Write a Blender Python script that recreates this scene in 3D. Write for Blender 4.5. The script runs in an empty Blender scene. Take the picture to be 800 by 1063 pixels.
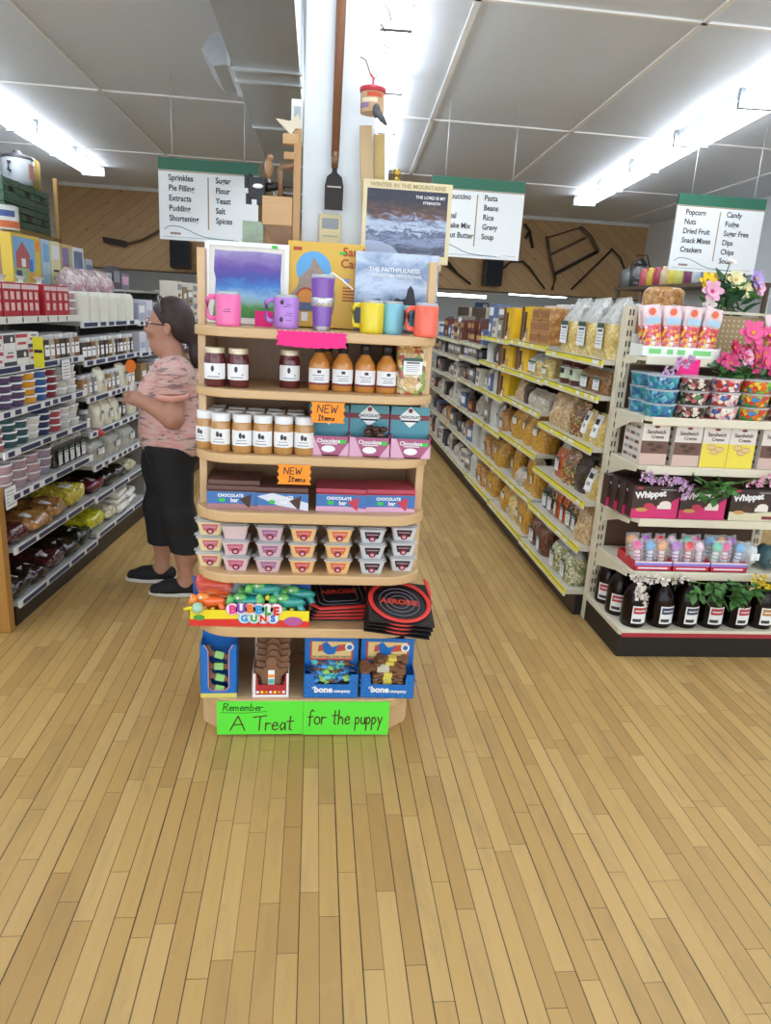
import bpy, math, random
import numpy as np
from mathutils import Vector, Matrix, noise
PI = math.pi
C = bpy.context.scene.collection
rng = random.Random(7)

# ---------------------------------------------------------------- colours and materials
def lin(c):
    if isinstance(c, str):
        c = [int(c[i:i + 2], 16) / 255 for i in (1, 3, 5)]
        return tuple((v / 12.92 if v <= .04045 else ((v + .055) / 1.055) ** 2.4) for v in c)
    return tuple(c)

MATS = {}
class NT:
    """small node-tree writer"""
    def __init__(s, name):
        s.m = bpy.data.materials.new(name); s.m.use_nodes = True
        s.t = s.m.node_tree; s.t.nodes.clear()
        s.out = s.t.nodes.new('ShaderNodeOutputMaterial')
        s.b = s.t.nodes.new('ShaderNodeBsdfPrincipled')
        s.t.links.new(s.b.outputs[0], s.out.inputs[0])
    def n(s, typ, **kw):
        nd = s.t.nodes.new(typ)
        for k, v in kw.items():
            if k.startswith('_'): setattr(nd, k[1:], v)
        return nd
    def link(s, a, b): s.t.links.new(a, b)
    def math(s, op, a, b=None, c=None):
        nd = s.t.nodes.new('ShaderNodeMath'); nd.operation = op
        for i, v in enumerate((a, b, c)):
            if v is None: continue
            if isinstance(v, (int, float)): nd.inputs[i].default_value = v
            else: s.link(v, nd.inputs[i])
        return nd.outputs[0]
    def mix(s, f, a, b, mode='MIX'):
        nd = s.t.nodes.new('ShaderNodeMix'); nd.data_type = 'RGBA'; nd.blend_type = mode
        for i, v in ((0, f), (6, a), (7, b)):
            if isinstance(v, (int, float)): nd.inputs[i].default_value = v
            elif isinstance(v, tuple): nd.inputs[i].default_value = (*v[:3], 1)
            else: s.link(v, nd.inputs[i])
        return nd.outputs[2]
    def ramp(s, f, stops, interp='LINEAR'):
        nd = s.t.nodes.new('ShaderNodeValToRGB'); nd.color_ramp.interpolation = interp
        el = nd.color_ramp.elements
        while len(el) < len(stops): el.new(.5)
        for e, (p, c) in zip(el, stops): e.position = p; e.color = (*lin(c), 1)
        s.link(f, nd.inputs[0]); return nd.outputs[0]
    def noise(s, vec, scale, detail=3, rough=.5, dist=0.):
        nd = s.t.nodes.new('ShaderNodeTexNoise')
        nd.inputs['Scale'].default_value = scale; nd.inputs['Detail'].default_value = detail
        nd.inputs['Roughness'].default_value = rough; nd.inputs['Distortion'].default_value = dist
        if vec is not None: s.link(vec, nd.inputs['Vector'])
        return nd.outputs[0]
    def vor(s, vec, scale, feat='F1', out='Color', rand=1.):
        nd = s.t.nodes.new('ShaderNodeTexVoronoi'); nd.feature = feat
        nd.inputs['Scale'].default_value = scale; nd.inputs['Randomness'].default_value = rand
        s.link(vec, nd.inputs['Vector']); return nd.outputs[out]
    def obj(s):
        return s.t.nodes.new('ShaderNodeTexCoord').outputs['Object']
    def gen(s):
        return s.t.nodes.new('ShaderNodeTexCoord').outputs['Generated']
    def mapping(s, vec, scale=(1, 1, 1), rot=(0, 0, 0), loc=(0, 0, 0)):
        nd = s.t.nodes.new('ShaderNodeMapping'); s.link(vec, nd.inputs[0])
        nd.inputs['Scale'].default_value = scale; nd.inputs['Rotation'].default_value = rot
        nd.inputs['Location'].default_value = loc
        return nd.outputs[0]
    def xyz(s, vec):
        nd = s.t.nodes.new('ShaderNodeSeparateXYZ'); s.link(vec, nd.inputs[0]); return nd.outputs
    def set(s, **kw):
        for k, v in kw.items():
            i = s.b.inputs[k.replace('_', ' ')]
            if isinstance(v, (int, float)): i.default_value = v
            elif isinstance(v, tuple): i.default_value = (*v[:3], 1)
            else: s.link(v, i)
    def bump(s, h, strength=.3, dist=.01):
        nd = s.t.nodes.new('ShaderNodeBump'); nd.inputs['Strength'].default_value = strength
        nd.inputs['Distance'].default_value = dist
        s.link(h, nd.inputs['Height']); s.link(nd.outputs[0], s.b.inputs['Normal'])

def M(name, col=None, rough=.5, metal=0., emit=None, est=1., alpha=1., vary=.10, vscale=9., coat=0.):
    """plain material with a slight procedural mottling of the thing's own colour"""
    if name in MATS: return MATS[name]
    t = NT(name); c = lin(col)
    if vary:
        f = t.noise(t.obj(), vscale, 4, .6)
        t.set(Base_Color=t.mix(f, tuple(v * (1 - vary) for v in c), tuple(min(1, v * (1 + vary)) for v in c)))
    else: t.set(Base_Color=c)
    t.set(Roughness=rough, Metallic=metal, Alpha=alpha)
    if coat: t.set(Coat_Weight=coat, Coat_Roughness=.12)
    if emit: t.set(Emission_Color=lin(emit), Emission_Strength=est)
    MATS[name] = t.m; return t.m

def food(name, cols, scale=60., rough=.3, stretch=(1, 1, 1), coat=.35, dark=.34):
    """bagged food seen through clear film: pieces as coloured cells with darker gaps"""
    if name in MATS: return MATS[name]
    t = NT(name); v = t.mapping(t.obj(), stretch)
    nz = t.n('ShaderNodeTexNoise'); nz.inputs['Scale'].default_value = 30.; t.link(v, nz.inputs['Vector'])
    ad = t.n('ShaderNodeVectorMath', _operation='MULTIPLY_ADD'); ad.inputs[1].default_value = (.02, .02, .02)
    t.link(nz.outputs['Color'], ad.inputs[0]); t.link(v, ad.inputs[2])
    col = t.vor(ad.outputs[0], scale); d = t.vor(ad.outputs[0], scale, 'DISTANCE_TO_EDGE', 'Distance')
    r = t.xyz(col)[0]
    n = len(cols); scale *= 1.85
    base = t.ramp(r, [(i / n, c) for i, c in enumerate(cols)], 'CONSTANT')
    gap = t.math('GREATER_THAN', d, .06)
    low = t.mix(dark, base, lin('#20180f'))
    t.set(Base_Color=t.mix(gap, low, base), Roughness=rough, Coat_Weight=coat, Coat_Roughness=.15)
    t.bump(d, .5, .006)
    MATS[name] = t.m; return t.m

def woodmat(name, c1, c2, axis='Z', rough=.4, scale=1., contrast=.9):
    if name in MATS: return MATS[name]
    t = NT(name); st = {'X': (1.2, 22, 22), 'Y': (22, 1.2, 22), 'Z': (22, 22, 1.2)}[axis]
    v = t.mapping(t.obj(), tuple(a * scale for a in st))
    f = t.noise(v, 1.6, 5, .62, 1.3); g = t.noise(t.obj(), 1.3 * scale, 2)
    col = t.mix(t.math('MULTIPLY', f, contrast), lin(c1), lin(c2))
    col = t.mix(t.math('MULTIPLY', g, .25), col, tuple(v * .75 for v in lin(c1)))
    t.set(Base_Color=col, Roughness=rough, Coat_Weight=.15, Coat_Roughness=.3); t.bump(f, .08, .002)
    MATS[name] = t.m; return t.m

# ---------------------------------------------------------------- mesh builder
class MB:
    def __init__(s): s.v = []; s.f = []; s.mi = []; s.sm = []; s.mats = []; s.X = Matrix.Identity(4)
    def mid(s, m):
        if m not in s.mats: s.mats.append(m)
        return s.mats.index(m)
    def add(s, vs, fs, m, smooth=False):
        o = len(s.v); k = s.mid(m)
        s.v += [tuple(s.X @ Vector(p)) for p in vs]
        for f in fs: s.f.append([i + o for i in f]); s.mi.append(k); s.sm.append(smooth)
        return s
    def at(s, loc=(0, 0, 0), rz=0., rx=0., ry=0., sc=None):
        s.X = Matrix.Translation(loc) @ Matrix.Rotation(rz, 4, 'Z') @ Matrix.Rotation(ry, 4, 'Y') @ Matrix.Rotation(rx, 4, 'X')
        if sc is not None: s.X = s.X @ Matrix.Diagonal((*sc, 1))
        return s
    def box(s, x0, x1, y0, y1, z0, z1, m):
        vs = [(x, y, z) for x in (x0, x1) for y in (y0, y1) for z in (z0, z1)]
        return s.add(vs, [(0, 1, 3, 2), (4, 6, 7, 5), (0, 4, 5, 1), (2, 3, 7, 6), (0, 2, 6, 4), (1, 5, 7, 3)], m)
    def taper(s, w0, d0, w1, d1, z0, z1, m, r=.0, n=5, smooth=False):
        """rounded-rectangle frustum"""
        def ring(w, d, z):
            if r <= 0: return [(-w, -d, z), (w, -d, z), (w, d, z), (-w, d, z)]
            out = []
            for cx, cy, a0 in ((w - r, d - r, 0), (-w + r, d - r, 90), (-w + r, -d + r, 180), (w - r, -d + r, 270)):
                for i in range(n): a = math.radians(a0 + 90 * i / (n - 1)); out.append((cx + r * math.cos(a), cy + r * math.sin(a), z))
            return out
        a, b = ring(w0, d0, z0), ring(w1, d1, z1); k = len(a)
        return s.add(a + b, [(i, (i + 1) % k, k + (i + 1) % k, k + i) for i in range(k)] + [tuple(range(k))[::-1], tuple(range(k, 2 * k))], m, smooth)
    def prism(s, pts, z0, z1, m, smooth=False):
        k = len(pts); vs = [(x, y, z0) for x, y in pts] + [(x, y, z1) for x, y in pts]
        return s.add(vs, [(i, (i + 1) % k, k + (i + 1) % k, k + i) for i in range(k)] + [tuple(range(k))[::-1], tuple(range(k, 2 * k))], m, smooth)
    def prismy(s, pts, y0, y1, m):
        """extrude an XZ outline (counter-clockwise seen from -Y) along Y"""
        k = len(pts); vs = [(x, y0, z) for x, z in pts] + [(x, y1, z) for x, z in pts]
        return s.add(vs, [(i, k + i, k + (i + 1) % k, (i + 1) % k) for i in range(k)] + [tuple(range(k)), tuple(range(k, 2 * k))[::-1]], m)
    def patch(s, x0, x1, z0, z1, y, m):
        """a printed area on a front face that looks towards -Y"""
        return s.add([(x0, y, z0), (x1, y, z0), (x1, y, z1), (x0, y, z1)], [(0, 1, 2, 3)], m)
    def polyf(s, pts, y, m):
        return s.add([(x, y, z) for x, z in pts], [tuple(range(len(pts)))], m)
    def disc(s, cx, cz, r, y, m, n=20, rz=None):
        return s.polyf([(cx + r * math.cos(2 * PI * i / n), cz + (rz or r) * math.sin(2 * PI * i / n)) for i in range(n)], y, m)
    def ringf(s, cx, cz, r0, r1, y, m, n=28, a0=0., a1=360.):
        pts = []; k = n + 1
        for r in (r0, r1):
            for i in range(k):
                a = math.radians(a0 + (a1 - a0) * i / n); pts.append((cx + r * math.cos(a), y, cz + r * math.sin(a)))
        return s.add(pts, [(i, k + i, k + i + 1, i + 1) for i in range(n)], m)
    def lathe(s, prof, m, n=20, c=(0, 0), a0=0., a1=360., smooth=True, cap=True):
        full = abs(a1 - a0) > 359; k = n if full else n + 1; vs = []; fs = []
        for r, z in prof:
            for i in range(k):
                a = math.radians(a0 + (a1 - a0) * i / n); vs.append((c[0] + r * math.cos(a), c[1] + r * math.sin(a), z))
        for j in range(len(prof) - 1):
            for i in range(k if full else k - 1):
                i2 = (i + 1) % k; fs.append((j * k + i, j * k + i2, (j + 1) * k + i2, (j + 1) * k + i))
        s.add(vs, fs, m, smooth)
        if full and cap:
            if prof[0][0] > 1e-5: s.add(vs[:k], [tuple(range(k))[::-1]], m)
            if prof[-1][0] > 1e-5: s.add(vs[-k:], [tuple(range(k))], m)
        return s
    def tube(s, path, r, m, n=8, closed=False, flat=1.):
        P = [Vector(p) for p in path]; K = len(P); vs = []; fs = []; up = Vector((0, 0, 1))
        for i, p in enumerate(P):
            if closed: t = P[(i + 1) % K] - P[i - 1]
            else: t = P[min(i + 1, K - 1)] - P[max(i - 1, 0)]
            t.normalize()
            a = t.cross(up)
            if a.length < .05: a = t.cross(Vector((0, 1, 0)))
            a.normalize(); b = a.cross(t); rr = r[i] if isinstance(r, (list, tuple)) else r
            for j in range(n):
                q = 2 * PI * j / n; vs.append(tuple(p + a * rr * math.cos(q) + b * rr * flat * math.sin(q)))
        for i in range(K if closed else K - 1):
            i2 = (i + 1) % K
            for j in range(n): j2 = (j + 1) % n; fs.append((i * n + j, i * n + j2, i2 * n + j2, i2 * n + j))
        if not closed: fs += [tuple(range(n))[::-1], tuple(range((K - 1) * n, K * n))]
        return s.add(vs, fs, m, True)
    def ball(s, c, r, m, nu=14, nv=9, wob=0., seed=0):
        if not isinstance(r, (tuple, list)): r = (r, r, r)
        vs = [(c[0], c[1], c[2] - r[2])]; fs = []
        for j in range(1, nv):
            b = -PI / 2 + PI * j / nv
            for i in range(nu):
                a = 2 * PI * i / nu; d = Vector((math.cos(b) * math.cos(a), math.cos(b) * math.sin(a), math.sin(b)))
                k = 1 + (wob * noise.noise(d * 2.3 + Vector((seed, seed * .7, 0))) if wob else 0)
                vs.append((c[0] + r[0] * d.x * k, c[1] + r[1] * d.y * k, c[2] + r[2] * d.z * k))
        vs.append((c[0], c[1], c[2] + r[2])); L = len(vs) - 1
        for i in range(nu):
            i2 = (i + 1) % nu; fs.append((0, 1 + i2, 1 + i)); fs.append((L, L - nu + i, L - nu + i2))
            for j in range(nv - 2): a = 1 + j * nu; fs.append((a + i, a + i2, a + nu + i2, a + nu + i))
        return s.add(vs, fs, m, True)
    def stroke(s, pts, w, y, m):
        """flat pen stroke on a -Y facing sheet; pts are (x, z)"""
        for a, b in zip(pts[:-1], pts[1:]):
            d = Vector((b[0] - a[0], b[1] - a[1]))
            if d.length < 1e-6: continue
            d.normalize(); q = Vector((-d.y, d.x)) * w / 2; e = d * w * .35
            s.add([(a[0] - e.x - q.x, y, a[1] - e.y - q.y), (b[0] + e.x - q.x, y, b[1] + e.y - q.y), (b[0] + e.x + q.x, y, b[1] + e.y + q.y), (a[0] - e.x + q.x, y, a[1] - e.y + q.y)], [(0, 1, 2, 3)], m)
        return s
    def grid(s, rows, m, smooth=True, closed=True):
        k = len(rows[0]); vs = [p for r in rows for p in r]; fs = []
        for j in range(len(rows) - 1):
            for i in range(k if closed else k - 1):
                i2 = (i + 1) % k; fs.append((j * k + i, j * k + i2, (j + 1) * k + i2, (j + 1) * k + i))
        return s.add(vs, fs, m, smooth)
    def mesh(s, name):
        me = bpy.data.meshes.new(name); me.from_pydata(s.v, [], s.f)
        for m in s.mats: me.materials.append(m)
        me.polygons.foreach_set('material_index', s.mi); me.polygons.foreach_set('use_smooth', s.sm)
        me.update(); return me
    def build(s, name, parent=None, loc=(0, 0, 0), rz=0., bevel=0., rot=None):
        o = bpy.data.objects.new(name, s.mesh(name)); C.objects.link(o)
        o.location = loc; o.rotation_euler = rot or (0, 0, rz)
        if parent: o.parent = parent
        if bevel:
            b = o.modifiers.new('bevel', 'BEVEL'); b.width = bevel; b.segments = 2; b.limit_method = 'ANGLE'; b.angle_limit = .7
        return o

def tag(o, label=None, cat=None, group=None, kind=None):
    if label: o['label'] = label
    if cat: o['category'] = cat
    if group: o['group'] = group
    if kind: o['kind'] = kind
    return o
def thing(name, label, cat, loc=(0, 0, 0), rz=0., group=None):
    o = bpy.data.objects.new(name, None); C.objects.link(o); o.location = loc; o.rotation_euler = (0, 0, rz)
    o.empty_display_size = .05
    return tag(o, label, cat, group)
CH = {}
def kids(o):
    return [c for c in bpy.data.objects if c.parent == o]
def dup(root, loc, rz=None, label=None, group=None, rot=None):
    def cp(o, par):
        c = o.copy(); C.objects.link(c)
        if par: c.parent = par
        for k in CH.setdefault(o.name, [x.name for x in kids(o)]): cp(bpy.data.objects[k], c)
        return c
    r = cp(root, None); r.location = loc
    r.rotation_euler = rot if rot else (0, 0, rz if rz is not None else root.rotation_euler.z)
    if label: r['label'] = label
    if group: r['group'] = group
    elif 'group' in r: del r['group']
    return r
class Kind:
    """first use places the made thing itself, later uses copy it with its parts"""
    def __init__(s, make): s.make = make; s.o = None
    def put(s, loc, rz=0., label=None, group=None, rot=None):
        if s.o is None:
            s.o = s.make(); s.o.location = loc; s.o.rotation_euler = rot or (0, 0, rz)
            if label: s.o['label'] = label
            if group: s.o['group'] = group
            return s.o
        return dup(s.o, loc, rz, label, group, rot)
def structure(o): o['kind'] = 'structure'; return o

TXT = {}
def text(body, size, mat, parent=None, loc=(0, 0, 0), name='lettering', align='CENTER', rz=0., sx=1., rot=None, bold=0., thick=.0004):
    key = (body, size, mat.name, align, sx, bold)
    if key not in TXT:
        cu = bpy.data.curves.new('letters', 'FONT'); cu.body = body; cu.size = size; cu.align_x = align; cu.extrude = thick; cu.offset = bold; cu.resolution_u = 3
        o = bpy.data.objects.new('letters', cu); C.objects.link(o)
        dg = bpy.context.evaluated_depsgraph_get(); dg.update()
        me = bpy.data.meshes.new_from_object(o.evaluated_get(dg)); bpy.data.objects.remove(o); bpy.data.curves.remove(cu)
        me.materials.clear(); me.materials.append(mat); me.transform(Matrix.Diagonal((sx, 1, 1, 1)))
        TXT[key] = me
    o = bpy.data.objects.new(name, TXT[key]); C.objects.link(o); o.location = loc
    o.rotation_euler = rot or (PI / 2, 0, rz)
    if parent: o.parent = parent
    return o
def arc(cx, cy, r, a0, a1, n=10): return [(cx + r * math.cos(math.radians(a0 + (a1 - a0) * i / n)), cy + r * math.sin(math.radians(a0 + (a1 - a0) * i / n))) for i in range(n + 1)]
_o = [(.25 + .25 * math.cos(2 * PI * i / 12 + 1), .26 + .26 * math.sin(2 * PI * i / 12 + 1)) for i in range(14)]
GLY = {'A': (.95, [[(0, 0), (.45, 1), (.9, 0)], [(.17, .4), (.75, .42)]]), 'T': (.9, [[(-.15, .92), (1, 1.02)], [(.45, .98), (.4, 0)]]),
 'R': (.75, [[(0, 0), (.05, 1), (.5, .95), (.6, .75), (.45, .55), (.05, .48)], [(.2, .5), (.7, 0)]]),
 'e': (.62, [[(.05, .28), (.5, .32), (.45, .5), (.25, .55), (.05, .35), (.1, .08), (.3, 0), (.55, .1)]]),
 'm': (.8, [[(0, 0), (0, .5)], [(0, .35), (.15, .52), (.3, .45), (.3, 0)], [(.3, .35), (.45, .52), (.6, .45), (.64, 0)]]),
 'b': (.6, [[(0, 1), (0, 0)], [(0, .4), (.25, .5), (.45, .3), (.3, .02), (0, .05)]]),
 'r': (.5, [[(0, 0), (0, .52)], [(0, .35), (.2, .5), (.42, .46)]]),
 'a': (.66, [[(.5, .45), (.25, .52), (.05, .25), (.2, 0), (.48, .2), (.5, .5), (.54, 0)]]),
 't': (.6, [[(.22, .95), (.2, .05), (.4, 0)], [(-.06, .6), (.52, .63)]]),
 'f': (.6, [[(.55, .92), (.38, 1), (.22, .85), (.2, -.12)], [(0, .5), (.5, .53)]]),
 'o': (.62, [_o]), 'h': (.62, [[(0, 1), (0, 0)], [(0, .35), (.25, .52), (.45, .4), (.48, 0)]]),
 'p': (.64, [[(0, .5), (0, -.45)], [(0, .4), (.25, .52), (.48, .28), (.28, .02), (0, .08)]]),
 'u': (.62, [[(0, .5), (.02, .1), (.2, 0), (.42, .12), (.45, .5)], [(.45, .5), (.5, 0)]]),
 'y': (.62, [[(0, .5), (.24, .1)], [(.5, .5), (.1, -.45)]]), 'N': (.9, [[(0, 0), (.03, 1), (.65, .05), (.7, 1)]]),
 'E': (.75, [[(.55, 1), (0, 1), (0, 0), (.6, 0)], [(0, .5), (.45, .52)]]), 'W': (1.0, [[(0, 1), (.2, 0), (.42, .7), (.62, 0), (.9, 1)]]),
 'I': (.4, [[(.1, 0), (.1, 1)], [(-.1, 1), (.3, 1)], [(-.1, 0), (.3, 0)]]), 's': (.5, [[(.4, .48), (.15, .5), (.1, .32), (.35, .2), (.3, .02), (0, .03)]]), ' ': (.7, [])}
def handwrite(mb, body, x, z, size, w, y, m, slant=.0, sx=1.):
    for ch in body:
        adv, st = GLY[ch]
        for p in st: mb.stroke([(x + (a * sx + slant * b) * size, z + b * size) for a, b in p], w, y, m)
        x += adv * size * sx * 1.08
    return x

# ---------------------------------------------------------------- shared materials
white = M('white_paint', '#e9ebe9', .55, vary=.03)
steel = M('brushed_steel', '#c3c5c8', .28, 1., vary=.05)
black = M('black_plastic', '#17171a', .35)
ink = M('dark_ink', '#2b2b33', .6, vary=0)
paper = M('white_paper', '#eceef0', .6, vary=.02)
clearfilm = M('clear_film', '#eef2f4', .12, alpha=.38, vary=.05)
sheerfilm = M('sheer_film', '#f4f6f6', .1, alpha=.22, vary=.0)
def film(name, col, alpha=1., scale=26.):
    t = NT(name); n1 = t.vor(t.mapping(t.obj(), (1, 1, .6)), scale, 'F1', 'Distance'); n2 = t.noise(t.obj(), scale * 1.4, 4, .6, 1.); c = lin(col)
    t.set(Base_Color=t.mix(n2, tuple(v * .72 for v in c), c), Roughness=.16, Alpha=alpha, Coat_Weight=.6, Coat_Roughness=.08); t.bump(t.math('ADD', n1, n2), .9, .02); MATS[name] = t.m; return t.m
whitefilm = film('crinkled_white_film', '#d9dad4')
# ---------------------------------------------------------------- the room
ZC = 3.16
def floor_mat():
    t = NT('worn_maple_strip_floor'); x, y, z = t.xyz(t.obj())
    u = t.math('DIVIDE', x, .0535); iu = t.math('FLOOR', u); fu = t.math('FRACT', u)
    w1 = t.n('ShaderNodeTexWhiteNoise', _noise_dimensions='1D'); t.link(iu, w1.inputs['W'])
    L = t.math('MULTIPLY_ADD', w1.outputs[0], .25, .42)
    v = t.math('ADD', t.math('DIVIDE', y, L), t.math('MULTIPLY', w1.outputs[0], 17.3)); iv = t.math('FLOOR', v); fv = t.math('FRACT', v)
    cmb = t.n('ShaderNodeCombineXYZ'); t.link(iu, cmb.inputs[0]); t.link(iv, cmb.inputs[1])
    w2 = t.n('ShaderNodeTexWhiteNoise', _noise_dimensions='2D'); t.link(cmb.outputs[0], w2.inputs['Vector'])
    rnd = w2.outputs[0]
    wood = t.ramp(rnd, [(0, '#a9874f'), (.3, '#b8965a'), (.6, '#be9d5f'), (.85, '#c7a76b'), (1, '#af8d53')])
    gv = t.n('ShaderNodeVectorMath', _operation='ADD'); t.link(t.mapping(t.obj(), (60, 3, 1)), gv.inputs[0]); t.link(w2.outputs[1], gv.inputs[1])
    g = t.noise(gv.outputs[0], 1.3, 5, .6, .8)
    wood = t.mix(t.math('MULTIPLY', g, .42), wood, lin('#a98350'))
    # grey scuffs, ground-in dirt and pale dull patches
    sc = t.noise(t.mapping(t.obj(), (6, 1.6, 1)), 1.7, 6, .7, .5)
    wood = t.mix(t.ramp(sc, [(.50, '#000000'), (.72, '#a0a0a0')]), wood, lin('#8a7452'))
    sp = t.noise(t.obj(), 26, 3, .6); wood = t.mix(t.ramp(sp, [(.70, '#000000'), (.80, '#9a9a9a')]), wood, lin('#6f5637'))
    pa = t.noise(t.obj(), 3.1, 5, .7, 1.2); wood = t.mix(t.ramp(pa, [(.62, '#000000'), (.75, '#6a6a6a')]), wood, lin('#cdbb94'))
    # seams: dirt width differs from strip to strip
    ws = t.math('MULTIPLY_ADD', w1.outputs[0], .05, .026)
    s1 = t.math('LESS_THAN', fu, ws); s2 = t.math('LESS_THAN', t.math('MULTIPLY', fv, L), .0016)
    sm = t.math('MAXIMUM', s1, s2)
    dirt = t.noise(t.obj(), 4, 3); seam = t.math('MULTIPLY', sm, t.math('MULTIPLY_ADD', dirt, .6, .58))
    col = t.mix(seam, wood, lin('#2c2114'))
    ro = t.math('MULTIPLY_ADD', sc, .3, .30)
    t.set(Base_Color=col, Roughness=ro, Specular_IOR_Level=.45); t.bump(t.math('SUBTRACT', 1., sm), .25, .002)
    return t.m
def ceil_mat():
    t = NT('off_white_ceiling_board'); n = t.noise(t.obj(), .7, 4, .6); n2 = t.noise(t.obj(), 14, 3)
    c = t.mix(n, lin('#dbe4ee'), lin('#e8f0f8')); c = t.mix(t.math('MULTIPLY', n2, .12), c, lin('#b4b8ba'))
    t.set(Base_Color=c, Roughness=.45); return t.m
def panel_mat():
    t = NT('diagonal_knotty_pine'); ox, oy, oz = t.xyz(t.obj()); cb = t.n('ShaderNodeCombineXYZ'); t.link(t.math('ABSOLUTE', ox), cb.inputs[0]); t.link(oz, cb.inputs[2]); fold = cb.outputs[0]
    x, y, z = t.xyz(t.mapping(fold, rot=(0, math.radians(-38), 0)))
    u = t.math('DIVIDE', z, .135); iu = t.math('FLOOR', u); fu = t.math('FRACT', u)
    w = t.n('ShaderNodeTexWhiteNoise', _noise_dimensions='1D'); t.link(iu, w.inputs['W'])
    col = t.ramp(w.outputs[0], [(0, '#c09a6a'), (.35, '#d1ab79'), (.7, '#c8a170'), (1, '#dbb787')])
    rv = t.mapping(fold, rot=(0, math.radians(-38), 0)); g = t.noise(t.mapping(rv, (1.2, 1, 16)), 2., 4, .6, 1.)
    col = t.mix(t.math('MULTIPLY', g, .45), col, lin('#7f5c37'))
    k = t.vor(t.mapping(rv, (.9, .01, 1.6)), 3.4, 'F1', 'Distance'); col = t.mix(t.ramp(k, [(.05, '#c0c0c0'), (.11, '#000000')]), col, lin('#5a3d22'))
    se = t.math('LESS_THAN', fu, .035); col = t.mix(t.math('MULTIPLY', se, .75), col, lin('#4c3620'))
    t.set(Base_Color=col, Roughness=.5); return t.m
X0, X1, Y0, Y1 = -4.05, 5.5, -1.7, 16.5; YH = 12.5
fl = MB().box(X0, X1, Y0, Y1, -.1, 0, floor_mat()).build('floor'); structure(fl)
cm = ceil_mat()
structure(MB().box(X0, X1, Y0, Y1, ZC, ZC + .1, cm).build('ceiling'))
wallm = M('pale_wall_paint', '#dfe3e6', .6, vary=.03, vscale=2)
structure(MB().box(X0 - .12, X0, Y0, Y1, 0, ZC, wallm).build('wall_left'))
structure(MB().box(X1, X1 + .12, Y0, Y1, 0, ZC, wallm).build('wall_right'))
structure(MB().box(X0, X1, Y1, Y1 + .12, 0, ZC, M('bluish_white_wall', '#dfe9ee', .6, vary=.03)).build('wall_back'))
# shop front behind the camera: low sill, posts and a transom around open daylight
ft = MB()
ft.box(X0, X1, Y0, Y0 + .12, 0, .3, wallm); ft.box(X0, X1, Y0, Y0 + .12, 3.08, ZC, wallm)
for x in (X0, -1.0, .9, X1 - .1): ft.box(x, x + .1, Y0, Y0 + .12, .3, 3.08, wallm)
structure(ft.build('wall_front'))
# pine-clad header over the opening to the back room
pm = panel_mat(); dk = M('dark_trim_edge', '#5b4630', .6)
structure(MB().box(X0, X1, YH, YH + .14, 1.945, ZC, pm).build('wall_header'))
structure(MB().box(X0, X1, YH - .02, YH + .16, 1.925, 1.945, dk).build('trim_1'))
structure(MB().box(X0, X1, YH - .03, YH, ZC - .05, ZC, M('white_trim', '#e4e6e4', .5, vary=.02)).build('trim_2'))
# ceiling battens
bat = M('white_batten', '#f0f0ee', .45, vary=.02); tn = 3
def batten(xa, ya, xb, yb, w=.03):
    global tn
    L = math.hypot(xb - xa, yb - ya); a = math.atan2(yb - ya, xb - xa)
    o = MB().box(0, L, -w / 2, w / 2, -.012, 0, bat).build('trim_%d' % tn, loc=(xa, ya, ZC), rz=a); structure(o); tn += 1
def lx(x7, y): return x7 + (y - 7) * .058
for x7 in (.955, 2.2, 3.42, 4.64): batten(lx(x7, -1.5), -1.5, lx(x7, 12.4), 12.4, .035)
for x in (-1.8, -3.0): batten(x, -1.5, x, 12.4, .02)
for y in (-.7, 1.8, 4.28, 6.82, 9.5): batten(X0, y - .02, X1, y + .06, .03)
# ceiling light rows
tubes = M('lit_fluorescent_diffuser', '#ffffff', .4, emit='#eff6ff', est=8.5, vary=0)
fixm = M('white_enamel_fixture', '#e8eaec', .35, vary=.02); greym = M('grey_fixture_edge', '#9aa0a3', .45)
def fixture(x, y, a, L, label, w=.27, bare=False):
    t = thing('fluorescent_light', label, 'ceiling light', (x, y, ZC), a - PI / 2, 'ceiling light fixtures')
    h = MB().box(-w * .44, w * .44, 0, L, -.048, 0, fixm)
    for e in (0, L - .012): h.box(-w * .54, w * .54, e, e + .02, -.125, -.0, greym)
    h.build('housing', t)
    if bare:
        for s in (-1, 1): MB().box(s * w * .3 - .05, s * w * .3 + .05, .03, L - .03, -.115, -.062, tubes).build('lamp_tube', t, bevel=.015)
    else:
        pts = [(-w / 2, -.048), (-w / 2, -.085), (-w * .36, -.115), (w * .36, -.115), (w / 2, -.085), (w / 2, -.048)]
        MB().prismy([(p[0], p[1]) for p in pts], .014, L - .014, tubes).build('diffuser', t)
    return t
def lrow(xa, ya, xb, yb, n, where, bare=()):
    a = math.atan2(yb - ya, xb - xa); D = math.hypot(xb - xa, yb - ya) / n
    on = ['first', 'second', 'third', 'fourth', 'fifth', 'sixth', 'seventh', 'eighth', 'ninth']
    for i in range(n):
        # counted from the far end, as seen
        k = n - 1 - i
        fixture(xa + (xb - xa) * i / n, ya + (yb - ya) * i / n, a, D - .01, f'lit fluorescent fixture, {on[k]} from the pine header in the row {where}', bare=i in bare)
lrow(2.33, -.75, 3.53, 10.15, 9, 'over the candy side', bare=(5,))
lrow(-2.74, -.8, -2.97, 10.72, 9, 'over the baking side')
lrow(.165, 2.05, .67, 9.4, 6, 'beside the white column', bare=(1, 2))
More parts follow.
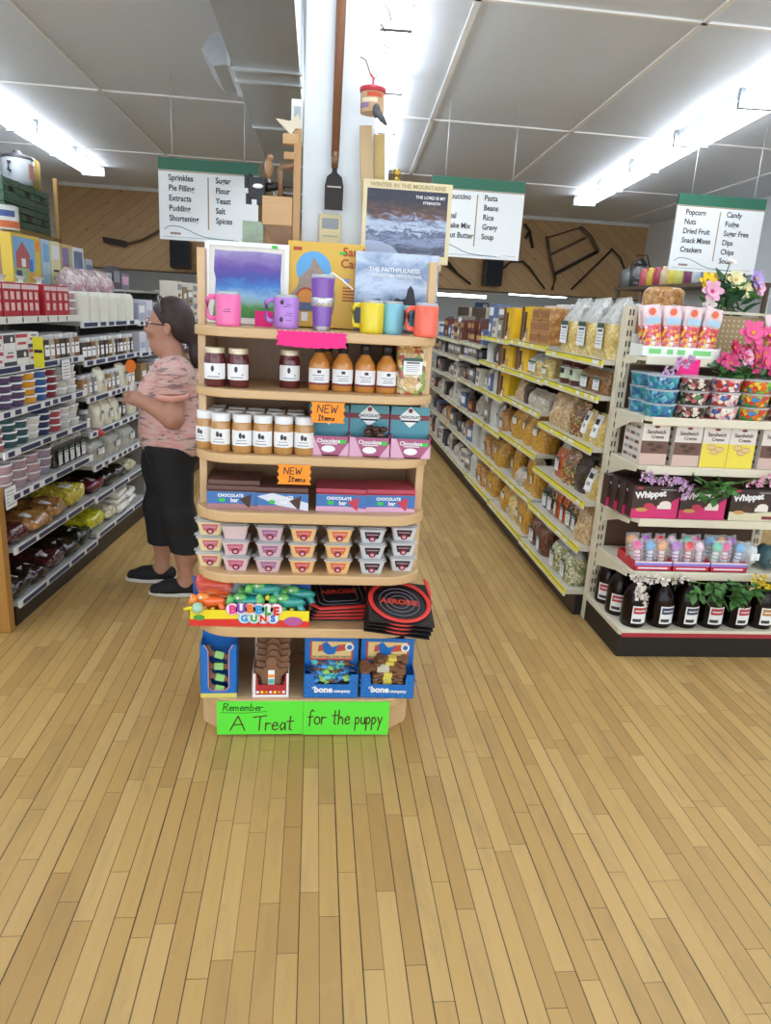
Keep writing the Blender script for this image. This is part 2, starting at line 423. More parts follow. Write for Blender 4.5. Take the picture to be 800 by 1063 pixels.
# sheet-metal duct
gal = NT('galvanised_sheet_metal'); nn = gal.noise(gal.mapping(gal.obj(), (1, .25, 1)), 2.6, 4, .6, 2.)
gal.set(Base_Color=gal.mix(nn, lin('#98a0a6'), lin('#bcc2c7')), Metallic=.25, Roughness=.42); gal = gal.m
d = thing('air_duct', 'galvanised rectangular air duct running along the ceiling towards the pine header', 'duct', (-.22, -1.5, 2.74))
db = MB().box(-.245, .10, .2, 13.9, 0, .40, gal); db.build('duct_run', d)
fm = M('bright_flange', '#c9ced1', .3, .8)
for y in (1.2, 2.9, 4.2, 5.80, 6.02, 7.12, 8.5, 10.2, 11.8, 13.2): MB().box(-.255, .11, y, y + .03, -.014, .41, fm).build('flange', d)
ob = MB().box(-.275, -.245, 5.80, 6.40, .0, .18, fm)
ob.prismy([(-.275, .015), (-.275, .165), (-.36, .15), (-.41, .07), (-.35, .005)][::-1], 5.84, 6.36, gal).build('side_outlet', d)
# square white column
structure(MB().box(-.065, .205, 3.0, 3.27, 0, ZC, M('column_paint', '#dfe8ef', .45, vary=.02)).build('column', bevel=.008))
# hanging department signs
green = M('sign_green', '#2e6b55', .5, vary=.04); gold = M('sign_gold_line', '#a98d62', .5); signw = M('sign_face', '#e9eef0', .45, vary=.015)
serif = M('sign_lettering', '#23262a', .6, vary=0); chain = M('pale_wire', '#cfd3d4', .4, .3)
def sign(x0, x1, y, z0, z1, left, right, label):
    w = x1 - x0; h = z1 - z0; t = thing('department_sign', label, 'sign', ((x0 + x1) / 2, y, z0), math.radians(-.4), 'hanging department signs')
    MB().box(-w / 2, w / 2, -.01, .01, 0, h - .085, signw).build('sign_board', t)
    MB().box(-w / 2, w / 2, -.014, .014, h - .085, h, green).build('green_header', t)
    tr = MB(); tr.patch(-w / 2 + .004, w / 2 - .004, h - .095, h - .088, -.0106, gold); tr.patch(-.008, .002, .09, h - .12, -.0106, gold)
    cur = [(-w * .45, .075), (-w * .41, .098), (-w * .36, .104), (-w * .28, .097), (-w * .2, .075), (-w * .12, .048), (-w * .04, .032), (w * .1, .024), (w * .25, .022)]
    tr.stroke(cur, .006, -.0107, M('sign_blue_grey', '#6c8794', .6)); tr.stroke([(-w * .46, .022), (w * .3, .02)], .003, -.0106, M('sign_blue_grey', '#6c8794'))
    tr.patch(w * .32, w * .46, .030, .033, -.0106, gold)
    tr.build('divider_line', t)
    lb = MB()
    for q in range(5): lb.patch(-w * .39 + q * .016, -w * .39 + q * .016 + .012, .04, .056, -.0112, M('sign_brown_mark', '#7a4a35', .6))
    lb.build('small_mark', t)
    for i, s in enumerate(left): text(s, .060, serif, t, (-w * .40, -.0112, h - .158 - i * .073), align='LEFT', sx=.86, bold=.0012)
    for i, s in enumerate(right): text(s, .060, serif, t, (w * .07, -.0112, h - .158 - i * .073), align='LEFT', sx=.86, bold=.0012)
    for s in (-1, 1): MB().tube([(s * w * .36, 0, h - .01), (s * w * .36, 0, ZC - z0 - (.118 if x0 > 2 and s < 0 else 0))], .0035, chain, 6).build('hanging_wire', t)
sign(-1.235, -.475, 6.2, 2.0, 2.59, ('Sprinkles', 'Pie Filling', 'Extracts', 'Pudding', 'Shortening'), ('Sugar', 'Flour', 'Yeast', 'Salt', 'Spices'), 'hanging white sign with green header listing sprinkles, pie filling, sugar and flour')
sign(.89, 1.65, 6.2, 2.01, 2.61, ('Cappuccino', 'Tea', 'Cereal', 'Pancake Mix', 'Peanut Butter'), ('Pasta', 'Beans', 'Rice', 'Gravy', 'Soup'), 'hanging white sign with green header listing pasta, beans, rice, gravy and soup')
sign(2.95, 3.71, 6.2, 2.02, 2.62, ('Popcorn', 'Nuts', 'Dried Fruit', 'Snack Mixes', 'Crackers'), ('Candy', 'Fudge', 'Sugar Free', 'Dips', 'Chips', 'Soda'), 'hanging white sign with green header listing popcorn, nuts, candy and fudge')
# antique tools on the header
iron = M('rusty_dark_iron', '#3a322c', .6, .3, vary=.25); oldwood = woodmat('old_grey_tool_wood', '#4f3f30', '#76604a', 'X', .6)
yt = YH - .062
def hung(name, label, cat, paths, rad=.018, m=iron):
    mb = MB()
    for p in paths: mb.tube([(x, yt, z) for x, z in p], rad, m, 6)
    return tag(mb.build(name), label, cat, 'antique tools on the pine header')
t = thing('bow_saw', 'antique wooden frame saw with double bars hung on pine header', 'saw', (0, 0, 0), 0, 'antique tools on the pine header')
for n, p, r, m in (('side_arm', [(3.76, 2.86), (3.86, 2.5), (3.98, 2.2), (3.95, 2.02)], .026, oldwood), ('side_arm', [(4.30, 3.04), (4.50, 2.9), (4.66, 2.68)], .034, oldwood), ('crossbar', [(3.86, 2.58), (4.42, 2.88)], .022, oldwood), ('saw_blade', [(3.95, 2.27), (4.66, 2.68)], .030, iron), ('tension_rod', [(3.78, 2.84), (4.31, 3.03)], .012, iron)):
    MB().tube([(x, yt, z) for x, z in p], r, m, 6).build(n, t)
hung('scythe', 'bent iron blade on a thin handle, hung above the pasta shelves beside the saw', 'scythe', [[(4.28, 2.05), (4.9, 2.72)], [(4.88, 2.74), (5.06, 2.6), (5.2, 2.36)]], .017)
hung('sickle', 'curved dark sickle with straight handle hung beneath the pasta sign corner', 'sickle', [[(3.06, 2.3), (3.2, 2.43), (3.4, 2.44), (3.5, 2.36)], [(3.5, 2.37), (3.82, 2.03)]], .017)
hung('iron_hook', 'short dark iron hook hung on pine header between sign and frame saw', 'hook', [[(3.36, 3.02), (3.46, 2.92), (3.54, 2.66)], [(3.46, 2.92), (3.4, 2.8)]], .025)
hung('ice_tongs', 'crossed dark iron tongs on pine header beside the black speaker', 'tongs', [[(1.95, 2.42), (2.55, 2.03)], [(2.0, 2.5), (2.3, 2.2)]], .02)
t = thing('grain_shovel', 'antique black scoop shovel hung sideways on the pine header above baking aisle', 'shovel', (0, 0, 0), 0, 'antique tools on the pine header')
MB().prismy([(-3.02, 2.26), (-2.95, 2.32), (-3.0, 2.36), (-3.36, 2.40), (-3.34, 2.31)], yt - .02, yt + .02, iron).build('scoop', t)
MB().tube([(-3.0, yt, 2.31), (-2.75, yt, 2.39), (-2.35, yt, 2.62)], .022, oldwood, 6).build('handle', t)
def speaker(x, z, label):
    t = thing('wall_speaker', label, 'speaker', (x, YH - .15, z), 0, 'black speakers on the header')
    MB().box(-.15, .15, -.12, .12, 0, .42, black).build('cabinet', t, bevel=.02)
    MB().box(-.13, .13, -.127, -.121, .03, .39, M('speaker_cloth', '#20242c', .8)).build('grille', t)
    MB().box(-.05, .05, .12, .15, .1, .3, iron).build('bracket', t)
speaker(-2.15, 1.99, 'black loudspeaker on the pine header under the sprinkles and flour sign')
speaker(2.88, 2.02, 'black loudspeaker on the pine header under the pasta and rice sign')
# back room: lights and notice
def backlight(x0, x1, y, z, label):
    t = thing('tube_light', label, 'light', ((x0 + x1) / 2, y, z), 0, 'back room lights'); w = (x1 - x0) / 2
    MB().box(-w, w, -.06, .06, .05, .11, fixm).build('housing', t); MB().box(-w + .03, w - .03, -.045, .045, 0, .05, tubes).build('diffuser', t, bevel=.01)
    for s in (-.7, .7): MB().tube([(s * w, 0, .1), (s * w, 0, ZC - z)], .006, steel, 6).build('rod', t)
backlight(-3.5, -1.9, 13.6, 1.97, 'lit tube light in the back room behind the baking aisle')
backlight(1.5, 3.12, 13.6, 1.84, 'lit tube light in the back room above the pasta aisle')
backlight(3.7, 4.9, 14.4, 1.95, 'lit tube light in the back room, the one farther from the column')
n = MB().box(3.52, 3.83, Y1 - .015, Y1 - .002, 1.55, 1.80, M('notice_blue', '#3d6fa8', .5)); n.patch(3.55, 3.68, 1.60, 1.70, Y1 - .0156, paper); n.patch(3.70, 3.80, 1.68, 1.77, Y1 - .0156, paper)
tag(n.build('notice'), 'small blue and white notice on the far back room wall', 'notice')
# ---------------------------------------------------------------- wooden display stand in front of the column
maple = woodmat('pale_maple_ply', '#d9b98c', '#c39a68', 'X', .38)
maplev = woodmat('pale_maple_upright', '#dcbd92', '#c7a071', 'Z', .38)
backw = woodmat('display_back_veneer', '#b3906f', '#96735a', 'Z', .5)
DX = .006
ds = thing('display_stand', 'pale wooden display stand with rounded shelves in front of the white column', 'display stand', (DX, 0, 0))
SH = dict(a=(1.461, 1.492), b=(1.266, 1.294), c=(1.046, 1.076), d=(.838, .875), e=(.614, .647), f=(.405, .442), g=(.115, .152))
HW = .408; YF = 2.42; YB = 2.795
outline = [(-HW, YB), (-HW, YF + .15)] + [(-HW + .145 - .145 * math.cos(math.radians(a)), YF + .13 - .13 * math.sin(math.radians(a))) for a in range(10, 91, 10)] + \
          [(HW - .145 + .145 * math.sin(math.radians(a)), YF + .13 - .13 * math.cos(math.radians(a))) for a in range(0, 81, 10)] + [(HW, YF + .15), (HW, YB)]
for k in 'abcdefg': MB().prism(outline, *SH[k], maple).build('shelf', ds, bevel=.004)
for s in (-1, 1): MB().box(s * .384 - .013, s * .384 + .013, YF + .115, YB + .02, .0, 1.46, maplev).box(s * .384 - .013, s * .384 + .013, YF + .115, YF + .165, 1.46, 1.735, maplev).build('side_panel', ds, bevel=.003)
MB().box(-.37, .37, YB, YB + .018, .10, 1.70, backw).build('back_panel', ds)
pl = [(-.39, YB), (-.39, 2.52), (-.30, 2.445), (.30, 2.445), (.39, 2.52), (.39, YB)]
MB().prism(pl, 0, .115, maplev).build('plinth', ds, bevel=.003)
# plain cabinet right behind it that carries the antiques
bc = thing('back_cabinet', 'plain wooden cabinet standing hidden between display stand and column, carrying antiques', 'cabinet', (.03, 2.9, 0))
MB().box(-.42, .42, -.083, .093, 0, 1.72, maplev).build('carcass', bc); MB().box(-.43, .43, -.083, .095, 1.72, 1.745, maple).build('top', bc)
ZT = 1.7455
zt = {k: v[1] + .0006 for k, v in SH.items()}
def lean(o, ang): o.rotation_euler = (math.radians(ang), o.rotation_euler.y, o.rotation_euler.z)

# --- top shelf: pictures and boxed games leaning at the back
t = thing('watercolor_painting', 'watercolour in purple, blue and green in a white frame on the display top', 'painting', (-.245, 2.70, zt['a'] + .002)); lean(t, -6)
MB().box(-.142, .142, 0, .012, 0, .275, M('picture_backing', '#e6e4df', .7)).build('mat_board', t)
fr = MB()
for a in ((-.146, .146, 0, .016), (-.146, .146, .262, .278)): fr.box(a[0], a[1], -.008, .012, a[2], a[3], white)
for s in (-1, 1): fr.box(s * .138 - .008, s * .138 + .008, -.008, .012, .016, .262, white)
fr.build('frame', t)
wc = NT('watercolour_wash'); gx, gy, gz = wc.xyz(wc.gen()); nz = wc.noise(wc.mapping(wc.obj(), (14, 1, 22)), 1.2, 4, .6, 1.)
f = wc.math('ADD', gz, wc.math('MULTIPLY', wc.math('SUBTRACT', nz, .5), .3))
wc.set(Base_Color=wc.ramp(f, [(0, '#4a8f4a'), (.14, '#5b9a52'), (.24, '#8fb9b8'), (.34, '#8dbbe0'), (.48, '#4f86cf'), (.62, '#4b58a8'), (.74, '#6a55a6'), (.9, '#8c7bb9'), (1, '#a79bc8')]), Roughness=.7)
wv = [(-.118, .022), (.118, .022), (.12, .09), (.117, .16), (.12, .246), (.04, .25), (-.06, .247), (-.112, .25), (-.115, .18), (-.108, .15), (-.113, .08)]
MB().polyf(wv, -.001, wc.m).build('painted_wash', t)
MB().patch(.085, .105, .262, .272, -.0085, M('green_sticker', '#37c24a', .5)).build('price_sticker', t)
# yellow boxed puzzle with a round picture
t = thing('puzzle_box', 'yellow puzzle box with a round castle picture and red lettering on the display', 'box', (.033, 2.715, zt['a'] + .0045)); lean(t, -5)
yel = M('warm_yellow_card', '#d9b04a', .45, vary=.06); rd = M('brick_red_print', '#a8432a', .5)
bx = MB().box(-.137, .137, 0, .045, 0, .294, yel)
sky = M('picture_sky_blue', '#5fa6dc', .5, vary=.2, vscale=14); sand = M('castle_grey_sand', '#9a8a80', .6, vary=.35, vscale=60); tanp = M('tan_sand_print', '#c39a58', .5, vary=.2)
bx.disc(-.045, .20, .062, -.0006, sky, 28)
bx.polyf([(-.115, .06), (.03, .05), (.035, .12), (.02, .16), (-.02, .205), (-.045, .243), (-.06, .205), (-.095, .17), (-.10, .14), (-.125, .11)], -.001, sand)
bx.disc(-.07, .105, .03, -.0014, M('print_orange', '#d18a3a', .5)); bx.patch(-.10, -.04, .055, .085, -.0015, M('print_slate', '#55637f', .5)); bx.ringf(-.07, .10, .03, .037, -.0017, rd, 20, 0, 180)
bx.patch(-.085, -.062, .02, .05, -.0018, paper); bx.patch(-.118, -.088, .262, .274, -.0007, rd)
bx.patch(.045, .07, .255, .265, -.0007, M('green_sticker', '#37c24a'))
for i in range(5): bx.patch(.06, .115, .14 - i * .011, .145 - i * .011, -.0007, rd)
bx.patch(.065, .085, .16, .175, -.0008, M('print_lilac', '#8c8fc0', .5))
bx.build('carton', t, bevel=.002)
text('Sand', .042, rd, t, (.057, -.0012, .252), align='LEFT', bold=.0008); text('Castles', .042, rd, t, (.050, -.0012, .212), align='LEFT', bold=.0008)
# blue landscape book
def mountain_art(name, low, mid, top, sc=9.):
    if name in MATS: return MATS[name]
    m = NT(name); gx, gy, gz = m.xyz(m.gen()); n = m.noise(m.mapping(m.obj(), (sc, sc, sc * 1.6)), 1., 6, .65, .8)
    f = m.math('ADD', gz, m.math('MULTIPLY', m.math('SUBTRACT', n, .5), .75))
    m.set(Base_Color=m.ramp(f, [(0, low), (.28, low), (.42, mid), (.6, top), (.8, mid), (1, top)]), Roughness=.3); MATS[name] = m.m; return m.m
t = thing('picture_book', 'blue-grey mountain book with a dark rider on its cover, beside the yellow box', 'book', (.283, 2.665, zt['a'] + .003)); lean(t, -6)
bk = MB().box(-.148, .148, 0, .022, 0, .272, M('book_pages', '#dcd8cf', .7)); bk.patch(-.148, .148, 0, .272, -.0006, mountain_art('rider_cover', '#39424f', '#7f93b6', '#c3d3ea'))
dkp = M('cover_silhouette', '#2a2d38', .5, vary=.15)
bk.polyf([(-.148, .09), (-.06, .115), (-.03, .085), (.02, .10), (.148, .06), (.148, 0), (-.148, 0)], -.0012, M('cover_slate', '#4d5668', .5, vary=.3, vscale=20))
bk.polyf([(-.02, .09), (.0, .12), (.02, .115), (.035, .12), (.04, .15), (.05, .165), (.062, .15), (.07, .11), (.075, .05), (.0, .05)], -.0018, dkp)
bk.disc(.122, .238, .017, -.0014, M('green_sticker', '#37c24a'), 14, .010); bk.build('cover', t, bevel=.0015)
text('THE FAITHFULNESS', .021, paper, t, (-.01, -.0016, .207), bold=.0004); text('MOUNTAIN DEVOTIONAL', .015, paper, t, (.0, -.0016, .19), bold=.0003)
# cream-bordered winter picture standing on the cabinet behind
t = thing('wall_calendar', 'cream-bordered picture of a snowy rushing creek standing above the blue book', 'picture', (.325, 2.853, ZT + .001)); lean(t, -2)
cr = M('cream_border', '#dccfa9', .55, vary=.04)
cal = MB().box(-.165, .165, 0, .012, 0, .282, cr)
wm = NT('snowy_creek_print'); gx, gy, gz = wm.xyz(wm.gen()); n1 = wm.noise(wm.mapping(wm.obj(), (16, 1, 40)), 1., 5, .65, 1.5)
f = wm.math('ADD', gz, wm.math('MULTIPLY', wm.math('SUBTRACT', n1, .5), .55))
low = wm.ramp(f, [(0, '#6d7792'), (.15, '#3a3f55'), (.27, '#8794b4'), (.36, '#4b5671'), (.44, '#b7c4dd'), (.53, '#7c8cab'), (.58, '#6a4a3a'), (.66, '#463b40'), (.8, '#2c2f3d'), (1, '#363c52')])
wm.set(Base_Color=low, Roughness=.3); cal.patch(-.150, .150, .028, .252, -.0006, wm.m)
cal.polyf([(-.15, .028), (-.02, .028), (-.05, .055), (-.10, .07), (-.15, .072)], -.0011, M('snow_blue', '#a7b4d0', .6))
cal.build('print_sheet', t)
text('WINTER IN THE MOUNTAINS', .021, M('border_lettering', '#a59668', .6), t, (.0, -.001, .259), bold=.0003)
text('THE LORD IS MY', .015, paper, t, (.085, -.0012, .226), bold=.0002); text('STRENGTH', .013, paper, t, (.09, -.0012, .208), bold=.0002)
# mugs
def mug(color, label, loc, side, r=.041, h=.105, squarelid=True):
    t = thing('travel_mug', label, 'mug', loc); m = M('mug_' + color[1:], color, .35, vary=.03, coat=.3)
    MB().lathe([(r * .93, 0), (r * .97, .003), (r, .012), (r, h * .93), (r * .97, h * .95), (r * .9, h * .95)], m, 26).build('body', t)
    MB().lathe([(r * .9, h * .945), (r * .92, h), (r * .86, h + .004), (r * .5, h + .003), (0, h + .004)], M('clear_grey_lid', '#aeb4ba', .15, coat=.5), 24).build('lid', t)
    p = [(side * (r - .004), 0, h * .86), (side * (r + .018), 0, h * .86), (side * (r + .026), 0, h * .78), (side * (r + .026), 0, h * .3), (side * (r + .018), 0, h * .22), (side * (r - .004), 0, h * .22)]
    MB().tube(p, .0055, m, 8, flat=1.5).build('handle', t)
    return t
a = zt['a']
t = mug('#ee6fae', 'hot pink travel mug in front of the watercolour painting', (-.286, 2.50, a), -1)
MB().at((0, -.0415, 0)).patch(-.012, .012, .045, .047, 0, ink).patch(-.008, .01, .052, .054, 0, ink).build('engraving', t)
t = mug('#b481d6', 'lilac travel mug with dark birds, before the yellow puzzle box', (-.098, 2.55, a), -1, .042)
e = MB()
for x, z in ((-.014, .085), (-.016, .03)): e.ball((x, -.0405, z), (.006, .003, .008), M('bird_print', '#4a2d50', .5), 8, 6)
e.at((0, -.0425, 0))
for i, (x0, x1, z) in enumerate(((.0, .018, .078), (-.01, .016, .07), (0, .02, .05), (-.008, .02, .042), (.0, .018, .027))): e.patch(x0, x1, z, z + .0016, 0, M('bird_print', '#4a2d50'))
e.build('bird_print', t)
mug('#e3cf27', 'yellow travel mug next to the light blue one', (.190, 2.535, a), -1, .040)
mug('#7cc3d8', 'light blue travel mug, its handle towards the coral mug', (.262, 2.56, a), 1, .038)
mug('#ee6a54', 'coral red travel mug at the pasta-side end of the display top', (.369, 2.485, a), -1, .040)
t = thing('tumbler', 'tall purple tumbler with silver lace band in front of the yellow puzzle box', 'tumbler', (.021, 2.55, a))
pu = M('purple_tumbler', '#7d4fb0', .3, vary=.04, coat=.4)
MB().lathe([(.030, 0), (.0305, .01), (.036, .11), (.040, .165), (.041, .17), (.036, .171)], pu, 26).build('body', t)
MB().lathe([(.0300, .0), (.0312, .014)], steel, 24, cap=False).build('base_ring', t)
MB().lathe([(.039, .168), (.041, .174), (.038, .181), (.0, .182)], M('clear_grey_lid', '#aeb4ba'), 24).build('lid', t)
bd = NT('silver_lace'); vv = bd.vor(bd.obj(), 190, 'DISTANCE_TO_EDGE', 'Distance'); bd.set(Base_Color=bd.ramp(vv, [(.1, '#e1e2e6'), (.3, '#6b6a78')]), Metallic=.6, Roughness=.35)
MB().lathe([(.0355, .078), (.0385, .081), (.0395, .103), (.0375, .107)], bd.m, 26, cap=False).build('lace_band', t)
MB().tube([(.02, -.01, .18), (.03, -.012, .189), (.062, -.02, .168), (.10, -.028, .139)], .0028, M('white_straw', '#eef0ec', .3), 8).build('straw', t)
t = MB().box(-.031, .031, -.001, .001, 0, .052, M('neon_pink_card', '#f01f86', .6, vary=.03)).build('price_card', loc=(-.178, 2.615, a)); tag(t, 'small hot pink price card standing behind the lilac mug', 'price card'); lean(t, -8)
# zigzag cards hung on shelf edges
def zigcard(name, label, x0, x1, z0, z1, col, lines=(), bow=0.):
    t = thing(name, label, 'price card', ((x0 + x1) / 2, YF - .004, z0)); w = (x1 - x0) / 2; h = z1 - z0; pts = []
    n = max(4, int(h / .011))
    zz = [i / n for i in range(n + 1)]
    bowed = lambda x: -bow * (1 - (x / w) ** 2) if bow else 0
    pts += [(-w + (.007 if i % 2 else 0), h * q) for i, q in enumerate(zz)][::-1]
    k = 14
    pts += [(-w + 2 * w * i / k, bowed(-w + 2 * w * i / k) + (.003 if bow and i % 2 else 0)) for i in range(1, k)]
    pts += [(w - (.007 if i % 2 else 0), h * q) for i, q in enumerate(zz)]
    if bow: pts += [(w - 2 * w * i / 24, h - (.004 if i % 2 else 0)) for i in range(1, 24)]
    mb = MB().prismy(pts, -.0015, 0, col); mb.build('card', t)
    if lines:
        l = MB()
        for body, x, z, sz in lines: handwrite(l, body, x, z, sz, .0032, -.0022, ink, .1)
        l.build('handwriting', t)
    return t
npk = M('neon_pink_card', '#f01f86'); nor = M('neon_orange_card', '#ff9420', .6, vary=.03)
zigcard('price_card', 'wide hot pink zigzag-edged card hanging under the purple tumbler', -.125, .105, 1.444, 1.493, npk, bow=.006)
zigcard('new_item_card', 'orange handwritten card hanging below the dressing bottles', -.008, .107, 1.198, 1.266, nor, (('NEW', -.036, .034, .025), ('Items', -.03, .008, .017)))
zigcard('new_item_card', 'orange handwritten card hanging below the peanut butter jars', -.115, .001, .982, 1.050, nor, (('NEW', -.036, .036, .022), ('Items', -.018, .010, .018)))

# --- second shelf: preserves, dressings
def jar(body, lid, r=.036, h=.128, lidh=.018, art=True, nm='preserve_jar', cat='jar'):
    def mk():
        t = thing(nm, None, cat); g = M('jar_' + body[1:], body, .18, vary=.3, vscale=40, coat=.6)
        MB().lathe([(r * .92, 0), (r, .006), (r, h * .68), (r * .95, h * .76), (r * .84, h * .84), (r * .84, h - lidh)], g, 24).build('glass_body', t)
        MB().lathe([(r * .9, h - lidh), (r * .91, h - .002), (r * .88, h), (0, h)], M('lid_' + lid[1:], lid, .35, .3 if lid != '#e9ecee' else 0), 24).build('lid', t)
        lb = MB().lathe([(r + .0007, h * .20), (r + .0007, h * .60)], paper, 12, a0=-160, a1=-20, cap=False)
        if art:
            for k in ((-.0035, .0045) if nm[0] == 'p' and nm[1] == 'e' else (-.003,)): lb.ball((k * 1.25, -r, h * (.47 if k < 0 else .45)), (.0058, .0016, .0105 if k < 0 else .008), M('label_dark_art', '#3d3a42', .6), 10, 6)
            if nm[:2] == 'pr': lb.ball((.016, -r * .91, h * .34), (.003, .0012, .003), M('label_red_dot', '#a8433a', .6), 8, 5)
            else: lb.lathe([(r + .0012, h * .33), (r + .0012, h * .35)], M('label_grey_print', '#8d8f98', .6), 6, a0=-118, a1=-66, cap=False)
            lb.lathe([(r + .0012, h * .25), (r + .0012, h * .275)], M('label_grey_print', '#8d8f98', .6), 6, a0=-125, a1=-60, cap=False)
        lb.build('label', t)
        return t
    return Kind(mk)
jam = jar('#5c2024', '#d9cfb2'); b = zt['b']
jam.put((-.330, 2.50, b), .0, 'red preserve jar with cream lid, closest to the stand\'s side panel on second shelf', 'jars of red preserve')
jam.put((-.2535, 2.50, b), .0, 'red preserve jar with cream lid, touching the one by the side panel', 'jars of red preserve')
o = jam.put((-.085, 2.555, b), .1, 'dark red preserve jar standing alone below the pink zigzag card', 'jars of red preserve')
def dressing():
    t = thing('dressing_bottle', None, 'bottle'); r = .038
    MB().lathe([(r * .9, 0), (r, .006), (r, .085), (r * .93, .105), (r * .62, .125), (r * .42, .137), (r * .40, .150)], M('creamy_orange_dressing', '#c8873f', .2, vary=.1, coat=.6), 24).build('glass_body', t)
    MB().lathe([(r * .46, .140), (r * .47, .152), (r * .50, .153), (r * .50, .176), (r * .45, .178), (0, .178)], black, 20).build('cap', t)
    lb = MB().lathe([(r + .0007, .030), (r + .0007, .083)], paper, 12, a0=-160, a1=-20, cap=False)
    lb.lathe([(r + .0008, .022), (r + .0008, .030)], M('label_maroon', '#7a2f35', .5), 12, a0=-160, a1=-20, cap=False)
    for z, a0, a1 in ((.056, -125, -60), (.047, -115, -65), (.039, -120, -62)): lb.lathe([(r + .0012, z), (r + .0012, z + .003)], M('label_grey_print', '#8d8f98'), 6, a0=a0, a1=a1, cap=False)
    lb.lathe([(r + .0012, .066), (r + .0012, .077)], M('label_dark_art', '#3d3a42'), 4, a0=-100, a1=-80, cap=False)
    lb.build('label', t); return t
def dressing_s():
    t = dressing()
    for c in kids(t): c.data.transform(Matrix.Diagonal((.96, .96, .90, 1)))
    return t
K = Kind(dressing_s)
for i, x in enumerate((.017, .097, .174, .248)):
    K.put((x, 2.525, b), .05 * i, f'orange dressing bottle with black cap, {["first", "second", "third", "fourth"][i]} from the lone preserve jar, front row', 'bottles of orange dressing')
for i, x in enumerate((.045, .262)):
    K.put((x, 2.615, b), .2, f'orange dressing bottle in back row behind the {["first", "fourth"][i]} bottle', 'bottles of orange dressing')
# bags: one generator for all filled bags
def bag_rows(w, d, h, seed, top='pinch', nr=15, nc=26, lump=.012):
    rows = []
    for j in range(nr):
        q = j / (nr - 1); z = h * q
        if top == 'pinch':
            if q < .72: a = .5 * w * (.92 + .08 * math.sin(PI * min(1, q * 2.2))); bb = .5 * d * (.9 + .12 * math.sin(PI * q / .72))
            elif q < .86: s = (q - .72) / .14; a = .5 * w * (.9 - .78 * s); bb = .5 * d * (.85 - .72 * s)
            else: s = (q - .86) / .14; a = .5 * w * (.12 + .33 * s); bb = .5 * d * (.13 + .22 * s)
        elif top == 'flat':
            s = max(0, (q - .55) / .45); a = .5 * w * (.95 + .05 * math.sin(PI * q)); bb = .5 * d * (.92 + .1 * math.sin(PI * min(1, q * 1.5))) * (1 - s ** 1.6 * .93)
        else:  # block: folded shut like a brick
            s = max(0, (q - .9) / .1); a = .5 * w * (1 - .06 * s); bb = .5 * d * (1 - .35 * s)
        e = 2.0 / 3.4 if q < .8 else 2.0 / 2.3
        r = []
        for i in range(nc):
            t = 2 * PI * i / nc; c, s_ = math.cos(t), math.sin(t)
            x = a * math.copysign(abs(c) ** e, c); y = bb * math.copysign(abs(s_) ** e, s_)
            n = noise.noise(Vector((x * 13 + seed * 3.1, y * 13, z * 13 + seed))) + .5 * noise.noise(Vector((x * 34, y * 34 + seed, z * 34)))
            k = 0 if j == 0 else lump * n
            L = math.hypot(x, y) or 1; r.append((x + x / L * k, y + y / L * k, z + (.3 * k if j else 0)))
        rows.append(r)
    return rows
def bag(content, w=.2, d=.12, h=.28, top='pinch', fill=.72, seed=1, nm='food_bag', cat='bag', lab=True, labc=None, film=None, lump=.012, lw=.6, lz=(.2, .55)):
    def mk():
        t = thing(nm, None, cat); rows = bag_rows(w, d, h, seed, top, lump=lump); k = max(2, int(fill * (len(rows) - 1)))
        mb = MB().grid(rows[:k + 1], content); mb.add(rows[0], [tuple(range(len(rows[0])))[::-1]], content)
        mb.build('filled_bag', t)
        if k < len(rows) - 1:
            m2 = MB().grid(rows[k:], film or whitefilm); m2.add(rows[-1], [tuple(range(len(rows[0])))], film or whitefilm); m2.build('gathered_top', t)
        else:
            t2 = MB().add(rows[-1], [tuple(range(len(rows[0])))], content).build('top_fold', t)
        if lab:
            f = [];
            for z in (lz[0], (lz[0] * 2 + lz[1]) / 3, (lz[0] + lz[1] * 2) / 3, lz[1]):
                j = min(int(z * (len(rows) - 1)), len(rows) - 2); u = z * (len(rows) - 1) - j; r0, r1 = rows[j], rows[j + 1]; line = []
                nc = len(r0); sel = [i for i in range(nc) if r0[i][1] < 0 and abs(r0[i][0]) < w * lw / 2]
                sel.sort(key=lambda i: r0[i][0])
                ym = min(r0[i][1] for i in sel)
                for i in range(4):
                    x = -w * lw / 2 + w * lw * i / 3; line.append((x, ym - .004, h * z))
                f.append(line)
            lb = MB().grid(f, labc or paper, False, closed=False)
            z0, z1 = h * lz[0], h * lz[1]; yy = min(p[1] for l in f for p in l) - .0008
            for l in f:
                for i, p in enumerate(l): pass
            lb = MB().add([(p[0], yy, p[2]) for l in f for p in l], [(j * 4 + i, j * 4 + i + 1, j * 4 + i + 5, j * 4 + i + 4) for j in range(3) for i in range(3)], labc or paper)
            hw = w * lw / 2; hz = z1 - z0
            lb.patch(-hw, hw, z1 - hz * .2, z1, yy - .0008, M('label_deep_green', '#35574d', .5)); lb.patch(-hw * .7, hw * .7, z1 - hz * .34, z1 - hz * .26, yy - .0008, ink)
            for q in range(4): lb.patch(-hw * .75, hw * (.75 - .15 * (q % 2)), z1 - hz * (.47 + q * .12), z1 - hz * (.44 + q * .12), yy - .0008, M('label_grey_print', '#8d8f98'))
            lb.build('label', t)
        return t
    return Kind(mk)
mix = food('trail_mix_pieces', ['#dcc79c', '#e6d7b4', '#c9a06a', '#b95a48', '#efe2c4', '#d8bf92', '#e0b86a', '#8a5a3c', '#93a85c'], 62)
bag(mix, .105, .07, .165, 'flat', 1., 4, 'trail_mix_bag', labc=paper, lw=.62, lz=(.42, .76), lump=.006).put((.333, 2.53, b), .05, 'clear bag of colourful trail mix beside the last dressing bottle')

